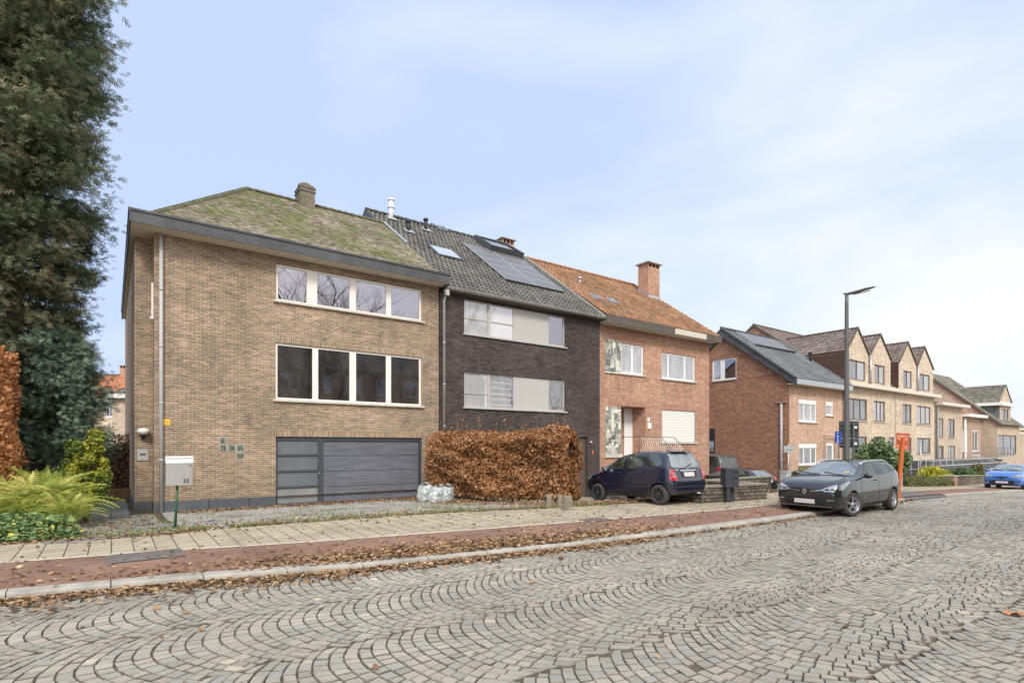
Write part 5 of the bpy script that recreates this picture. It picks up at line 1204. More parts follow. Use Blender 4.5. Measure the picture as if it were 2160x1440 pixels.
# ================================================================ cars: x from nose (0) to tail (L), y<0 is the car's left side, z up
def car(name,label,paint,P,loc,heading,group=None,cat='car'):
    # heading: world angle of the car's +x axis (nose to tail)
    o=bpy.data.objects.new(name,None); COL.objects.link(o); o.location=loc; o.rotation_euler=(0,0,heading); tag(o,label,cat,group); ORG[o.name]=(0,0,0)
    L=P['L']; xs=P['xs']; I=lambda key,x: float(np.interp(x,[q[0] for q in P[key]],[q[1] for q in P[key]]))
    mb=MB(); mb.cs=True; N=len(xs); half=7; ring=2*half-2
    for x in xs:
        zb,zt,zc,wm,wr=I('bot',x),I('belt',x),I('top',x),I('w',x),I('wr',x)
        zm=zb+.50*(zt-zb); wt=wm-.045
        gh=zc-zt
        pts=[(0,zb),(wm-.12,zb),(wm-.005,zb+.10),(wm,zm),(wt,zt),(wr,zc-.05 if gh>.2 else zc-.03),(wr*.55,zc-.008),(0,zc)]
        pts=[(0,zb),(wm-.10,zb),(wm,zb+.14),(wm,zm+.08),(wt,zt),(wr,zc-(.055 if gh>.2 else .025)),(0,zc)]
        half=len(pts)
        full=pts+[(-y,z) for (y,z) in pts[-2:0:-1]]; ring=len(full)
        mb.v+=[(x,y,z) for (y,z) in full]
    for i in range(N-1):
        for k in range(ring):
            k2=(k+1)%ring; mb.face((i*ring+k,(i+1)*ring+k,(i+1)*ring+k2,i*ring+k2))
    h=half-1
    def cap(b,flip):
        for k in range(h):
            a,c=b+k,b+k+1; d,e=b+(ring-k)%ring,b+(ring-k-1)%ring
            idx=[a,c,e,d]; 
            if k==0: idx=[a,c,e]
            if k==h-1: idx=[a,c,d]
            mb.face(tuple(idx if flip else idx[::-1]))
    cap(0,False); cap((N-1)*ring,True)
    me=mb.mesh('body',[paint,'black_plastic']); tmp=bpy.data.objects.new('body',me); COL.objects.link(tmp)
    bm=bmesh.new(); bm.from_mesh(me); bmesh.ops.recalc_face_normals(bm,faces=bm.faces)
    cl=bm.edges.layers.float.get('crease_edge') or bm.edges.layers.float.new('crease_edge')
    for e in bm.edges:
        a,b_=e.verts[0].index,e.verts[1].index
        if a%ring==b_%ring and (a%ring in (4,ring-4)): e[cl]=.55
        if a%ring==b_%ring and (a%ring in (5,ring-5)): e[cl]=.38
        if a%ring==b_%ring and (a%ring in (1,ring-1)): e[cl]=.6
    bm.to_mesh(me); bm.free()
    m=tmp.modifiers.new('s','SUBSURF'); m.levels=3; m.render_levels=3
    cuts=[]
    for wx in P['wheels']:
        for sy in (-1,1):
            c=MB(); c.lathe([(0,-.16),(P['ar'],-.16),(P['ar'],.30),(0,.30)],(0,0,0),axis=1,seg=40)
            cm=c.mesh('cut',['black_plastic']); bmx=bmesh.new(); bmx.from_mesh(cm); bmesh.ops.remove_doubles(bmx,verts=bmx.verts,dist=1e-4); bmesh.ops.recalc_face_normals(bmx,faces=bmx.faces); bmx.to_mesh(cm); bmx.free()
            co=bpy.data.objects.new('cut',cm); COL.objects.link(co); co.location=(wx,sy*(P['tw'])-(.0 if sy>0 else .14),P['wr_']+.02); cuts.append(co)
            q=tmp.modifiers.new('b','BOOLEAN'); q.operation='DIFFERENCE'; q.object=co; q.solver='EXACT'
    bpy.context.view_layer.update()
    dg=bpy.context.evaluated_depsgraph_get(); ev=bpy.data.meshes.new_from_object(tmp.evaluated_get(dg)); ev.name='body'
    bpy.data.objects.remove(tmp)
    for c in cuts: bpy.data.objects.remove(c)
    for p in ev.polygons:
        c=p.center
        p.use_smooth=True; p.material_index=0
        for wx in P['wheels']:
            dd=math.hypot(c.x-wx,c.z-P['wr_']-.02)
            if dd<P['ar']+.002 and abs(c.y)<P['tw']+.0+ .30 and (dd<P['ar']-.02 or abs(p.normal.y)<.25) and abs(c.y)<I('w',wx)-.012: p.material_index=1; p.use_smooth=False
        if p.normal.z<-.9 : p.material_index=1
    body=link('body',ev,o); bvh=BVHTree.FromPolygons([v.co for v in ev.vertices],[tuple(p.vertices) for p in ev.polygons])
    def cast(pl,a,b_):
        if pl=='L': r=bvh.ray_cast(Vector((a,-3,b_)),Vector((0,1,0)))
        elif pl=='R': r=bvh.ray_cast(Vector((a,3,b_)),Vector((0,-1,0)))
        elif pl=='F': r=bvh.ray_cast(Vector((-3,a,b_)),Vector((1,0,0)))
        elif pl=='B': r=bvh.ray_cast(Vector((L+3,a,b_)),Vector((-1,0,0)))
        else: r=bvh.ray_cast(Vector((a,b_,4)),Vector((0,0,-1)))
        return r[0],r[1]
    def decal(nm,pl,poly,mat,off=.005,step=.05,parent=None,both=False,lb=None,smooth=True):
        poly=[tuple(p) for p in poly]
        if both:
            decal(nm,pl,poly,mat,off,step,parent,False,lb); 
            if pl in 'LR': return decal(nm,'R' if pl=='L' else 'L',poly,mat,off,step,parent,False,lb)
            if pl in 'FB': return decal(nm,pl,[(-a,b_) for a,b_ in poly][::-1],mat,off,step,parent,False,lb)
            return decal(nm,pl,[(a,-b_) for a,b_ in poly][::-1],mat,off,step,parent,False,lb)
        ar=sum(poly[i][0]*poly[(i+1)%len(poly)][1]-poly[(i+1)%len(poly)][0]*poly[i][1] for i in range(len(poly)))
        if ar<0: poly=poly[::-1]
        # resample edges and fill
        pts=[]; n=len(poly)
        for i in range(n):
            a=Vector(poly[i]); b_=Vector(poly[(i+1)%n]); k=max(1,int((b_-a).length/step))
            for j in range(k): pts.append(a+(b_-a)*j/k)
        nb=len(pts); edges=[(i,(i+1)%nb) for i in range(nb)]
        x0=min(p.x for p in pts);x1=max(p.x for p in pts);y0=min(p.y for p in pts);y1=max(p.y for p in pts)
        x=x0+step*.5
        while x<x1:
            y=y0+step*.5
            while y<y1:
                inside=False
                for i in range(nb):
                    a,b_=pts[i],pts[(i+1)%nb]
                    if (a.y>y)!=(b_.y>y) and x<(b_.x-a.x)*(y-a.y)/(b_.y-a.y)+a.x: inside=not inside
                if inside and min((p-Vector((x,y))).length for p in pts[:nb])>step*.4: pts.append(Vector((x,y)))
                y+=step
            x+=step
        vv,ee,ff,_,_,_=geometry.delaunay_2d_cdt(pts,edges,[],1,1e-5)
        d=MB(); d.cs=smooth; ok={}
        for i,p in enumerate(vv):
            hit,nr=cast(pl,p.x,p.y)
            if hit is None: continue
            dirn={'L':Vector((0,-1,0)),'R':Vector((0,1,0)),'F':Vector((-1,0,0)),'B':Vector((1,0,0)),'T':Vector((0,0,1))}[pl]
            if nr.dot(dirn)<0: nr=-nr
            ok[i]=len(d.v); d.v.append(tuple(hit+nr*off))
        for f in ff:
            if all(i in ok for i in f):
                idx=[ok[i] for i in f]; 
                if pl in 'RF': idx=idx[::-1]
                d.face(tuple(idx))
        if not d.f: return None
        return d.build(nm,mat,parent or o,lb)
    def wheel(wx,sy,steer=0,rim='alloy',spokes=5):
        r=P['wr_']; w=P.get('tyre',.19); cy=sy*(P['tw']+.02)
        t=MB(); t.cs=True; t.lathe([(r*.66,-w/2),(r*.72,-w/2-.004),(r*.92,-w/2),(r*.985,-w/2+.03),(r,-w/2+.05),(r,w/2-.05),(r*.985,w/2-.03),(r*.92,w/2),(r*.72,w/2+.004),(r*.66,w/2)],(0,0,0),axis=1,seg=36)
        wl=t.build('wheel','tyre_worn',o); wl.location=(wx,cy,r); wl.rotation_euler=(0,0,steer)
        q=MB(); q.cs=True; s=sy; q.lathe([(r*.67,s*w/2*.96),(r*.62,s*w/2*.99),(r*.60,s*w/2*.7),(r*.56,s*w/2*.35),(r*.1,s*w/2*.25),(0,s*w/2*.25)],(0,0,0),axis=1,seg=32)
        q.cs=False
        for k in range(spokes):
            a=2*math.pi*k/spokes+.3; da=(.16 if spokes<=5 else .10)
            for e in ((-.5,.5),):
                p=[]
                for (rr,wd) in ((.12,.12),(.62,.085 if spokes>5 else .10)):
                    for sg in (-1,1): p.append((rr*r*math.cos(a)-sg*wd*r*math.sin(a)*.8,rr*r*math.sin(a)+sg*wd*r*math.cos(a)*.8))
                b0=len(q.v); y0,y1=s*w/2*.62,s*w/2*.90
                q.v+=[(p_[0],y1,p_[1]) for p_ in (p[0],p[1],p[3],p[2])]+[(p_[0],y0,p_[1]) for p_ in (p[0],p[1],p[3],p[2])]
                for fc in ((0,1,2,3),(0,4,5,1),(1,5,6,2),(2,6,7,3),(3,7,4,0)): q.face(tuple(b0+i for i in fc))
        q.cs=True; q.lathe([(0,s*w/2*.97),(r*.13,s*w/2*.95),(r*.16,s*w/2*.6)],(0,0,0),axis=1,seg=16)
        rm=q.build('rim',rim,wl)
        q=MB(); q.lathe([(0,s*w/2*.3),(r*.55,s*w/2*.36)],(0,0,0),axis=1,seg=20); q.build('brake_disc','black_plastic',wl)
        return wl
    def mirror(x,y,z,sy):
        q=MB(); q.cs=True; q.lathe([(0,-.03),(.07,-.02),(.085,.03),(.08,.08),(0,.085)],(0,0,0),axis=0,seg=14)
        for i in range(len(q.v)): v=q.v[i]; q.v[i]=(x+v[0],sy*(y+.11)+v[1]*1.25,z+.04+v[2]*.85)
        q.tube([(x+.02,sy*(y-.03),z-.01),(x+.02,sy*(y+.08),z+.01)],.02,6)
        mm=q.build('wing_mirror',paint if P.get('mirror_paint',True) else 'black_plastic',o)
        q=MB(); q.cs=True; q.lathe([(0,.001),(.07,0)],(x+.09,sy*(y+.11),z+.04),axis=0,seg=12); q.build('mirror_glass','car_glass_rear',mm)
    def handle(x,z,pl):
        hit,nr=cast(pl,x,z)
        if hit: 
            sy=-1 if pl=='L' else 1; q=MB(); q.cs=True; q.tube([(x-.09,hit.y,z),(x-.07,hit.y+sy*.03,z),(x+.07,hit.y+sy*.03,z),(x+.09,hit.y,z)],.014,6); q.build('door_handle',paint,o)
    return dict(o=o,decal=decal,wheel=wheel,mirror=mirror,handle=handle,cast=cast,body=body,I=I)
def seam(c,pl,pts,w=.010,mat='black_mark',nm='panel_gap',both=False):
    for a,b_ in zip(pts[:-1],pts[1:]):
        a=Vector(a);b_=Vector(b_); d=(b_-a).normalized(); n=Vector((-d.y,d.x))*w/2
        c['decal'](nm,pl,[a-n,b_-n,b_+n,a+n],mat,.003,.06,both=both)
# ---------------------------------------------------------------- navy compact
ax=[0,.03,.12,.3,.55,.85,1.15,1.45,1.75,2.1,2.5,2.9,3.15,3.27,3.36,3.45,3.52,3.57,3.60]
PA=dict(L=3.6,xs=ax,
 bot=[(0,.36),(.12,.24),(.5,.20),(3.1,.22),(3.5,.30),(3.6,.38)],
 belt=[(0,.62),(.12,.74),(.4,.86),(.85,.95),(1.4,.97),(2.4,1.0),(3.0,1.05),(3.4,1.05),(3.5,.96),(3.6,.66)],
 top=[(0,.66),(.08,.74),(.3,.88),(.62,1.02),(.85,1.12),(1.25,1.38),(1.6,1.52),(2.1,1.595),(2.6,1.60),(3.1,1.565),(3.28,1.52),(3.40,1.30),(3.49,1.03),(3.58,.74),(3.6,.68)],
 w=[(0,.62),(.12,.76),(.4,.83),(1,.86),(3,.86),(3.35,.845),(3.50,.815),(3.57,.76),(3.6,.68)],
 wr=[(0,.5),(.3,.62),(.85,.63),(1.4,.62),(2.6,.60),(3.2,.57),(3.45,.60),(3.6,.55)],
 wheels=(.68,3.10),ar=.335,tw=.755,wr_=.295)
def navy_car():
    a=R(53.4); Yr=15.8; rl=Vector((.269*Yr,Yr,0)); u=Vector((-math.cos(a),math.sin(a),0)); v=Vector((math.sin(a),math.cos(a),0))
    # rear left wheel contact is at rl; local rear left wheel (x=3.10,y=-.755); +x axis is -u; +y (right side) is v
    O=rl+u*3.10+v*.775; hd=math.atan2(-u.y,-u.x)
    def gz(p): return g(CA*p.x+SA*p.y,-SA*p.x+CA*p.y)
    zr,zf=gz(rl),gz(rl+u*2.42); O.z=zf+(zf-zr)*.68/2.42
    c=car('parked_car','dark navy compact car seen from behind, parked on the driveway before the orange brick house','navy_paint',PA,O,hd)
    c['o'].rotation_euler=(0,0,hd)
    c['o'].rotation_mode='XYZ'; c['o'].rotation_euler=(0,-math.atan2(zr-zf,2.42),hd)
    D=c['decal']
    gl='car_glass'
    D('side_window','L',[(1.06,1.02),(1.40,1.34),(1.60,1.46),(1.72,1.475),(1.78,1.05)],gl,both=True)
    D('side_window','L',[(1.86,1.05),(1.80,1.48),(2.30,1.505),(2.56,1.49),(2.50,1.10),(2.1,1.05)],gl,both=True)
    D('side_window','L',[(2.66,1.13),(2.72,1.10),(3.12,1.12),(3.16,1.24),(3.02,1.42),(2.90,1.47),(2.64,1.49)],gl,both=True)
    D('quarter_window','L',[(.80,1.0),(1.0,1.0),(1.30,1.26),(1.0,1.14)],gl,both=True)
    D('windscreen','T',[(.88,-.56),(1.52,-.50),(1.52,.50),(.88,.56)],gl)
    D('rear_window','B',[(-.60,1.06),(-.66,1.13),(-.545,1.47),(.545,1.47),(.66,1.13),(.60,1.06)],'car_glass_rear')
    q=MB(); q.prism([(3.08,1.560),(3.34,1.505),(3.35,1.525),(3.1,1.588)],1,-.43,.43); bevel(q.build('rear_spoiler','navy_paint',c['o']),.01)
    # tail lamps
    for sy in (-1,1):
        P_=[(sy*.60,.70),(sy*.755,.70),(sy*.755,.98),(sy*.72,1.04),(sy*.62,.98)]
        l=D('tail_lamp','B',P_,'red_lens',.012); 
        D('lamp_strip','B',[(sy*.61,.80),(sy*.75,.80),(sy*.75,.83),(sy*.61,.83)],'clear_lens',.016,parent=l); D('lamp_strip','B',[(sy*.61,.88),(sy*.75,.88),(sy*.75,.905),(sy*.61,.905)],'clear_lens',.016,parent=l)
        D('tail_lamp_side','L' if sy<0 else 'R',[(3.47,.72),(3.58,.72),(3.53,.97),(3.47,1.01)],'red_lens',.010,parent=l)
    D('plate_recess','B',[(-.36,.78),(.36,.78),(.36,.97),(-.36,.97)],'black_mark',.004)
    D('chrome_strip','B',[(-.36,.955),(.36,.955),(.36,.985),(-.36,.985)],'chrome',.014); D('number_plate','B',[(-.24,.80),(.24,.80),(.24,.92),(-.24,.92)],'plate',.016)
    hit,_=c['cast']('B',0,1.02)
    q=MB(); q.cs=True; x=hit.x+.012
    for k in range(16):
        a0,a1=2*math.pi*k/16,2*math.pi*(k+1)/16; q.tube([(x,.045*math.cos(a0),1.02+.045*math.sin(a0)),(x,.045*math.cos(a1),1.02+.045*math.sin(a1))],.007,5)
    for k in range(3): a0=math.pi/2+2*math.pi*k/3; q.tube([(x,0,1.02),(x,.042*math.cos(a0),1.02+.042*math.sin(a0))],.006,5)
    q.build('badge','chrome',c['o'])
    D('model_badge','B',[(-.58,.985),(-.45,.985),(-.45,1.01),(-.58,1.01)],'chrome',.012)
    # bumper
    q=MB(); 
    seam(c,'B',[(-.78,.64),(.78,.64)],.014); seam(c,'L',[(3.38,.62),(3.58,.64)],.012,both=True)
    D('bumper_strip','B',[(-.72,.50),(.72,.50),(.72,.54),(-.72,.54)],'black_plastic',.010); D('lower_valance','B',[(-.6,.32),(.6,.32),(.62,.40),(-.62,.40)],'black_plastic',.01)
    seam(c,'L',[(1.80,1.04),(1.80,.40),(1.02,.38),(1.0,.9)],both=True); seam(c,'L',[(1.80,.40),(2.62,.42),(2.72,.62),(2.60,.85),(2.60,1.1)],both=True)
    D('side_strip','L',[(1.02,.30),(2.70,.30),(2.70,.37),(1.02,.37)],'black_plastic',.012,both=True); D('rub_strip','L',[(.99,.56),(2.75,.57),(2.75,.60),(.99,.59)],'black_mark',.006,both=True)
    D('headlamp','L',[(.10,.66),(.34,.74),(.40,.86),(.26,.80),(.12,.74)],'clear_lens',.008,both=True)
    D('indicator','L',[(.72,.76),(.76,.76),(.76,.79),(.72,.79)],'clear_lens',.008,both=True)
    for x in (1.62,2.42): c['handle'](x,.93,'L'); c['handle'](x,.93,'R')
    c['mirror'](1.05,.80,1.03,-1); c['mirror'](1.05,.80,1.03,1)
    for wx in PA['wheels']:
        for sy in (-1,1): c['wheel'](wx,sy,0,'steel_rim',8)
    q=MB(); q.cs=True; q.tube([(3.3,0.4,.32),(3.62,.4,.30)],.025,8); q.build('exhaust','zinc',c['o'])
    q=MB(); q.tube([(2.0,0,1.59),(2.12,0,1.64)],.006,5); q.build('aerial','black_plastic',c['o'])
    q=MB(); q.cs=True; q.tube([(3.50,-.05,1.08),(3.47,.25,1.16)],.012,5); q.build('rear_wiper','black_plastic',c['o'])
navy_car()
# ---------------------------------------------------------------- estate and hatchback of the same family
def clio_params(estate):
    L=4.26 if estate else 4.06
    xs=[0,.03,.10,.25,.5,.8,1.05,1.3,1.6,1.95,2.3,2.7,3.1,3.5,3.8,4.0,4.14,4.22,4.26] if estate else [0,.03,.10,.25,.5,.8,1.05,1.3,1.6,1.95,2.3,2.7,3.1,3.45,3.7,3.9,4.0,4.06]
    if estate:
        top=[(0,.70),(.04,.80),(.15,.895),(.5,.985),(.9,1.03),(1.1,1.055),(1.5,1.23),(1.95,1.41),(2.4,1.46),(3.1,1.455),(3.7,1.42),(3.98,1.36),(4.12,1.16),(4.2,.98),(4.26,.70)]
        belt=[(0,.65),(.08,.76),(.3,.86),(.7,.93),(1.1,.96),(2,.98),(3,1.03),(3.8,1.07),(4.1,1.02),(4.22,.85),(4.26,.64)]
    else:
        top=[(0,.70),(.04,.80),(.15,.895),(.5,.985),(.9,1.03),(1.1,1.055),(1.5,1.23),(1.95,1.40),(2.4,1.45),(3.0,1.42),(3.45,1.34),(3.75,1.14),(3.92,1.0),(4.06,.68)]
        belt=[(0,.65),(.08,.76),(.3,.86),(.7,.93),(1.1,.96),(2,.98),(2.8,1.03),(3.5,1.08),(3.85,1.0),(4.0,.85),(4.06,.62)]
    return dict(L=L,xs=xs,top=top,belt=belt,bot=[(0,.34),(.10,.22),(.5,.19),(3.5,.22),(L-.15,.30),(L,.40)],
        w=[(0,.66),(.05,.745),(.15,.80),(.35,.84),(.8,.865),(1.3,.865),(3.3,.87),(3.8,.85),(L-.1,.76),(L,.66)],
        wr=[(0,.50),(.15,.62),(.5,.70),(1.05,.70),(1.3,.665),(1.95,.605),(3.0,.60),(3.7,.585),(L-.1,.60),(L,.5)],
        wheels=(.80,.80+2.59),ar=.345,tw=.745,wr_=.315,tyre=.205)
def family_car(label,paint,estate,O,hd,steer=0.0,lower='black_plastic'):
    P=clio_params(estate); c=car('parked_car',label,paint,P,O,hd); D=c['decal']; L=P['L']
    gl='car_glass'
    D('windscreen','T',[(1.10,-.66),(1.16,-.70),(1.88,-.54),(1.93,-.3),(1.95,0),(1.93,.3),(1.88,.54),(1.16,.70),(1.10,.66),(1.02,.3),(1.0,0),(1.02,-.3)],'car_glass_rear' ,.006)
    D('side_window','L',[(1.52,1.02),(1.95,1.30),(2.10,1.345),(2.36,1.36),(2.34,1.03)],gl,both=True)
    if estate:
        D('side_window','L',[(2.42,1.035),(2.44,1.365),(2.9,1.365),(3.22,1.34),(3.20,1.07)],gl,both=True); D('quarter_window','L',[(3.28,1.09),(3.30,1.33),(3.62,1.29),(3.86,1.16),(3.75,1.12)],gl,both=True)
    else: D('side_window','L',[(2.42,1.035),(2.44,1.36),(2.85,1.34),(3.25,1.22),(3.15,1.09)],gl,both=True)
    D('rear_window','B',[(-.56,1.06),(-.48,1.30),(.48,1.30),(.56,1.06)],'car_glass_rear')
    # headlamps, wrapping to the side
    for sy in (-1,1):
        l=D('headlamp','F',[(sy*.38,.69),(sy*.50,.645),(sy*.70,.655),(sy*.745,.74),(sy*.72,.83),(sy*.60,.80)],'clear_lens',.008,.03)
        D('lamp_inner','F',[(sy*.50,.69),(sy*.60,.68),(sy*.60,.715),(sy*.50,.72)],'black_mark',.012,parent=l); D('lamp_inner','F',[(sy*.63,.69),(sy*.71,.69),(sy*.71,.73),(sy*.63,.73)],'black_mark',.012,parent=l)
        D('headlamp_wing','L' if sy<0 else 'R',[(.16,.69),(.32,.71),(.70,.90),(.62,.915),(.32,.85),(.18,.80)],'clear_lens',.008,.03,parent=l)
        D('fog_grille','F',[(sy*.50,.40),(sy*.72,.40),(sy*.74,.48),(sy*.52,.48)],'black_mark',.006,.04); D('fog_strip','F',[(sy*.54,.43),(sy*.70,.43),(sy*.70,.45),(sy*.54,.45)],'chrome',.012,.04)
    D('grille_bar','F',[(-.42,.665),(-.16,.62),(0,.56),(.16,.62),(.42,.665),(.44,.705),(.14,.69),(0,.72),(-.14,.69),(-.44,.705)],'black_mark',.005,.04)
    D('chrome_strip','F',[(-.42,.680),(-.15,.640),(-.13,.655),(-.42,.700)],'chrome',.010,.04); D('chrome_strip','F',[(.42,.680),(.15,.640),(.13,.655),(.42,.700)],'chrome',.010,.04)
    D('lower_grille','F',[(-.48,.32),(.48,.32),(.56,.42),(.44,.50),(-.44,.50),(-.56,.42)],'black_mark',.006,.05)
    for zq in (.36,.40,.44): D('grille_slat','F',[(-.44,zq),(.44,zq),(.44,zq+.010),(-.44,zq+.010)],'black_plastic',.014,.06)
    D('bumper_lip','F',[(-.62,.265),(.62,.265),(.64,.285),(-.64,.285)],'zinc' if paint=='black_paint' else 'black_plastic',.012,.06)
    hit,_=c['cast']('F',0,.64)
    # diamond badge
    q=MB(); x=hit.x-.022
    q.cs=False
    o_=[(0,.078),(.056,0),(0,-.078),(-.056,0)]; i_=[(0,.040),(.028,0),(0,-.040),(-.028,0)]
    b0=len(q.v); q.v+=[(x-.012,a,.64+b_) for a,b_ in o_]+[(x-.012,a,.64+b_) for a,b_ in i_]+[(x+.02,a*1.1,.64+b_*1.1) for a,b_ in o_]+[(x+.01,a*.9,.64+b_*.9) for a,b_ in i_]
    for k in range(4): j=(k+1)%4; q.face((b0+k,b0+j,b0+4+j,b0+4+k)); q.face((b0+8+k,b0+8+j,b0+j,b0+k)); q.face((b0+4+k,b0+4+j,b0+12+j,b0+12+k))
    q.build('badge','chrome',c['o'])
    hp,_=c['cast']('F',.0,.36)
    q=MB(); q.box(hp.x-.035,hp.x-.018,-.26,.26,.335,.445); pl=bevel(q.build('number_plate','plate',c['o']),.004)
    q=MB(); q.box(hp.x-.030,hp.x+.02,-.27,.27,.325,.455); q.build('plate_frame','black_plastic',pl)
    # bonnet seams, roof, doors
    seam(c,'T',[(.17,-.50),(.45,-.66),(1.06,-.71)],.010); seam(c,'T',[(.17,.50),(.45,.66),(1.06,.71)],.010)
    seam(c,'L',[(1.40,.98),(1.28,.75),(1.30,.30),(2.38,.28),(2.40,1.02)],both=True); seam(c,'L',[(2.38,.28),(2.95,.30),(3.10,.62),(3.28,.80),(3.24,1.06)],both=True)
    D('sill_strip','L',[(1.22,.235),(2.98,.24),(2.98,.30),(1.22,.30)],lower,.010,both=True)
    D('scuttle','T',[(1.0,-.62),(1.09,-.66),(1.0,-.2),(.99,0),(1.0,.2),(1.09,.66),(1.0,.62),(.93,0)],'black_plastic',.006,.06)
    q=MB(); q.cs=True
    for (y0,y1) in ((-.50,.05),(.10,.62)): 
        pts=[]
        for t in np.linspace(0,1,5):
            h_,n_=c['cast']('T',1.06+.05*t+(.06 if t>.5 else 0),y0+(y1-y0)*t); pts.append(h_+Vector((0,0,.02)))
        q.tube(pts,.009,5)
    q.build('windscreen_wiper','black_plastic',c['o'])
    if estate:
        for sy in (-1,1):
            q=MB(); q.cs=True; pts=[]
            for t in np.linspace(0,1,12):
                x=1.90+t*1.95; y=sy*float(np.interp(x,[1.9,2.5,3.9],[.56,.565,.53])); h_,n_=c['cast']('T',x,y); pts.append(h_+Vector((0,0,.035*min(1,min(t,1-t)*8)+.004)))
            q.tube(pts,.022,6); q.build('roof_rail','steel_brushed',c['o'])
        D('sunroof','T',[(2.0,-.44),(2.02,0),(2.0,.44),(2.6,.46),(2.6,-.46)],'car_glass',.004)
    D('quarter_glass','L',[(1.26,1.0),(1.46,1.02),(1.62,1.11)],gl,both=True)
    for x in (2.22,): c['handle'](x,.90,'L'); c['handle'](x,.90,'R')
    for sy in (-1,1):
        D('tail_lamp','B',[(sy*.52,.86),(sy*.78,.86),(sy*.74,1.02),(sy*.56,1.0)],'red_lens',.010)
    c['mirror'](1.42,.83,1.0,-1); c['mirror'](1.42,.83,1.0,1)
    for wx in P['wheels']:
        for sy in (-1,1): c['wheel'](wx,sy,steer if wx<2 else 0,'alloy',5 if estate else 7)
    # tax disc sticker
    q=MB(); h_,n_=c['cast']('T',1.28,-.50); q.poly([h_+n_*.012+Vector((-.03,-.05,-.012)),h_+n_*.012+Vector((-.03,.05,-.012)),h_+n_*.012+Vector((.03,.05,.015)),h_+n_*.012+Vector((.03,-.05,.015))]); q.build('windscreen_sticker','golden_paper' if 'golden_paper' in MATS else 'yellow_sign',c['o'])
    q=MB(); q.tube([(3.4 if estate else 3.1,0,1.43),(3.55 if estate else 3.25,0,1.55)],.007,5); q.build('aerial','black_plastic',c['o'])
    return c
def put_family(px,py,h,a,estate,label,paint,steer,wheel=0.80,tw=.745,right=False):
    # px,py: contact of the car's front left wheel; a: direction nose to tail
    Y=h; X=(px-CX)/F*Y; u=Vector((math.cos(a),math.sin(a),0)); v=Vector((-math.sin(a),math.cos(a),0))
    fl=Vector((X,Y,0)); O=fl-u*wheel+v*(tw+.02)*(-1 if right else 1)
    def gz(p): return g(CA*p.x+SA*p.y,-SA*p.x+CA*p.y)
    mid=O+u*2.1; zf=gz(O+u*.8-v*.5); zr=gz(O+u*3.4-v*.5); O.z=zf+.006
    c=family_car(label,paint,estate,O,math.atan2(u.y,u.x),steer); c['o'].rotation_euler=(0,-math.atan2(zr-zf,2.6),math.atan2(u.y,u.x)); return c
put_family(1793,1083,14.3,R(36.3),True,'black estate car with roof rails and chrome diamond badge, half on the kerb','black_paint',R(-22))
put_family(2083,1035,31.3,R(38),False,'bright blue hatchback cut off by the right edge of the photo','blue_paint',R(3),right=True)
# ---------------------------------------------------------------- dark hatchback and grey van in the sunken yard
PH=dict(clio_params(False)); 
def sunk_hatch():
    px,py=1565,988; s0,n0=23.2,16.6
    # tail at px 1560-1620, roof top row 985
    Y=27.0; X=(1590-CX)/F*Y; zroof=CAMZ-(986-HY)*Y/F; z0=zroof-1.43
    hd=R(-58); u=Vector((math.cos(hd),math.sin(hd),0))
    O=Vector((X,Y,z0))-u*3.2
    c=car('parked_car','black hatchback seen from behind over the low stone wall','black_paint',PH,O,hd); D=c['decal']
    D('rear_window','B',[(-.60,1.06),(-.47,1.30),(.47,1.30),(.60,1.06)],'car_glass_rear'); D('rear_window_top','T',[(3.35,-.50),(3.35,.50),(3.72,.58),(3.72,-.58)],'car_glass_rear')
    D('side_window','L',[(1.52,1.02),(1.95,1.30),(2.36,1.36),(2.34,1.03)],'car_glass',both=True); D('side_window','L',[(2.42,1.035),(2.44,1.36),(2.85,1.34),(3.25,1.22),(3.15,1.09)],'car_glass',both=True)
    D('windscreen','T',[(1.16,-.64),(1.88,-.52),(1.88,.52),(1.16,.64)],'car_glass')
    for sy in (-1,1): D('tail_lamp','B',[(sy*.50,.84),(sy*.76,.84),(sy*.72,.99),(sy*.54,.97)],'red_lens',.010)
    D('number_plate','B',[(-.26,.76),(.26,.76),(.26,.87),(-.26,.87)],'white_mark',.012)
    D('badge','B',[(-.04,.93),(0,.89),(.04,.93),(0,.97)],'chrome',.014)
    for wx in PH['wheels']:
        for sy in (-1,1): c['wheel'](wx,sy)
sunk_hatch()
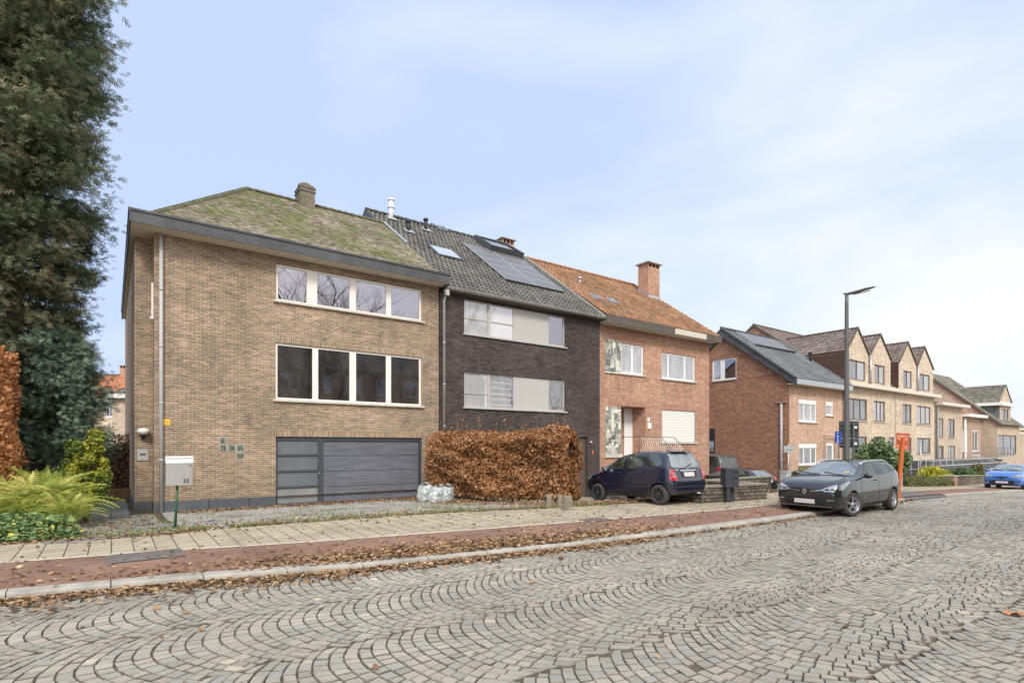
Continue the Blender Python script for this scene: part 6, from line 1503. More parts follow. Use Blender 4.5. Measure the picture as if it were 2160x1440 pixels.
def van():
    P=dict(L=4.9,xs=[0,.05,.2,.5,.9,1.3,1.7,2.2,3.0,4.0,4.6,4.8,4.87,4.9],bot=[(0,.35),(.3,.25),(4.6,.28),(4.9,.4)],belt=[(0,.8),(.3,1.0),(1,1.1),(4.8,1.12),(4.9,1.0)],
      top=[(0,.85),(.2,1.02),(.8,1.15),(1.1,1.25),(1.9,1.86),(2.4,1.94),(4.5,1.94),(4.72,1.90),(4.82,1.5),(4.88,1.1),(4.9,.9)],w=[(0,.75),(.3,.92),(1,.95),(4.7,.95),(4.9,.88)],wr=[(0,.6),(1,.8),(2,.78),(4.6,.76),(4.9,.72)],wheels=(.9,3.9),ar=.37,tw=.82,wr_=.34)
    Y=33.5; X=(1541-CX)/F*Y; z0=CAMZ-(957-HY)*Y/F-1.93; hd=R(-60); u=Vector((math.cos(hd),math.sin(hd),0)); v=Vector((-math.sin(hd),math.cos(hd),0))
    O=Vector((X,Y,z0))-u*4.9-v*.55*0
    c=car('parked_van','dark grey van parked between the orange house and the rust brick gable','van_paint',P,O,hd,cat='van'); D=c['decal']
    D('rear_window','B',[(-.70,1.15),(-.62,1.78),(.62,1.78),(.70,1.15)],'car_glass'); D('side_window','L',[(1.7,1.2),(2.1,1.75),(2.7,1.8),(2.7,1.2)],'car_glass',both=True); D('side_window','L',[(2.8,1.2),(2.8,1.8),(3.6,1.8),(3.6,1.2)],'car_glass',both=True); D('side_window','L',[(3.75,1.2),(3.75,1.8),(4.55,1.78),(4.6,1.2)],'car_glass',both=True)
    D('windscreen','T',[(1.2,-.7),(1.8,-.65),(1.8,.65),(1.2,.7)],'car_glass')
    for sy in (-1,1): D('tail_lamp','B',[(sy*.80,.75),(sy*.93,.75),(sy*.93,1.15),(sy*.82,1.15)],'red_lens',.012); D('tail_lamp_side','L' if sy<0 else 'R',[(4.70,.75),(4.86,.75),(4.84,1.12),(4.72,1.12)],'red_lens',.012)
    D('badge','B',[(-.05,1.0),(.05,1.0),(.05,1.08),(-.05,1.08)],'chrome',.014); D('number_plate','B',[(-.26,.7),(.26,.7),(.26,.8),(-.26,.8)],'white_mark',.014)
    for wx in P['wheels']:
        for sy in (-1,1): c['wheel'](wx,sy)
van()
# ================================================================ street furniture
def mailbox():
    s,n=gp(369,1114); z=g(s,n); mb=root('mailbox',s,n,z,'brushed steel mailbox with number 32 on a leaning green post','mailbox')
    Y=SA*s+CA*n; top=CAMZ-(962-HY)*Y/F; bot=CAMZ-(1024-HY)*Y/F; w=(402-353)/F*Y/ (1.0)
    w=.47; lean=.045
    q=MB(); q.cs=True; q.tube([(s,n,z-.1),(s+lean,n,bot+.1)],.024,10); q.build('post','green_post',mb)
    cx=s+lean+.03; x0,x1=cx-w/2,cx+w/2; y0,y1=n-.12,n+.06
    b_=MB(); b_.box(x0,x1,y0+.02,y1,bot,top-.02); bevel(b_.build('box','steel_brushed',mb),.012)
    d=MB(); d.prism([(y0,bot+.01),(y0+.018,bot+.01),(y0+.018,top-.14),(y0,top-.14)],0,x0+.004,x1-.004); dr=bevel(d.build('door','steel_brushed',mb),.006,3)
    f=MB(); f.prism([(y0-.012,top-.135),(y0+.0,top-.145),(y0+.05,top-.012),(y1+.01,top),(y1+.01,top+.012),(y0+.045,top+.002)],0,x0-.008,x1+.008); bevel(f.build('flap','steel_brushed',mb),.004)
    l=MB(); l.cs=True; l.lathe([(0,-.008),(.014,-.006),(.014,0)],((x0+x1)/2,y0,top-.20),axis=1,seg=12); l.build('lock','chrome',dr)
    l=MB(); l.cs=True
    for k in range(14):
        a0,a1=2*math.pi*k/14,2*math.pi*(k+1)/14; l.tube([(x1-.055+.024*math.cos(a0),y0-.002,top-.19+.024*math.sin(a0)),(x1-.055+.024*math.cos(a1),y0-.002,top-.19+.024*math.sin(a1))],.003,4)
    l.tube([(x1-.068,y0-.002,top-.19),(x1-.042,y0-.002,top-.19)],.003,4); l.build('emblem','black_mark',dr)
    cu=bpy.data.curves.new('number','FONT'); cu.body='32'; cu.size=.115; cu.extrude=.002; cu.align_x='RIGHT'; cu.offset=.0012
    to=bpy.data.objects.new('t',cu); COL.objects.link(to); bpy.context.view_layer.update()
    me=bpy.data.meshes.new_from_object(to.evaluated_get(bpy.context.evaluated_depsgraph_get())); bpy.data.objects.remove(to); me.materials.clear(); me.materials.append(MATS['black_mark'])
    nu=link('house_number',me,dr); nu.rotation_euler=(R(90),0,0); nu.location=(x1-.07-s,y0-.004-n,bot+.06-z)
mailbox()
def lamp():
    Y=20.4; X=(1786-CX)/F*Y; s=CA*X+SA*Y; n=-SA*X+CA*Y; z=g(s,n); top=CAMZ+(HY-622)*Y/F
    r=root('street_lamp',s,n,z,'tall dark grey street lamp with flat head, standing behind the black estate car','street lamp')
    q=MB(); q.cs=True; q.tube([(s,n,z-.1),(s,n,z+1.2),(s,n,z+1.25),(s,n,top-.3),(s,n,top)],[.105,.105,.10,.062,.06],14); q.build('pole','lamp_pole',r)
    q=MB(); q.box(s-.05,s+.05,n-.109,n-.10,z+.5,z+.9); q.build('access_hatch','dark_post',r)
    # lamp head reaching out over the road and to the right
    d=Vector((.55,-.83,0)).normalized(); sd=Vector((-d.y,d.x,0)); b=Vector((s,n,top)); 
    q=MB(); q.cs=True; prof=[(-.10,.05,.05,.03),(.0,.07,.10,.0),(.25,.16,.13,.03),(.55,.19,.09,.12),(.8,.13,.05,.17),(.88,.02,.02,.185)]; b0=len(q.v)
    for (t,w,h_,rise) in prof:
        c=b+d*t*1.05+Vector((0,0,rise+.02))
        for k in range(10): a=2*math.pi*k/10; q.v.append(tuple(c+sd*w*math.cos(a)+Vector((0,0,1))*h_*.6*(math.sin(a) if math.sin(a)>0 else .35*math.sin(a))))
    for i in range(len(prof)-1):
        for k in range(10): k2=(k+1)%10; q.face((b0+i*10+k,b0+i*10+k2,b0+(i+1)*10+k2,b0+(i+1)*10+k))
    hd=q.build('lamp_head','lamp_pole',r)
    q=MB(); pts=[]
    for (t,w,rise) in ((.22,.12,.012),(.72,.12,.11)): 
        c=b+d*t*1.05+Vector((0,0,rise-.015)); pts+= [c-sd*w,c+sd*w]
    q.poly([pts[0],pts[1],pts[3],pts[2]]); q.build('lamp_glass','lamp_lens',hd)
lamp()
def sign_posts():
    # big panel seen from the back, behind the lamp
    Y=24.5; X=(1790-CX)/F*Y; s=CA*X+SA*Y; n=-SA*X+CA*Y; z=g(s,n)
    r=root('road_sign',s,n,z,'large dark road sign seen from behind, right behind the street lamp','sign')
    u0=(1771-1790)/F*Y; u1=(1812.5-1790)/F*Y; zt=CAMZ+(HY-888)*Y/F; zb=CAMZ-(944-HY)*Y/F
    # panel faces away from the camera; build in world axes through a rotated frame
    def w2(dx,dy,zq): p=Vector((X+dx,Y+dy)); return (CA*p.x+SA*p.y,-SA*p.x+CA*p.y,zq)
    def bx(q,x0,x1,y0,y1,z0,z1):
        b0=len(q.v); q.v+=[w2(a,b_,c) for c in (z0,z1) for b_ in (y0,y1) for a in (x0,x1)]
        for f in ((0,2,3,1),(4,5,7,6),(0,1,5,4),(2,6,7,3),(0,4,6,2),(1,3,7,5)): q.face(tuple(b0+i for i in f))
    zm=(zt*.36+zb*.64)
    q=MB(); bx(q,u0,u1,.02,.06,zm+.02,zt); bx(q,u0+.02,u1,.02,.06,zb,zm-.02); bevel(q.build('panel','dark_post',r),.01)
    q=MB(); 
    for zq in (zm+.12,zm+.42,zt-.12,zb+.12,zm-.14): bx(q,u0+.02,u1-.02,-.02,.02,zq-.02,zq+.02)
    for xx in (-.18,.18): bx(q,xx-.03,xx+.03,-.08,-.022,-1.4,zt-.05)
    q.build('brackets','lamp_pole',r)
    q=MB(); bx(q,.25,.38,.012,.02,zt-.35,zt-.22); bx(q,.27,.38,.012,.02,zm-.3,zm-.18); q.build('sticker','white_mark',r)
    # small blue cycle sign, seen nearly edge on
    Y2=22.5; X2=(1768-CX)/F*Y2; s2=CA*X2+SA*Y2; n2=-SA*X2+CA*Y2; z2=g(s2,n2)
    r=root('road_sign',s2,n2,z2,'small blue road sign with white arrow mark, left of the street lamp','sign')
    zt=CAMZ+(HY-910)*Y2/F; zb=CAMZ+(HY-934)*Y2/F; h_=4/F*Y2+.012
    q=MB(); q.box(s2-.015,s2+.015,n2-.14,n2+.14,zb,zt); 
    p=MB(); a=R(-18)
    def rv(m): 
        for i in range(len(m.v)):
            v=m.v[i]; dx,dy=v[0]-s2,v[1]-n2; m.v[i]=(s2+dx*math.cos(a)-dy*math.sin(a),n2+dx*math.sin(a)+dy*math.cos(a),v[2])
    rv(q); pn_=q.build('panel','blue_sign',r)
    m=MB(); hh=zt-zb; y=-.0155; m.box(s2-.021,s2-.0155,n2-.02,n2+.02,zb+.06,zt-.20); m.poly([(s2-.021,n2-.06,zt-.20),(s2-.021,n2+.06,zt-.20),(s2-.021,n2,zt-.12)]); m.box(s2-.021,s2-.0155,n2-.06,n2+.06,zb+.03,zb+.06); m.box(s2-.021,s2-.0155,n2-.05,n2+.05,zt-.07,zt-.045); rv(m); m.build('white_arrow','white_mark',pn_)
    m=MB(); m.cs=True; m.tube([(s2+.06,n2,z2-.1),(s2+.06,n2,zt+.02)],.03,8); m.build('post','lamp_pole',r)
    # orange works sign from behind
    s3,n3=gp(1893,1053); z3=g(s3,n3); Y3=SA*s3+CA*n3
    r=root('road_sign',s3,n3,z3,'orange temporary road sign seen from behind on a leaning orange post','sign')
    sc3=Y3/F; zt=CAMZ+(HY-913)*sc3; zb=CAMZ-(945-HY)*sc3; X3=(1893-CX)*sc3
    def w3(dx,dy,zq): p=Vector((X3+dx,Y3+dy)); return (CA*p.x+SA*p.y,-SA*p.x+CA*p.y,zq)
    dx=9*sc3
    q=MB(); b0=len(q.v)
    for (cx,zq,w) in ((0,z3-.1,.055),(dx*1.0,zb,.052),(dx*1.35,zt-.15,.04)): q.v+=[w3(cx-w,-.06,zq),w3(cx+w,-.06,zq),w3(cx+w,.03,zq),w3(cx-w,.03,zq)]
    for i in range(2):
        for k in range(4): k2=(k+1)%4; q.face((b0+i*4+k,b0+i*4+k2,b0+i*4+4+k2,b0+i*4+4+k))
    q.face((b0+8,b0+9,b0+10,b0+11)); q.build('post','orange_paint',r)
    x0,x1=-2*sc3,26*sc3
    q=MB(); b0=0; q.v+=[w3(a,b_,c) for b_ in (.04,.07) for (a,c) in ((x0,zb),(x1-.03,zb-.04),(x1,zt-.03),(x0+.03,zt))]
    for f in ((0,1,2,3),(7,6,5,4),(0,4,5,1),(1,5,6,2),(2,6,7,3),(3,7,4,0)): q.face(f)
    bevel(q.build('panel','orange_back',r),.02)
    q=MB(); 
    for (a,b_,c,d) in ((x0,zb,x1-.03,zb-.04),(x0+.03,zt,x1,zt-.03)): q.tube([w3(a,.03,b_),w3(c,.03,d)],.018,6)
    q.tube([w3(x0,.03,zb),w3(x0+.03,.03,zt)],.018,6); q.tube([w3(x1-.03,.03,zb-.04),w3(x1,.03,zt-.03)],.018,6)
    q.tube([w3(x0+.05,.02,zt-.22),w3(dx*1.2,.0,zt-.30),w3(x1-.05,.02,zt-.24)],.022,6); q.tube([w3(x0+.05,.02,zb+.2),w3(dx*1.2,.0,zb+.2),w3(x1-.05,.02,zb+.16)],.022,6); q.build('frame','orange_paint',r)
sign_posts()
def mailbox_pair():
    # anthracite twin-leg mailbox beside the low stone wall
    s,n=gp(1543,1060); z=g(s,n); Y=SA*s+CA*n; k=Y/F; zt=CAMZ-(987-HY)*k; zb=CAMZ-(1028-HY)*k
    r=root('mailbox',s,n,z,'tall anthracite double mailbox on two legs before the low stone wall','mailbox')
    X=(1543-CX)*k
    def w3(dx,dy,zq): p=Vector((X+dx,Y+dy)); return (CA*p.x+SA*p.y,-SA*p.x+CA*p.y,zq)
    def bx(q,x0,x1,y0,y1,z0,z1):
        b0=len(q.v); q.v+=[w3(a,b_,c) for c in (z0,z1) for b_ in (y0,y1) for a in (x0,x1)]
        for f in ((0,2,3,1),(4,5,7,6),(0,1,5,4),(2,6,7,3),(0,4,6,2),(1,3,7,5)): q.face(tuple(b0+i for i in f))
    a0,a1=(1529-1543)*k,(1543-1543)*k; b0_,b1=(1543-1543)*k+.003,(1558-1543)*k
    q=MB(); bx(q,a0+.05,a1-.04,-.02,.10,z-.1,zt-.1); bx(q,b0_+.07,b1-.03,.25,.33,z-.1,zb+.1); bevel(q.build('leg','dark_post',r),.006)
    q=MB(); bx(q,a0,a1,-.06,.36,zb,zt); bevel(q.build('box','dark_post',r),.008)
    q=MB(); bx(q,b0_,b1,-.02,.36,zb+.015,zt-.015); bx_=bevel(q.build('box','dark_post',r),.008)
    q=MB(); bx(q,b0_+.02,b1-.02,-.03,-.018,zt-.12,zt-.09); bx(q,b0_+.02,b1-.02,-.03,-.018,(zt+zb)/2-.02,(zt+zb)/2+.01); q.build('letter_slot','black_mark',bx_)
mailbox_pair()
def cabinet():
    s,n=25.2,13.6
    Y=23.0; X=(1657-CX)/F*Y; s=CA*X+SA*Y; n=-SA*X+CA*Y; z=g(s,n); k=Y/F
    r=root('utility_box',s,n,z,'pale grey utility cabinet behind the left side of the black estate car','cabinet')
    zt=CAMZ-(994-HY)*k; q=MB(); q.box(s-.20,s+.20,n-.14,n+.14,z-.05,zt-.03); b_=bevel(q.build('body','cabinet_grey',r),.01); q=MB(); q.box(s-.22,s+.22,n-.16,n+.16,zt-.03,zt+.01); q.build('lid','cabinet_grey',r); q=MB(); q.box(s-.18,s+.18,n-.150,n-.14,z+.08,zt-.08); bevel(q.build('door','cabinet_grey',b_),.004)
    Y=27; X=(1663-CX)/F*Y; s=CA*X+SA*Y; n=-SA*X+CA*Y; z=g(s,n); k=Y/F
    r=root('road_sign',s,n,z,'small grey street sign seen from behind, above the utility cabinet','sign')
    q=MB(); q.cs=True; q.tube([(s,n,z-.1),(s,n,CAMZ-(940-HY)*k+.1)],.03,8); q.build('post','zinc',r)
    q=MB(); q.box(s-.45,s+.45,n-.03,n-.0,CAMZ-(953-HY)*k,CAMZ-(940-HY)*k); q.build('panel','cabinet_grey',r)
    q=MB(); q.box(s-.42,s+.42,n-.05,n-.03,CAMZ-(948-HY)*k,CAMZ-(946-HY)*k); q.build('bracket','zinc',r)
cabinet()
# ---------------------------------------------------------------- low stone walls
def stone_wall(pts,h_,w,label,ztop=None,cap=True):
    a=pts[0]; r=root('stone_wall',a[0],a[1],0,label,'wall'); q=MB(); c=MB()
    for i,(p,p2) in enumerate(zip(pts[:-1],pts[1:])):
        p=Vector(p);p2=Vector(p2); d=(p2-p).normalized(); nv=Vector((-d.y,d.x))*w/2
        e0=p-d*(w/2-.003*(i+1)); e1=p2+d*(w/2-.004*(i+1)); z0=g(*p)+h_ if ztop is None else ztop; z1=g(*p2)+h_ if ztop is None else ztop
        def blk(m,wd,zb0,zb1,za0,za1):
            nv=Vector((-d.y,d.x))*wd/2; b0=len(m.v); m.v+=[(*(e0-nv),zb0),(*(e1-nv),zb1),(*(e1+nv),zb1),(*(e0+nv),zb0),(*(e0-nv),za0),(*(e1-nv),za1),(*(e1+nv),za1),(*(e0+nv),za0)]
            for f in ((0,1,5,4),(1,2,6,5),(2,3,7,6),(3,0,4,7),(4,5,6,7)): m.face(tuple(b0+k for k in f))
        blk(q,w-.002*i,min(g(*p),g(*p2))-.5,min(g(*p),g(*p2))-.5,z0-.06-.002*i,z1-.06-.002*i)
        if cap: blk(c,w+.07-.002*i,z0-.06-.003*i,z1-.06-.003*i,z0-.003*i,z1-.003*i)
    q.build('stonework','rubble_stone',r)
    if cap: bevel(c.build('coping','coping_old',r),.008)
A1=gp(1478,1060); A2=gp(1607,1052)
stone_wall([(A1[0]+.1,A1[1]+1.6),(A1[0],A1[1]),(A2[0],A2[1]+.05),(A2[0]+.2,A2[1]+1.9)],.52,.28,'low rough stone wall with coping around the leafy bed behind the navy car')
stone_wall([(15.2,12.9),(18.6,12.7),(21.8,12.2),(22.0,15.5)],.62,.28,'longer low stone wall before the sunken yard with the black hatchback')
stone_wall([(17.9,18.2),(17.9,13.3)],.6,.25,'short dark stone wall sloping towards the house beside the sunken yard')
def planter_wall(): pass
# red brick pillar, retaining walls and terraces to the right
def terraces():
    s,n=gp(2005,1026); n=max(n,12.1)
    Y=SA*s+CA*n
    def pt(px,Y): X=(px-CX)/F*Y; return CA*X+SA*Y,-SA*X+CA*Y
    s,n=pt(2005,32.0); z=g(s,n); r=root('brick_pillar',s,n,z,'short red brick pillar at the end of the clipped hedge','pillar'); k=32.0/F
    q=MB(); q.box(s-.30,s+.30,n-.25,n+.25,z-.3,CAMZ-(1002-HY)*k-.05); q.build('shaft','orange_brick',r); q=MB(); q.box(s-.34,s+.34,n-.29,n+.29,CAMZ-(1002-HY)*k-.05,CAMZ-(1002-HY)*k+.0); q.build('pillar_cap','concrete',r)
    a=pt(2014,32.4); b_=pt(2072,38.5)
    stone_wall([a,b_],.62,.3,'grey sloping retaining wall running from the brick pillar to the blue hatchback')
    # dark stone stair terraces
    r=root('terrace_steps',57,15.2,0,'dark stone terraces and steps in front of the far row houses','steps')
    q=MB()
    for i,(n0,zt) in enumerate(((13.4,-.55),(14.5,-.15),(15.6,.25),(16.7,.60))):
        q.box(52.0+i*1.0,74-i*.6,n0,n0+(1.2 if i<3 else 1.85),-3.2+.01*i,zt)
    bevel(q.build('terrace_blocks','bluestone',r),.02)
    q=MB()
    for i,(n0,zt) in enumerate(((13.4,-.55),(14.5,-.15),(15.6,.25),(16.7,.60))): q.box(51.96+i*1.0,74.04-i*.6,n0-.04,n0+.3,zt,zt+.06)
    q.build('coping','concrete',r)
    # railing before the second dormer house
    r=root('garden_railing',47,16.9,0,'thin grey metal railing before the sand brick row houses','railing'); q=MB(); q.cs=True
    q.tube([(47.5,16.6,.75),(60.5,16.6,.75)],.025,6); q.tube([(47.5,16.6,.05),(60.5,16.6,.05)],.02,6)
    for i in range(9): q.tube([(47.5+i*1.62,16.6,-1.0),(47.5+i*1.62,16.6,.75)],.022,6)
    q.tube([(61,16.4,1.5),(75,14.5,-.6)],.03,6); q.build('bars','zinc',r)
    # thin grey sign pole beside the hedge
    s,n=pt(1942,33); z=g(s,n); q=MB(); q.cs=True; zt=CAMZ+(HY-930)*33/F; q.tube([(0,0,-.1),(0,0,zt-z)],.035,8); o=link('sign_pole',q.mesh('sign_pole','zinc'),None,W(s,n,z),ANG)
    tag(o,'thin grey pole standing in front of the clipped hedge','pole')
    s,n=pt(1894,30.0)
    # grey junction cabinet behind the estate
    s,n=pt(1891,24); z=g(s,n); r=root('utility_box',s,n,z,'low pale grey cabinet beside the tail of the black estate car','cabinet'); q=MB(); q.box(s-.25,s+.25,n-.15,n+.15,z-.05,z+.72); b_=bevel(q.build('body','cabinet_grey',r),.012); q=MB(); q.box(s-.27,s+.27,n-.17,n+.17,z+.72,z+.76); q.build('lid','cabinet_grey',r)
terraces()
def rubble_bags():
    cs=[((900,1056),.40,.30,.50,'pale plastic rubble bag nearest the garage door'),((921,1058),.38,.28,.46,'middle of the three pale rubble bags, leaning right, with green print'),((941,1057),.36,.30,.46,'pale rubble bag against the beech hedge')]
    for i,((px,py),w,d,hh,lab) in enumerate(cs):
        s,n=gp(px-2,py); z=g(s,n); Y=SA*s+CA*n; k=Y/F; w=.30; d=.26; hh=[.60,.55,.56][i]
        lean=[.0,.16,.08][i]
        r=root('rubble_bag',s,n,z,lab,'bag','pale rubble bags by the garage'); q=MB(); q.cs=True; ns,nz=22,14
        ph=random.random()*9
        for j in range(nz+1):
            t=j/nz; rad=(math.sin(math.pi*min(1,t*.55+.28))**.55)*(1-.12*t)+.03
            if t>.86: rad*=.62+.5*(t-.86)
            if j==nz: rad*=1.15
            for k_ in range(ns):
                a=2*math.pi*k_/ns; cr=1+.07*math.sin(a*5+ph+t*6)+.06*math.sin(a*9-t*11+ph)+random.gauss(0,.045)
                q.v.append((s+lean*t*t*1.0+w*rad*cr*math.cos(a),n+d*rad*cr*math.sin(a),z-.02+hh*t+ (.05*math.sin(a*2+ph) if t>.8 else 0)))
        for j in range(nz):
            for k_ in range(ns): q.cr=random.random(); k2=(k_+1)%ns; q.face((j*ns+k_,j*ns+k2,(j+1)*ns+k2,(j+1)*ns+k_))
        b_=q.build('bag','bag_plastic',r)
        # knotted neck
        q=MB(); q.cs=True; tp=(s+lean,n,z+hh); q.tube([tp,(tp[0]+.03,tp[1],tp[2]+.01),(tp[0]+.06,tp[1]-.02,tp[2]+.02),(tp[0]+.09,tp[1]-.03,tp[2]-.02)],[.06,.03,.035,.01],8); q.build('bag_neck','bag_plastic',r)
        # green print strokes wrapped on the bulge
        q=MB(); q.cs=True
        for st in range(7):
            a0=-2.6+st*.30; t0=.42+.05*math.sin(st*2.1)
            pts=[]
            for e in range(4):
                a=a0+.05*math.sin(e*2+st); t=t0+e*.05-.02*st%.05; rad=(math.sin(math.pi*min(1,t*.62+.22))**.7)*(1-.25*t)+.03
                pts.append((s+lean*t*t+w*(rad*1.09+.01)*math.cos(a),n+d*(rad*1.09+.01)*math.sin(a),z-.02+hh*t))
            q.tube(pts,.011,5)
        q.build('bag_print','bag_print',b_)
rubble_bags()
# ================================================================ plants
def leaves_mesh(name,P,mat,size,up=None,four=False,flat=None,sv=.35,rnd=None):
    N=len(P); M=rots(N,up=up) if up is not None else rots(N)
    T,Fc=(LEAF4,LEAF4F) if four else (LEAF,LEAFF)
    S=size*(1+sv*rng.normal(size=N)).clip(.4,2)
    V=place(T,M,P,S); return bulk(name,V,Fc,rng.random(N) if rnd is None else rnd,mat)
def nz(p,f,seed=0):
    # cheap smooth noise from sines
    x,y,z=p[:,0]*f,p[:,1]*f,p[:,2]*f
    return (np.sin(x*1.7+y*2.3+seed)+np.sin(y*1.9-z*2.7+seed*2)+np.sin(z*2.1+x*1.3+seed*3)+np.sin(x*3.7-z*3.1+seed)*.6)/3.6
def rel(me_name,V): pass
def hedge_box(name,pts,h,w,label,cat,leafmat,N,size,core='hedge_core',bulge=.10,ztop=None,group=None,zb=0.0,low=.12,shell=.22):
    # clipped hedge following a line of (s,n) points
    a=pts[0]; z0=g(*a); r=root(name,a[0],a[1],z0,label,cat,group); off=np.array((a[0],a[1],z0))
    seg=[(Vector(p),Vector(q)) for p,q in zip(pts[:-1],pts[1:])]; Ls=np.array([(q-p).length for p,q in seg]); 
    W_=w/2; per=[2*h,w]
    tot=Ls.sum()
    k=rng.choice(len(seg),N,p=Ls/tot); t=rng.random(N)*1.0
    p0=np.array([tuple(s[0]) for s in seg])[k]; p1=np.array([tuple(s[1]) for s in seg])[k]
    d=(p1-p0)/Ls[k][:,None]; nv=np.stack([-d[:,1],d[:,0]],1)
    side=rng.random(N); u=np.empty(N); v=np.empty(N); sh=np.abs(rng.exponential(shell*.45,N)).clip(0,W_*.9)
    m=side<(h*2/(2*h+w)); u[m]=np.where(rng.random(m.sum())<.5,-1,1)*(W_-sh[m]); v[m]=low+rng.random(m.sum())*(h-low)
    u[~m]=(rng.random((~m).sum())*2-1)*W_; v[~m]=h-sh[~m]
    c=p0+d*(t*Ls[k])[:,None]
    # end caps
    e=rng.random(N)<(w/(tot+w)*.9)
    ends=rng.random(N)<.5; c[e]=np.where(ends[e][:,None],np.array(pts[0])[None]+ (np.array(seg[0][1]-seg[0][0])/Ls[0])[None]*(sh[e][:,None]-.05),np.array(pts[-1])[None]-(np.array(seg[-1][1]-seg[-1][0])/Ls[-1])[None]*(sh[e][:,None]-.05))
    u[e]=(rng.random(e.sum())*2-1)*W_*.97; v[e]=low+rng.random(e.sum())*(h-low)
    P=np.stack([c[:,0]+nv[:,0]*u,c[:,1]+nv[:,1]*u,v],1)
    b=nz(P,1.6,3)*bulge+nz(P,4.5,8)*bulge*.5
    P[:,0]+=nv[:,0]*np.sign(u)*b; P[:,1]+=nv[:,1]*np.sign(u)*b; P[:,2]+=b*.6*(v>h*.6)
    # rounded shoulders
    rr=((np.abs(u)/W_)**3)*.38*(v/h)**3; P[:,2]-=rr
    gz=G(P[:,0],P[:,1]) if ztop is None else np.full(N,z0)
    P[:,2]+=gz
    out=np.stack([nv[:,0]*np.sign(u),nv[:,1]*np.sign(u),np.full(N,.5)],1)+rng.normal(0,.75,(N,3))
    me=leaves_mesh('foliage',P-off,leafmat,size,up=out); link('foliage',me,r)
    q=MB(); 
    for i,(p,q_) in enumerate(seg):
        L=(q_-p).length; dd=(q_-p)/L; nn_=Vector((-dd.y,dd.x))*(W_-.32); a_=p+dd*(.2 if i==0 else -.05); b_=q_-dd*(.2 if i==len(seg)-1 else -.05)
        z=g(*p); b0=len(q.v); q.v+=[(*(a_-nn_),z+low+.15),(*(b_-nn_),g(*q_)+low+.15),(*(b_+nn_),g(*q_)+low+.15),(*(a_+nn_),z+low+.15),(*(a_-nn_),z+h-.40),(*(b_-nn_),g(*q_)+h-.40),(*(b_+nn_),g(*q_)+h-.40),(*(a_+nn_),z+h-.40)]
        for f in ((0,3,2,1),(4,5,6,7),(0,1,5,4),(1,2,6,5),(2,3,7,6),(3,0,4,7)): q.face(tuple(b0+k_ for k_ in f))
    for j in range(int(tot/.35)):
        t=(j+.5)/int(tot/.35)*tot; i=0
        while t>Ls[i] and i<len(seg)-1: t-=Ls[i]; i+=1
        p=seg[i][0]+(seg[i][1]-seg[i][0])*(t/Ls[i]); z=g(*p)
        q.tube([(p.x,p.y,z-.1),(p.x+random.gauss(0,.05),p.y+random.gauss(0,.05),z+low+.3)],[.03,.02],6)
    q.build('branches',core,r)  # stems plus an opaque dark core box, added to block light behind the leaves
    return r
# beech hedge between the two drives
B0=(9.62,18.25); B1=(11.55,13.05)
hb=hedge_box('beech_hedge',[(B0[0]+.32,B0[1]),((B0[0]+B1[0])/2+.50,(B0[1]+B1[1])/2),(B1[0]+.20,B1[1])],2.40,1.35,'wide rust brown beech hedge between the gravel drive and the navy car','hedge','beech_leaf',64000,.068,bulge=.24,low=.14)
def hedge_twigs():
    q=MB(); P=[]; o=orgof(hb)
    for i in range(60):
        t=random.random(); s=B0[0]+.5+(B1[0]-B0[0])*t*.9+random.uniform(-.45,.5); n=B0[1]+(B1[1]-B0[1])*t*.95; z=g(s,n)+2.30; L=random.uniform(.2,.75)
        p=Vector((s,n,z)); pts=[p]; d=Vector((random.gauss(0,.15),random.gauss(0,.15),1))
        for k in range(4): pts.append(pts[-1]+d*L/4+Vector((random.gauss(0,.02),random.gauss(0,.02),0)))
        q.tube(pts,[.006,.005,.004,.003,.002],4,False)
        for k in range(random.randint(2,9)): c=pts[random.randint(1,4)]; P.append((c.x+random.gauss(0,.025),c.y+random.gauss(0,.025),c.z+random.gauss(0,.03)))
    q.build('twigs','twig',hb)['kind']='stuff'; P=np.array(P)-np.array(o); link('twig_leaves',leaves_mesh('twig_leaves',P,'beech_leaf',.05),hb)
hedge_twigs()
# wooden and concrete posts by the hedge end
def posts():
    for (px,py,top,w,mat,nm,lab) in ((1197,1076,1042,.085,'coping_old','stone_post','short pale concrete post at the street end of the beech hedge'),(1181,1070,1040,.07,'wood_grey','wooden_post','thin weathered wooden stake under the end of the beech hedge'),(1158,1066,1040,.09,'wood_grey','wooden_post','thicker dark stake deeper under the beech hedge')):
        s,n=gp(px,py); z=g(s,n); k=(SA*s+CA*n)/F; q=MB(); h_=(py-top)*k*.9; q.prism([(-w,-w),(w,-w),(w,w),(-w,w)] if w>.08 and w<.09 else [(w*math.cos(a),w*math.sin(a)) for a in np.linspace(0,2*math.pi,9)[:-1]],2,-.15,h_)
        o=link(nm,q.mesh(nm,mat),None,W(s,n,z),ANG); tag(o,lab,'post'); bevel(o,.015); o.rotation_euler=(0,R(2),ANG)
posts()
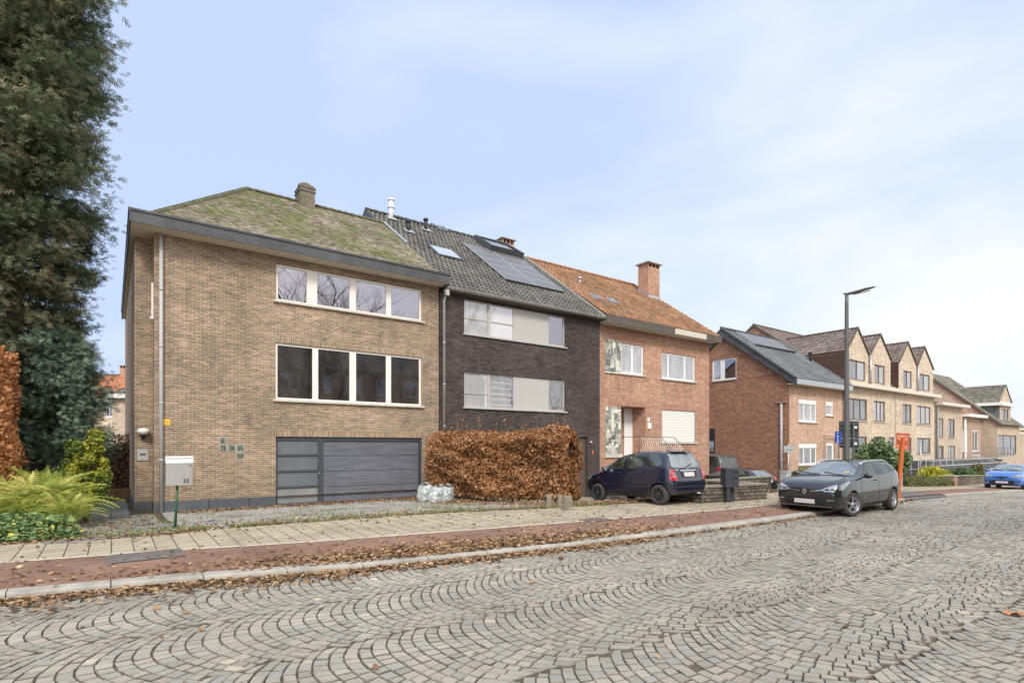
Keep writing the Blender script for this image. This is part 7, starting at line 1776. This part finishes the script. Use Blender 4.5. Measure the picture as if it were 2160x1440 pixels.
# ---------------------------------------------------------------- conifer sprays
def spray_template(L=.42,nb=4,wid=.15):
    V=[];Fs=[]
    def blade(a,b_,w):
        a=np.array(a);b_=np.array(b_); d=b_-a; d/=np.linalg.norm(d); s=np.cross(d,(0,0,1)); s/=np.linalg.norm(s); i=len(V)
        m=a+(b_-a)*.45; V.extend([a,m+s*w,b_,m-s*w]); Fs.append((i,i+1,i+2,i+3))
    blade((0,0,0),(L,0,-.05),.016)
    for k in range(nb):
        t=.12+.75*k/nb; x=L*t; ln=wid*(1-.55*t)+.03
        for sg in (-1,1): blade((x,0,-.03*t),(x+ln*.75,sg*ln*.8,-.03*t-.06+.07*(k%2)),.017)
    return np.array(V,float),np.array(Fs)
SPR,SPRF=spray_template()
def conifer(name,s,n,H,prof,label,mat,nl,per,size,seed,lean=(0,0),droop=.25,zlow=.4,trunk_r=.28,cat='tree',updir=.35,inner=.3):
    rg=np.random.default_rng(seed); z=g(s,n); r=root(name,s,n,z,label,cat)
    q=MB(); q.cs=True; q.tube([(s,n,z-.2),(s+lean[0]*.4,n+lean[1]*.4,z+H*.4),(s+lean[0],n+lean[1],z+H*.97)],[trunk_r,trunk_r*.65,.03],10)
    q.build('trunk','bark',r)
    P=[];Fw=[];Rn=[]; br=MB(); br.cs=True
    for i in range(nl):
        t=((i+rg.random())/nl)**.85; zz_=zlow+(H-zlow)*t; R_=float(np.interp(zz_/H,[p[0] for p in prof],[p[1] for p in prof]))*(1+rg.normal()*.10)
        a=i*2.39996+rg.normal()*.25; base=np.array([s+lean[0]*t,n+lean[1]*t,z+zz_])
        dirv=np.array([math.cos(a),math.sin(a),0]); tip=base+dirv*R_+np.array([0,0,updir*R_-droop*R_*(1.2-t)])
        mid=(base+tip)/2+np.array([0,0,-.05*R_]); tone=rg.random()*.5+.1
        br.tube([tuple(base),tuple(mid),tuple(tip)],[.05,.03,.008],5,False)
        m=int(per*(.4+R_/2.5)*(1+.3*rg.normal())); m=max(8,m)
        f=inner+(1-inner)*rg.random(m)**.75
        c=base+(mid-base)*np.minimum(f*2,1)[:,None]+(tip-mid)*np.maximum(f*2-1,0)[:,None]
        sp=(.12+.30*(1-np.abs(f-.65)))*R_*.38
        c=c+rg.normal(size=(m,3))*np.stack([sp,sp,sp*.55],1)
        fw=dirv[None]*.9+rg.normal(0,.55,(m,3)); fw[:,2]+=-.15
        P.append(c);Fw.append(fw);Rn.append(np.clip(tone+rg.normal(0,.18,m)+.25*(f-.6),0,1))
    br.build('branches','bark',r)
    P=np.concatenate(P);Fw=np.concatenate(Fw);Rn=np.concatenate(Rn); N=len(P)
    keep=P[:,2]>z+.15; P=P[keep];Fw=Fw[keep];Rn=Rn[keep];N=len(P)
    up=np.tile(np.array([0,0,1.0]),(N,1))+rg.normal(0,.45,(N,3))
    V=place(SPR,frame(Fw,up),P-np.array((s,n,z)),size*(1+.25*rg.normal(size=N)).clip(.5,1.6))
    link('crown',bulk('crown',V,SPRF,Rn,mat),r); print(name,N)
# tall dark conifer
Yc=14.5; Xc=(25-CX)/F*Yc; sc_=CA*Xc+SA*Yc; nc_=-SA*Xc+CA*Yc
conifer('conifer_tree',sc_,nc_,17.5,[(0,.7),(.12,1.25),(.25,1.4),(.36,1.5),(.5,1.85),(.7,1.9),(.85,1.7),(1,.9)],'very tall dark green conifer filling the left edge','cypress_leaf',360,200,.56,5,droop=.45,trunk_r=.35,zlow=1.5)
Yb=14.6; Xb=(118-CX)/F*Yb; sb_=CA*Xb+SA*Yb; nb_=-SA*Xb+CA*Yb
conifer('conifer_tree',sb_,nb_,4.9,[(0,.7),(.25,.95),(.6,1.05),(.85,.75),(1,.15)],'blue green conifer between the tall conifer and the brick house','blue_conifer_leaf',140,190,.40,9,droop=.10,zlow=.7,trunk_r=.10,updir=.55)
# ---------------------------------------------------------------- shrubs
def shrub(name,px,Y,pxw,ztop,label,cat,mat,N,size,seed,zbase=None,flat=1.0,stems=9,group=None,tone=None):
    rg=np.random.default_rng(seed); X=(px-CX)/F*Y; s=CA*X+SA*Y; n=-SA*X+CA*Y; z=g(s,n) if zbase is None else zbase; rad=pxw/2/F*Y; h_=ztop-z
    r=root(name,s,n,z,label,cat,group)
    q=MB(); 
    K=26; cl=[]
    for k in range(K):
        a=rg.random()*6.28; e=rg.random()**.5; ph=rg.random()
        c=np.array([rad*.72*e*math.cos(a),rad*.72*e*math.sin(a)*flat,h_*(.30+.55*ph*math.sqrt(max(0,1-e*e*.8)))]); cl.append((c,rad*.30*(.7+.6*rg.random()),rg.random()))
    for k in range(stems):
        c=cl[k][0]; q.tube([(s,n,z-.1),(s+c[0]*.4,n+c[1]*.4,z+c[2]*.5),(s+c[0],n+c[1],z+c[2])],[.03,.02,.008],5,False)
    q.build('stems','bark',r)
    k=rg.integers(0,K,N); C=np.array([c[0] for c in cl])[k]; Rr=np.array([c[1] for c in cl])[k]; T=np.array([c[2] for c in cl])[k]
    dv=rg.normal(size=(N,3)); dv/=np.linalg.norm(dv,axis=1)[:,None]; P=C+dv*(Rr*(.55+.5*rg.random(N)**.5))[:,None]*np.array([1,1,.9*min(1.3,h_/rad/1.2+.2)])
    P[:,2]=np.maximum(P[:,2],.03)
    rn_=np.clip(.55*T+.45*rg.random(N)+ .12*dv[:,2],0,1)
    link('foliage',leaves_mesh('foliage',P,mat,size,up=dv+rg.normal(0,.6,(N,3))+np.array([0,0,.4]),rnd=rn_),r); return r
shrub('golden_shrub',182,13.6,100,CAMZ+(HY-868)*13.6/F,'yellow and green variegated shrub beside the garden path','shrub','golden_leaf',9000,.065,21)
shrub('laurel_bush',1852,25.5,128,CAMZ+(HY-927)*25.5/F,'large round green laurel bush beside the orange sign','bush','laurel_leaf',15000,.12,22)
shrub('golden_shrub',1965,35,70,CAMZ-(985-HY)*35/F,'low bright yellow shrub behind the clipped hedge','shrub','yellow_leaf',4000,.10,23,group=None)
shrub('green_shrub',1213,19.5,26,CAMZ-(1024-HY)*19.5/F,'small green potted shrub by the dark house entrance','shrub','box_leaf',900,.06,25)
shrub('garden_bush',1700,26,90,CAMZ-(985-HY)*26/F,'low green bushes behind the black estate car','bush','box_leaf',4500,.07,24)
def ptY(px,Y): X=(px-CX)/F*Y; return CA*X+SA*Y,-SA*X+CA*Y
shrub('green_shrub',2030,37,60,CAMZ-(984-HY)*37/F,'dark green shrub above the grey retaining wall','shrub','laurel_leaf',3500,.12,26)
shrub('green_shrub',2062,43,44,CAMZ-(978-HY)*43/F,'olive shrub on the dark terrace behind the blue hatchback','shrub','box_leaf',3000,.12,27)
a=ptY(1898,28.8); b_=ptY(1996,31.6)
hedge_box('clipped_hedge',[a,b_],CAMZ-(1001-HY)*30/F-g(*a),.8,'low clipped brownish hedge between the orange sign and the brick pillar','hedge','box_leaf',14000,.055,bulge=.05,low=.05,shell=.15)
a=ptY(1925,33.5); b_=ptY(2000,35.5)
# beech hedge at the far left, bright copper
a=ptY(-60,9.7); b_=ptY(2,10.6); c_=ptY(4,12.4)
def left_beech():
    rg=np.random.default_rng(31); Y=12.6; s,n=ptY(-36,Y); z=g(s,n); ztop=CAMZ+(HY-735)*Y/F; r=root('beech_hedge',s,n,z,'bright copper beech hedge cut off by the left edge','hedge'); N=13000
    # rounded upright mass: superellipse column 1.5 m wide, 2.6 m deep
    a=rg.random(N)*6.283; e=rg.random(N)**.28; hh=rg.random(N); hgt=ztop-z
    rr=1.05-.55*np.clip(hh-.45,0,1)**1.3+.12*np.sin(a*3+hh*7)
    P=np.stack([np.sign(np.cos(a))*np.abs(np.cos(a))**.7*.62*e*rr,np.sign(np.sin(a))*np.abs(np.sin(a))**.7*1.25*e*rr,hh*hgt],1); P[:,0]+=nz(P,2.0,4)*.10; P[:,1]+=nz(P,2.3,5)*.1
    link('foliage',leaves_mesh('foliage',P,'beech_leaf_bright',.08),r)
    q=MB(); q.cs=True
    for k in range(26):
        x,y=rg.normal()*.3,rg.normal()*.5; L=hgt*(1.0+.22*rg.random()); tx=x+rg.normal()*.28; ty=y+rg.normal()*.25
        q.tube([(s+x,n+y,z-.1),(s+(x+tx)/2,n+(y+ty)/2,z+L*.5),(s+tx,n+ty,z+L)],[.018,.012,.004],5,False)
    q.build('branches','twig',r)
left_beech()
# brown hedge closing the garden at the back of the path
hedge_box('brown_hedge',[(-4.2,25.0),(1.6,25.4)],2.35,.8,'thin brown leafy hedge closing the garden behind the slab path','hedge','brown_hedge_leaf',16000,.07,bulge=.1,low=.1)
q=MB(); q.box(-3.5,1.4,23.3,23.5,-.4,.42); o=q.top('wooden_edging','wood_garden',(-1,23.4,0),'low brown timber edging board at the end of the slab path','edging')
# ferns
FR=[];FRF=[]
def fern_template(nl=13,L=.8):
    V=[];Fs=[]
    for k in range(nl*2):
        t=(k//2+.6)/nl; sg=1 if k%2 else -1; x=L*t; zc=.30*L*math.sin(math.pi*min(1,t*.85))*1.0-.10*L*t*t; w=L*.24*math.sin(math.pi*(t*.82+.16)); i=len(V)
        V.extend([np.array((x-.018*L/.8,0,zc)),np.array((x+.035,sg*w*.5,zc+.012)),np.array((x+.055,sg*w,zc-.03)),np.array((x+.020,sg*w*.5,zc-.005))]); Fs.append((i,i+1,i+2,i+3) if sg<0 else (i,i+3,i+2,i+1))
    i=len(V)
    return np.array(V,float),np.array(Fs)
FT,FTF=fern_template(17,.8)
def fern(px,Y,rad,label,N,seed,zt=None):
    rg=np.random.default_rng(seed); s,n=ptY(px,Y); z=g(s,n); r=root('fern',s,n,z,label,'fern')
    a=rg.random(N)*6.283; el=rg.random(N)*1.15+.05; f=np.stack([np.cos(a)*np.cos(el),np.sin(a)*np.cos(el),np.sin(el)],1)
    P=np.stack([np.cos(a)*.12*rg.random(N),np.sin(a)*.12*rg.random(N),.05+.08*rg.random(N)],1)
    up=np.tile([0,0,1.0],(N,1))-f*f[:,2:3]*.9+rg.normal(0,.15,(N,3))
    link('fronds',bulk('fronds',place(FT,frame(f,up),P,rad/.8*(1+.2*rg.normal(size=N)).clip(.5,1.4)),FTF,np.clip(rg.random(N)*.7+.3*(el/1.2),0,1),'fern_leaf'),r)
fern(88,12.0,1.0,'large yellow green fern under the conifers by the garden path',150,41)
fern(45,11.9,.95,'darker fern clump left of the large fern',70,42)
fern(135,11.5,.62,'smaller fern spilling towards the slab path',60,43)
fern(112,12.9,1.05,'tall fern behind the large fern, reaching the golden shrub',80,44)
# ground cover bed
def ground_cover():
    N=9000; rg=np.random.default_rng(51); S=rg.uniform(-5.5,-.3,N*2); Nn=rg.uniform(0,1,N*2)
    n0=pn(S)+.05; n1=n0+1.9; Q=n0+(n1-n0)*Nn; edge=-.75-.0*Q; keep=(S<-.35-.12*(Q-pn(S))*3)&(rg.random(N*2)<.95); S=S[keep][:N];Q=Q[keep][:N]; 
    mound=.30*np.clip((Q-pn(S))/.6,0,1)*(1+.3*np.sin(S*3.1)*np.sin(Q*2.7)); hz=G(S,Q)+mound*rg.random(len(S))**.4+.02
    P=np.stack([S,Q,hz],1); up=np.tile([0,0,1.],(len(S),1))+rg.normal(0,.45,(len(S),3))
    tomesh_top('ground_cover',leaves_mesh('ground_cover',P,'ground_leaf',.085,up=up),'low green and yellow ground cover bed at the left by the pavement','ground cover',None,'stuff')
ground_cover()
def grass():
    rg=np.random.default_rng(61); N=6000; S=rg.uniform(-1.2,11.5,N); k=rg.random(N)
    Q=pn(S)+.02+rg.exponential(.22,N); m2=rg.random(N)<.35; Q[m2]=pn(S[m2])+.6+rg.random(m2.sum())*3.4
    P=np.stack([S,Q],1); keep=(nz(np.stack([S,Q,0*S],1),1.4,2)>(.05))|((Q-pn(S)<.35)&(nz(np.stack([S,Q,0*S],1),1.0,5)>-.3)); S=S[keep];Q=Q[keep];N=len(S)
    T=np.array([(-.006,0,0),(.006,0,0),(.004,.02,.05),(0,.035,.085)],float); Fc=np.array([(0,1,2,3)])
    a=rg.random(N)*6.28; M=np.stack([np.stack([np.cos(a),-np.sin(a),0*a],1),np.stack([np.sin(a),np.cos(a),0*a],1),np.tile([0,0,1.],(N,1))],1)
    V=place(T,M,np.stack([S,Q,G(S,Q)],1),.5+.9*rg.random(N)); tomesh_top('grass',bulk('grass',V,Fc,rg.random(N),'grass_blade'),'thin grass and moss growing through the gravel drive','grass',None,'stuff')
grass()
# fallen leaves
def litter():
    rg=np.random.default_rng(71); pts=[]
    def add(S,Q,dz=0): pts.append(np.stack([S,Q,G(S,Q)+.012+dz+.02*rg.random(len(S))],1))
    # gutter along the kerb, thick between the mailbox and the hedge
    N=9500; S=rg.uniform(-4.5,8.6,N); w=.16+.16*sm(-4,-1,S)*(1-sm(1.5,3.2,S))+.10*np.sin(S*3)**2; Q=kn(S)-.04-rg.exponential(1,N)*w*.55; add(S,Q)
    N=1800; S=rg.uniform(8,23,N); add(S,kn(S)-.03-rg.exponential(.10,N))
    # drift over the kerb onto the red path
    N=6500; S=rg.normal(5.2,1.9,N); keep=(S<10)&(S>-2); S=S[keep]; Q=kn(S)+.35+rg.normal(0,.30,len(S)); add(S,Q,.0)
    N=1300; S=rg.uniform(-6,20,N); add(S,kn(S)+.15+rg.random(N)*1.7)
    # pavement sprinkle
    N=650; S=rg.uniform(-6,22,N); add(S,rn(S)+rg.random(N)*(pn(S)-rn(S)))
    # under the beech hedge and along the gravel
    N=6500; t=rg.random(N); S=9.4+1.6*t+rg.normal(0,.5,N); Q=18.2-5.6*t; side=rg.random(N); S=S-.35+rg.normal(0,.25,N); add(S,Q+rg.normal(0,.3,N))
    N=3200; S=rg.normal(11.6,.9,N); add(S,pn(S)+.2+np.abs(rg.normal(0,.55,N)))
    N=2600; S=rg.uniform(1.5,9.6,N); add(S,18.42-rg.exponential(.16,N)-.05)
    N=1700; S=rg.uniform(1,9.5,N); add(S,pn(S)+.02+rg.exponential(.35,N))
    N=1300; S=rg.uniform(-5.6,1.5,N); add(S,pn(S)-.02+rg.normal(0,.10,N))
    N=1600; S=rg.uniform(15,19,N); Q=rg.uniform(10.9,12.8,N); add(S,Q,.02)
    N=500; S=rg.uniform(17,23,N); add(S,pn(S)+rg.random(N)*1.5)
    N=500; S=rg.uniform(-1,.9,N); add(S,rg.uniform(12.8,18,N),.01)
    N=260; S=rg.uniform(-3,30,N); add(S,rg.uniform(1.5,8,N))
    P=np.concatenate(pts); N=len(P); up=np.tile([0,0,1.],(N,1))+rg.normal(0,.32,(N,3))
    rnd=rg.random(N)
    tomesh_top('fallen_leaves',leaves_mesh('fallen_leaves',P,'litter_leaf',.056,up=up,rnd=rnd,sv=.5),'dry brown fallen leaves along the kerb, drives and hedge','fallen leaves',None,'stuff'); print('litter',N)
    # redder leaves swept against the garage door
    M=900; S=rg.uniform(4.4,9.4,M); Q=18.40-rg.exponential(.12,M); P=np.stack([S,Q,G(S,Q)+.025],1); up=np.tile([0,0,1.],(M,1))+rg.normal(0,.3,(M,3))
    tomesh_top('fallen_leaves',leaves_mesh('fallen_leaves',P,'litter_red',.065,up=up),'reddish fallen leaves swept along the garage threshold','fallen leaves',None,'stuff')
litter()
# one large dry leaf on the cobbles, and a few smaller scattered ones of their own
def big_leaf(px,py,size,rot,label):
    s,n=gp(px,py); z=g(s,n); q=MB(); q.cs=True; out=[(0,-.5),(.10,-.22),(.38,-.34),(.30,-.08),(.5,.12),(.24,.16),(.20,.40),(.04,.22),(-.10,.5),(-.16,.22),(-.42,.30),(-.28,.04),(-.5,-.12),(-.26,-.16),(-.30,-.42),(-.08,-.24)]
    c=len(q.v); q.v.append((0,0,.02))
    for i,(x,y) in enumerate(out): q.v.append((x*size,y*size,.018+.10*size*math.sin(i*1.9)+.12*size*abs(x)))
    for i in range(len(out)): j=(i+1)%len(out); q.face((c,c+1+i,c+1+j))
    q.tube([(0,-.45*size,.02),(.03*size,-.8*size,.03)],.003,5); 
    o=link('fallen_leaf',q.mesh('fallen_leaf','big_leaf'),None,W(s,n,z),ANG+rot); tag(o,label,'leaf')
big_leaf(2139,1296,.24,.6,'large dry brown leaf lying on the cobbles at the right edge')
# bare trees opposite, mirrored in the upper windows
def bare_tree(s,n,H,seed,label):
    rg=random.Random(seed); z=g(s,n) if n>-9 else 0; r=root('bare_tree',s,n,z,label,'tree','bare winter trees across the street'); q=MB(); t=MB()
    def grow(m,p,d,L,rad,depth):
        pts=[p]; rr=[rad]; k=4
        for i in range(k):
            d=(d+Vector((rg.gauss(0,.16),rg.gauss(0,.16),rg.gauss(0,.08)+.04))).normalized(); pts.append(pts[-1]+d*L/k); rr.append(rad*(1-.38*(i+1)/k))
        m.tube(pts,rr,6 if rad>.05 else (4 if rad>.015 else 3),False)
        if depth==0: return
        for i in range(rg.choice((3,4)) if depth>1 else 4):
            q_=pts[rg.randint(2,4)]; ax=Vector((rg.gauss(0,1),rg.gauss(0,1),rg.gauss(0,.5)+.25)).normalized(); grow(t,q_,(d*.75+ax*.75).normalized(),L*rg.uniform(.62,.8),rr[-1]*.72,depth-1)
    grow(q,Vector((s,n,z-.2)),Vector((0,0,1)),H*.36,.36,5)
    q.build('trunk','bare_bark',r); t.build('crown','bare_bark',r)
bare_tree(11,-9.5,22,3,'broad bare tree mirrored in the left upper windows'); bare_tree(17,-10.5,21,5,'bare tree mirrored in the middle upper windows'); bare_tree(23.5,-9.5,22,8,'bare tree mirrored in the right upper windows')
bare_tree(40,-14,18,12,'bare tree mirrored in the windows of the dark brick house')
# ================================================================ camera, sun, sky
cam=bpy.data.cameras.new('camera'); co=bpy.data.objects.new('camera',cam); COL.objects.link(co); co.location=(0,0,CAMZ); co.rotation_euler=(R(90),0,0)
cam.sensor_width=36; cam.lens=36*F/2160; cam.shift_y=(HY-720)/2160; cam.clip_end=3000; cam.clip_start=.05; sc.camera=co
EL=R(42); AZ=R(172)  # compass-like angle of the sun, measured from +Y clockwise: behind the camera
sun=bpy.data.lights.new('sun','SUN'); sun.energy=1.35; sun.angle=R(14); sun.color=(1,.955,.89); so=bpy.data.objects.new('sun',sun); COL.objects.link(so)
dv=Vector((math.sin(AZ)*math.cos(EL),math.cos(AZ)*math.cos(EL),math.sin(EL))); so.rotation_euler=dv.to_track_quat('Z','Y').to_euler()
w=bpy.data.worlds.new('World'); sc.world=w; w.use_nodes=True; t=w.node_tree; t.nodes.clear()
def N(ty,**k):
    x=t.nodes.new(ty)
    for a,b in k.items(): setattr(x,a,b)
    return x
out=N('ShaderNodeOutputWorld'); bg=N('ShaderNodeBackground'); sky=N('ShaderNodeTexSky',sky_type='NISHITA'); sky.sun_disc=False; sky.sun_elevation=EL; sky.sun_rotation=AZ; sky.air_density=1; sky.dust_density=1.5; sky.ozone_density=2
tc=N('ShaderNodeTexCoord'); mp=N('ShaderNodeMapping'); t.links.new(tc.outputs['Generated'],mp.inputs[0]); mp.inputs['Scale'].default_value=(1,1,2.6); mp.inputs['Rotation'].default_value=(0,R(12),R(20))
nz1=N('ShaderNodeTexNoise'); nz1.inputs['Scale'].default_value=1.9; nz1.inputs['Detail'].default_value=6; nz1.inputs['Roughness'].default_value=.5; nz1.inputs['Distortion'].default_value=.3; t.links.new(mp.outputs[0],nz1.inputs['Vector'])
sp=N('ShaderNodeSeparateXYZ'); t.links.new(tc.outputs['Generated'],sp.inputs[0])
def M(op,a,b=0.0,c=None,clamp=False):
    x=N('ShaderNodeMath',operation=op); x.use_clamp=clamp
    for i,v in enumerate((a,b) if c is None else (a,b,c)):
        if isinstance(v,bpy.types.NodeSocket): t.links.new(v,x.inputs[i])
        else: x.inputs[i].default_value=v
    return x.outputs[0]
# cloud cover is thicker to the right and towards the horizon
cov=M('ADD',M('MULTIPLY',sp.outputs[0],.85),M('MULTIPLY',sp.outputs[2],-.85)); cov=M('ADD',cov,.50)
fac=M('ADD',M('MULTIPLY',M('SUBTRACT',nz1.outputs[0],.5),2.6),cov,clamp=True)
rp=N('ShaderNodeValToRGB'); t.links.new(fac,rp.inputs[0]); e=rp.color_ramp.elements
e[0].position=.0; e[0].color=(5.5,6.75,9.2,1); e[1].position=1; e[1].color=(9.3,9.4,9.5,1); x=e.new(.45); x.color=(6.9,7.9,9.4,1)
mx=N('ShaderNodeMix',data_type='RGBA'); mx.inputs[0].default_value=.86; t.links.new(sky.outputs[0],mx.inputs[6]); t.links.new(rp.outputs[0],mx.inputs[7])
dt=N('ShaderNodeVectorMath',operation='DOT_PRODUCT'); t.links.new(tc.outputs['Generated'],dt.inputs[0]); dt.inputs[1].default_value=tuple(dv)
lobe=M('MULTIPLY',M('POWER',M('MAXIMUM',dt.outputs['Value'],0.0),2.0),1.15)  # extra sky brightness around the sun direction, added to lift the facades
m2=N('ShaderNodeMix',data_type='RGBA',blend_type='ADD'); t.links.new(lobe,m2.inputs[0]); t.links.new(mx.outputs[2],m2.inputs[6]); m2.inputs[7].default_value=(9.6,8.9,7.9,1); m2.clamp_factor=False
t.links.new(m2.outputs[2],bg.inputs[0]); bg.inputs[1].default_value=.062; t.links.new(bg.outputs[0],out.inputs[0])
sc.view_settings.view_transform='Standard'; sc.view_settings.look='None'; sc.view_settings.exposure=0.95; sc.view_settings.gamma=1
sc.render.engine='CYCLES'; sc.cycles.max_bounces=6; sc.cycles.transparent_max_bounces=8
try: sc.cycles.use_denoising=True
except Exception: pass
bpy.context.view_layer.update()
print('objects',len(bpy.data.objects))
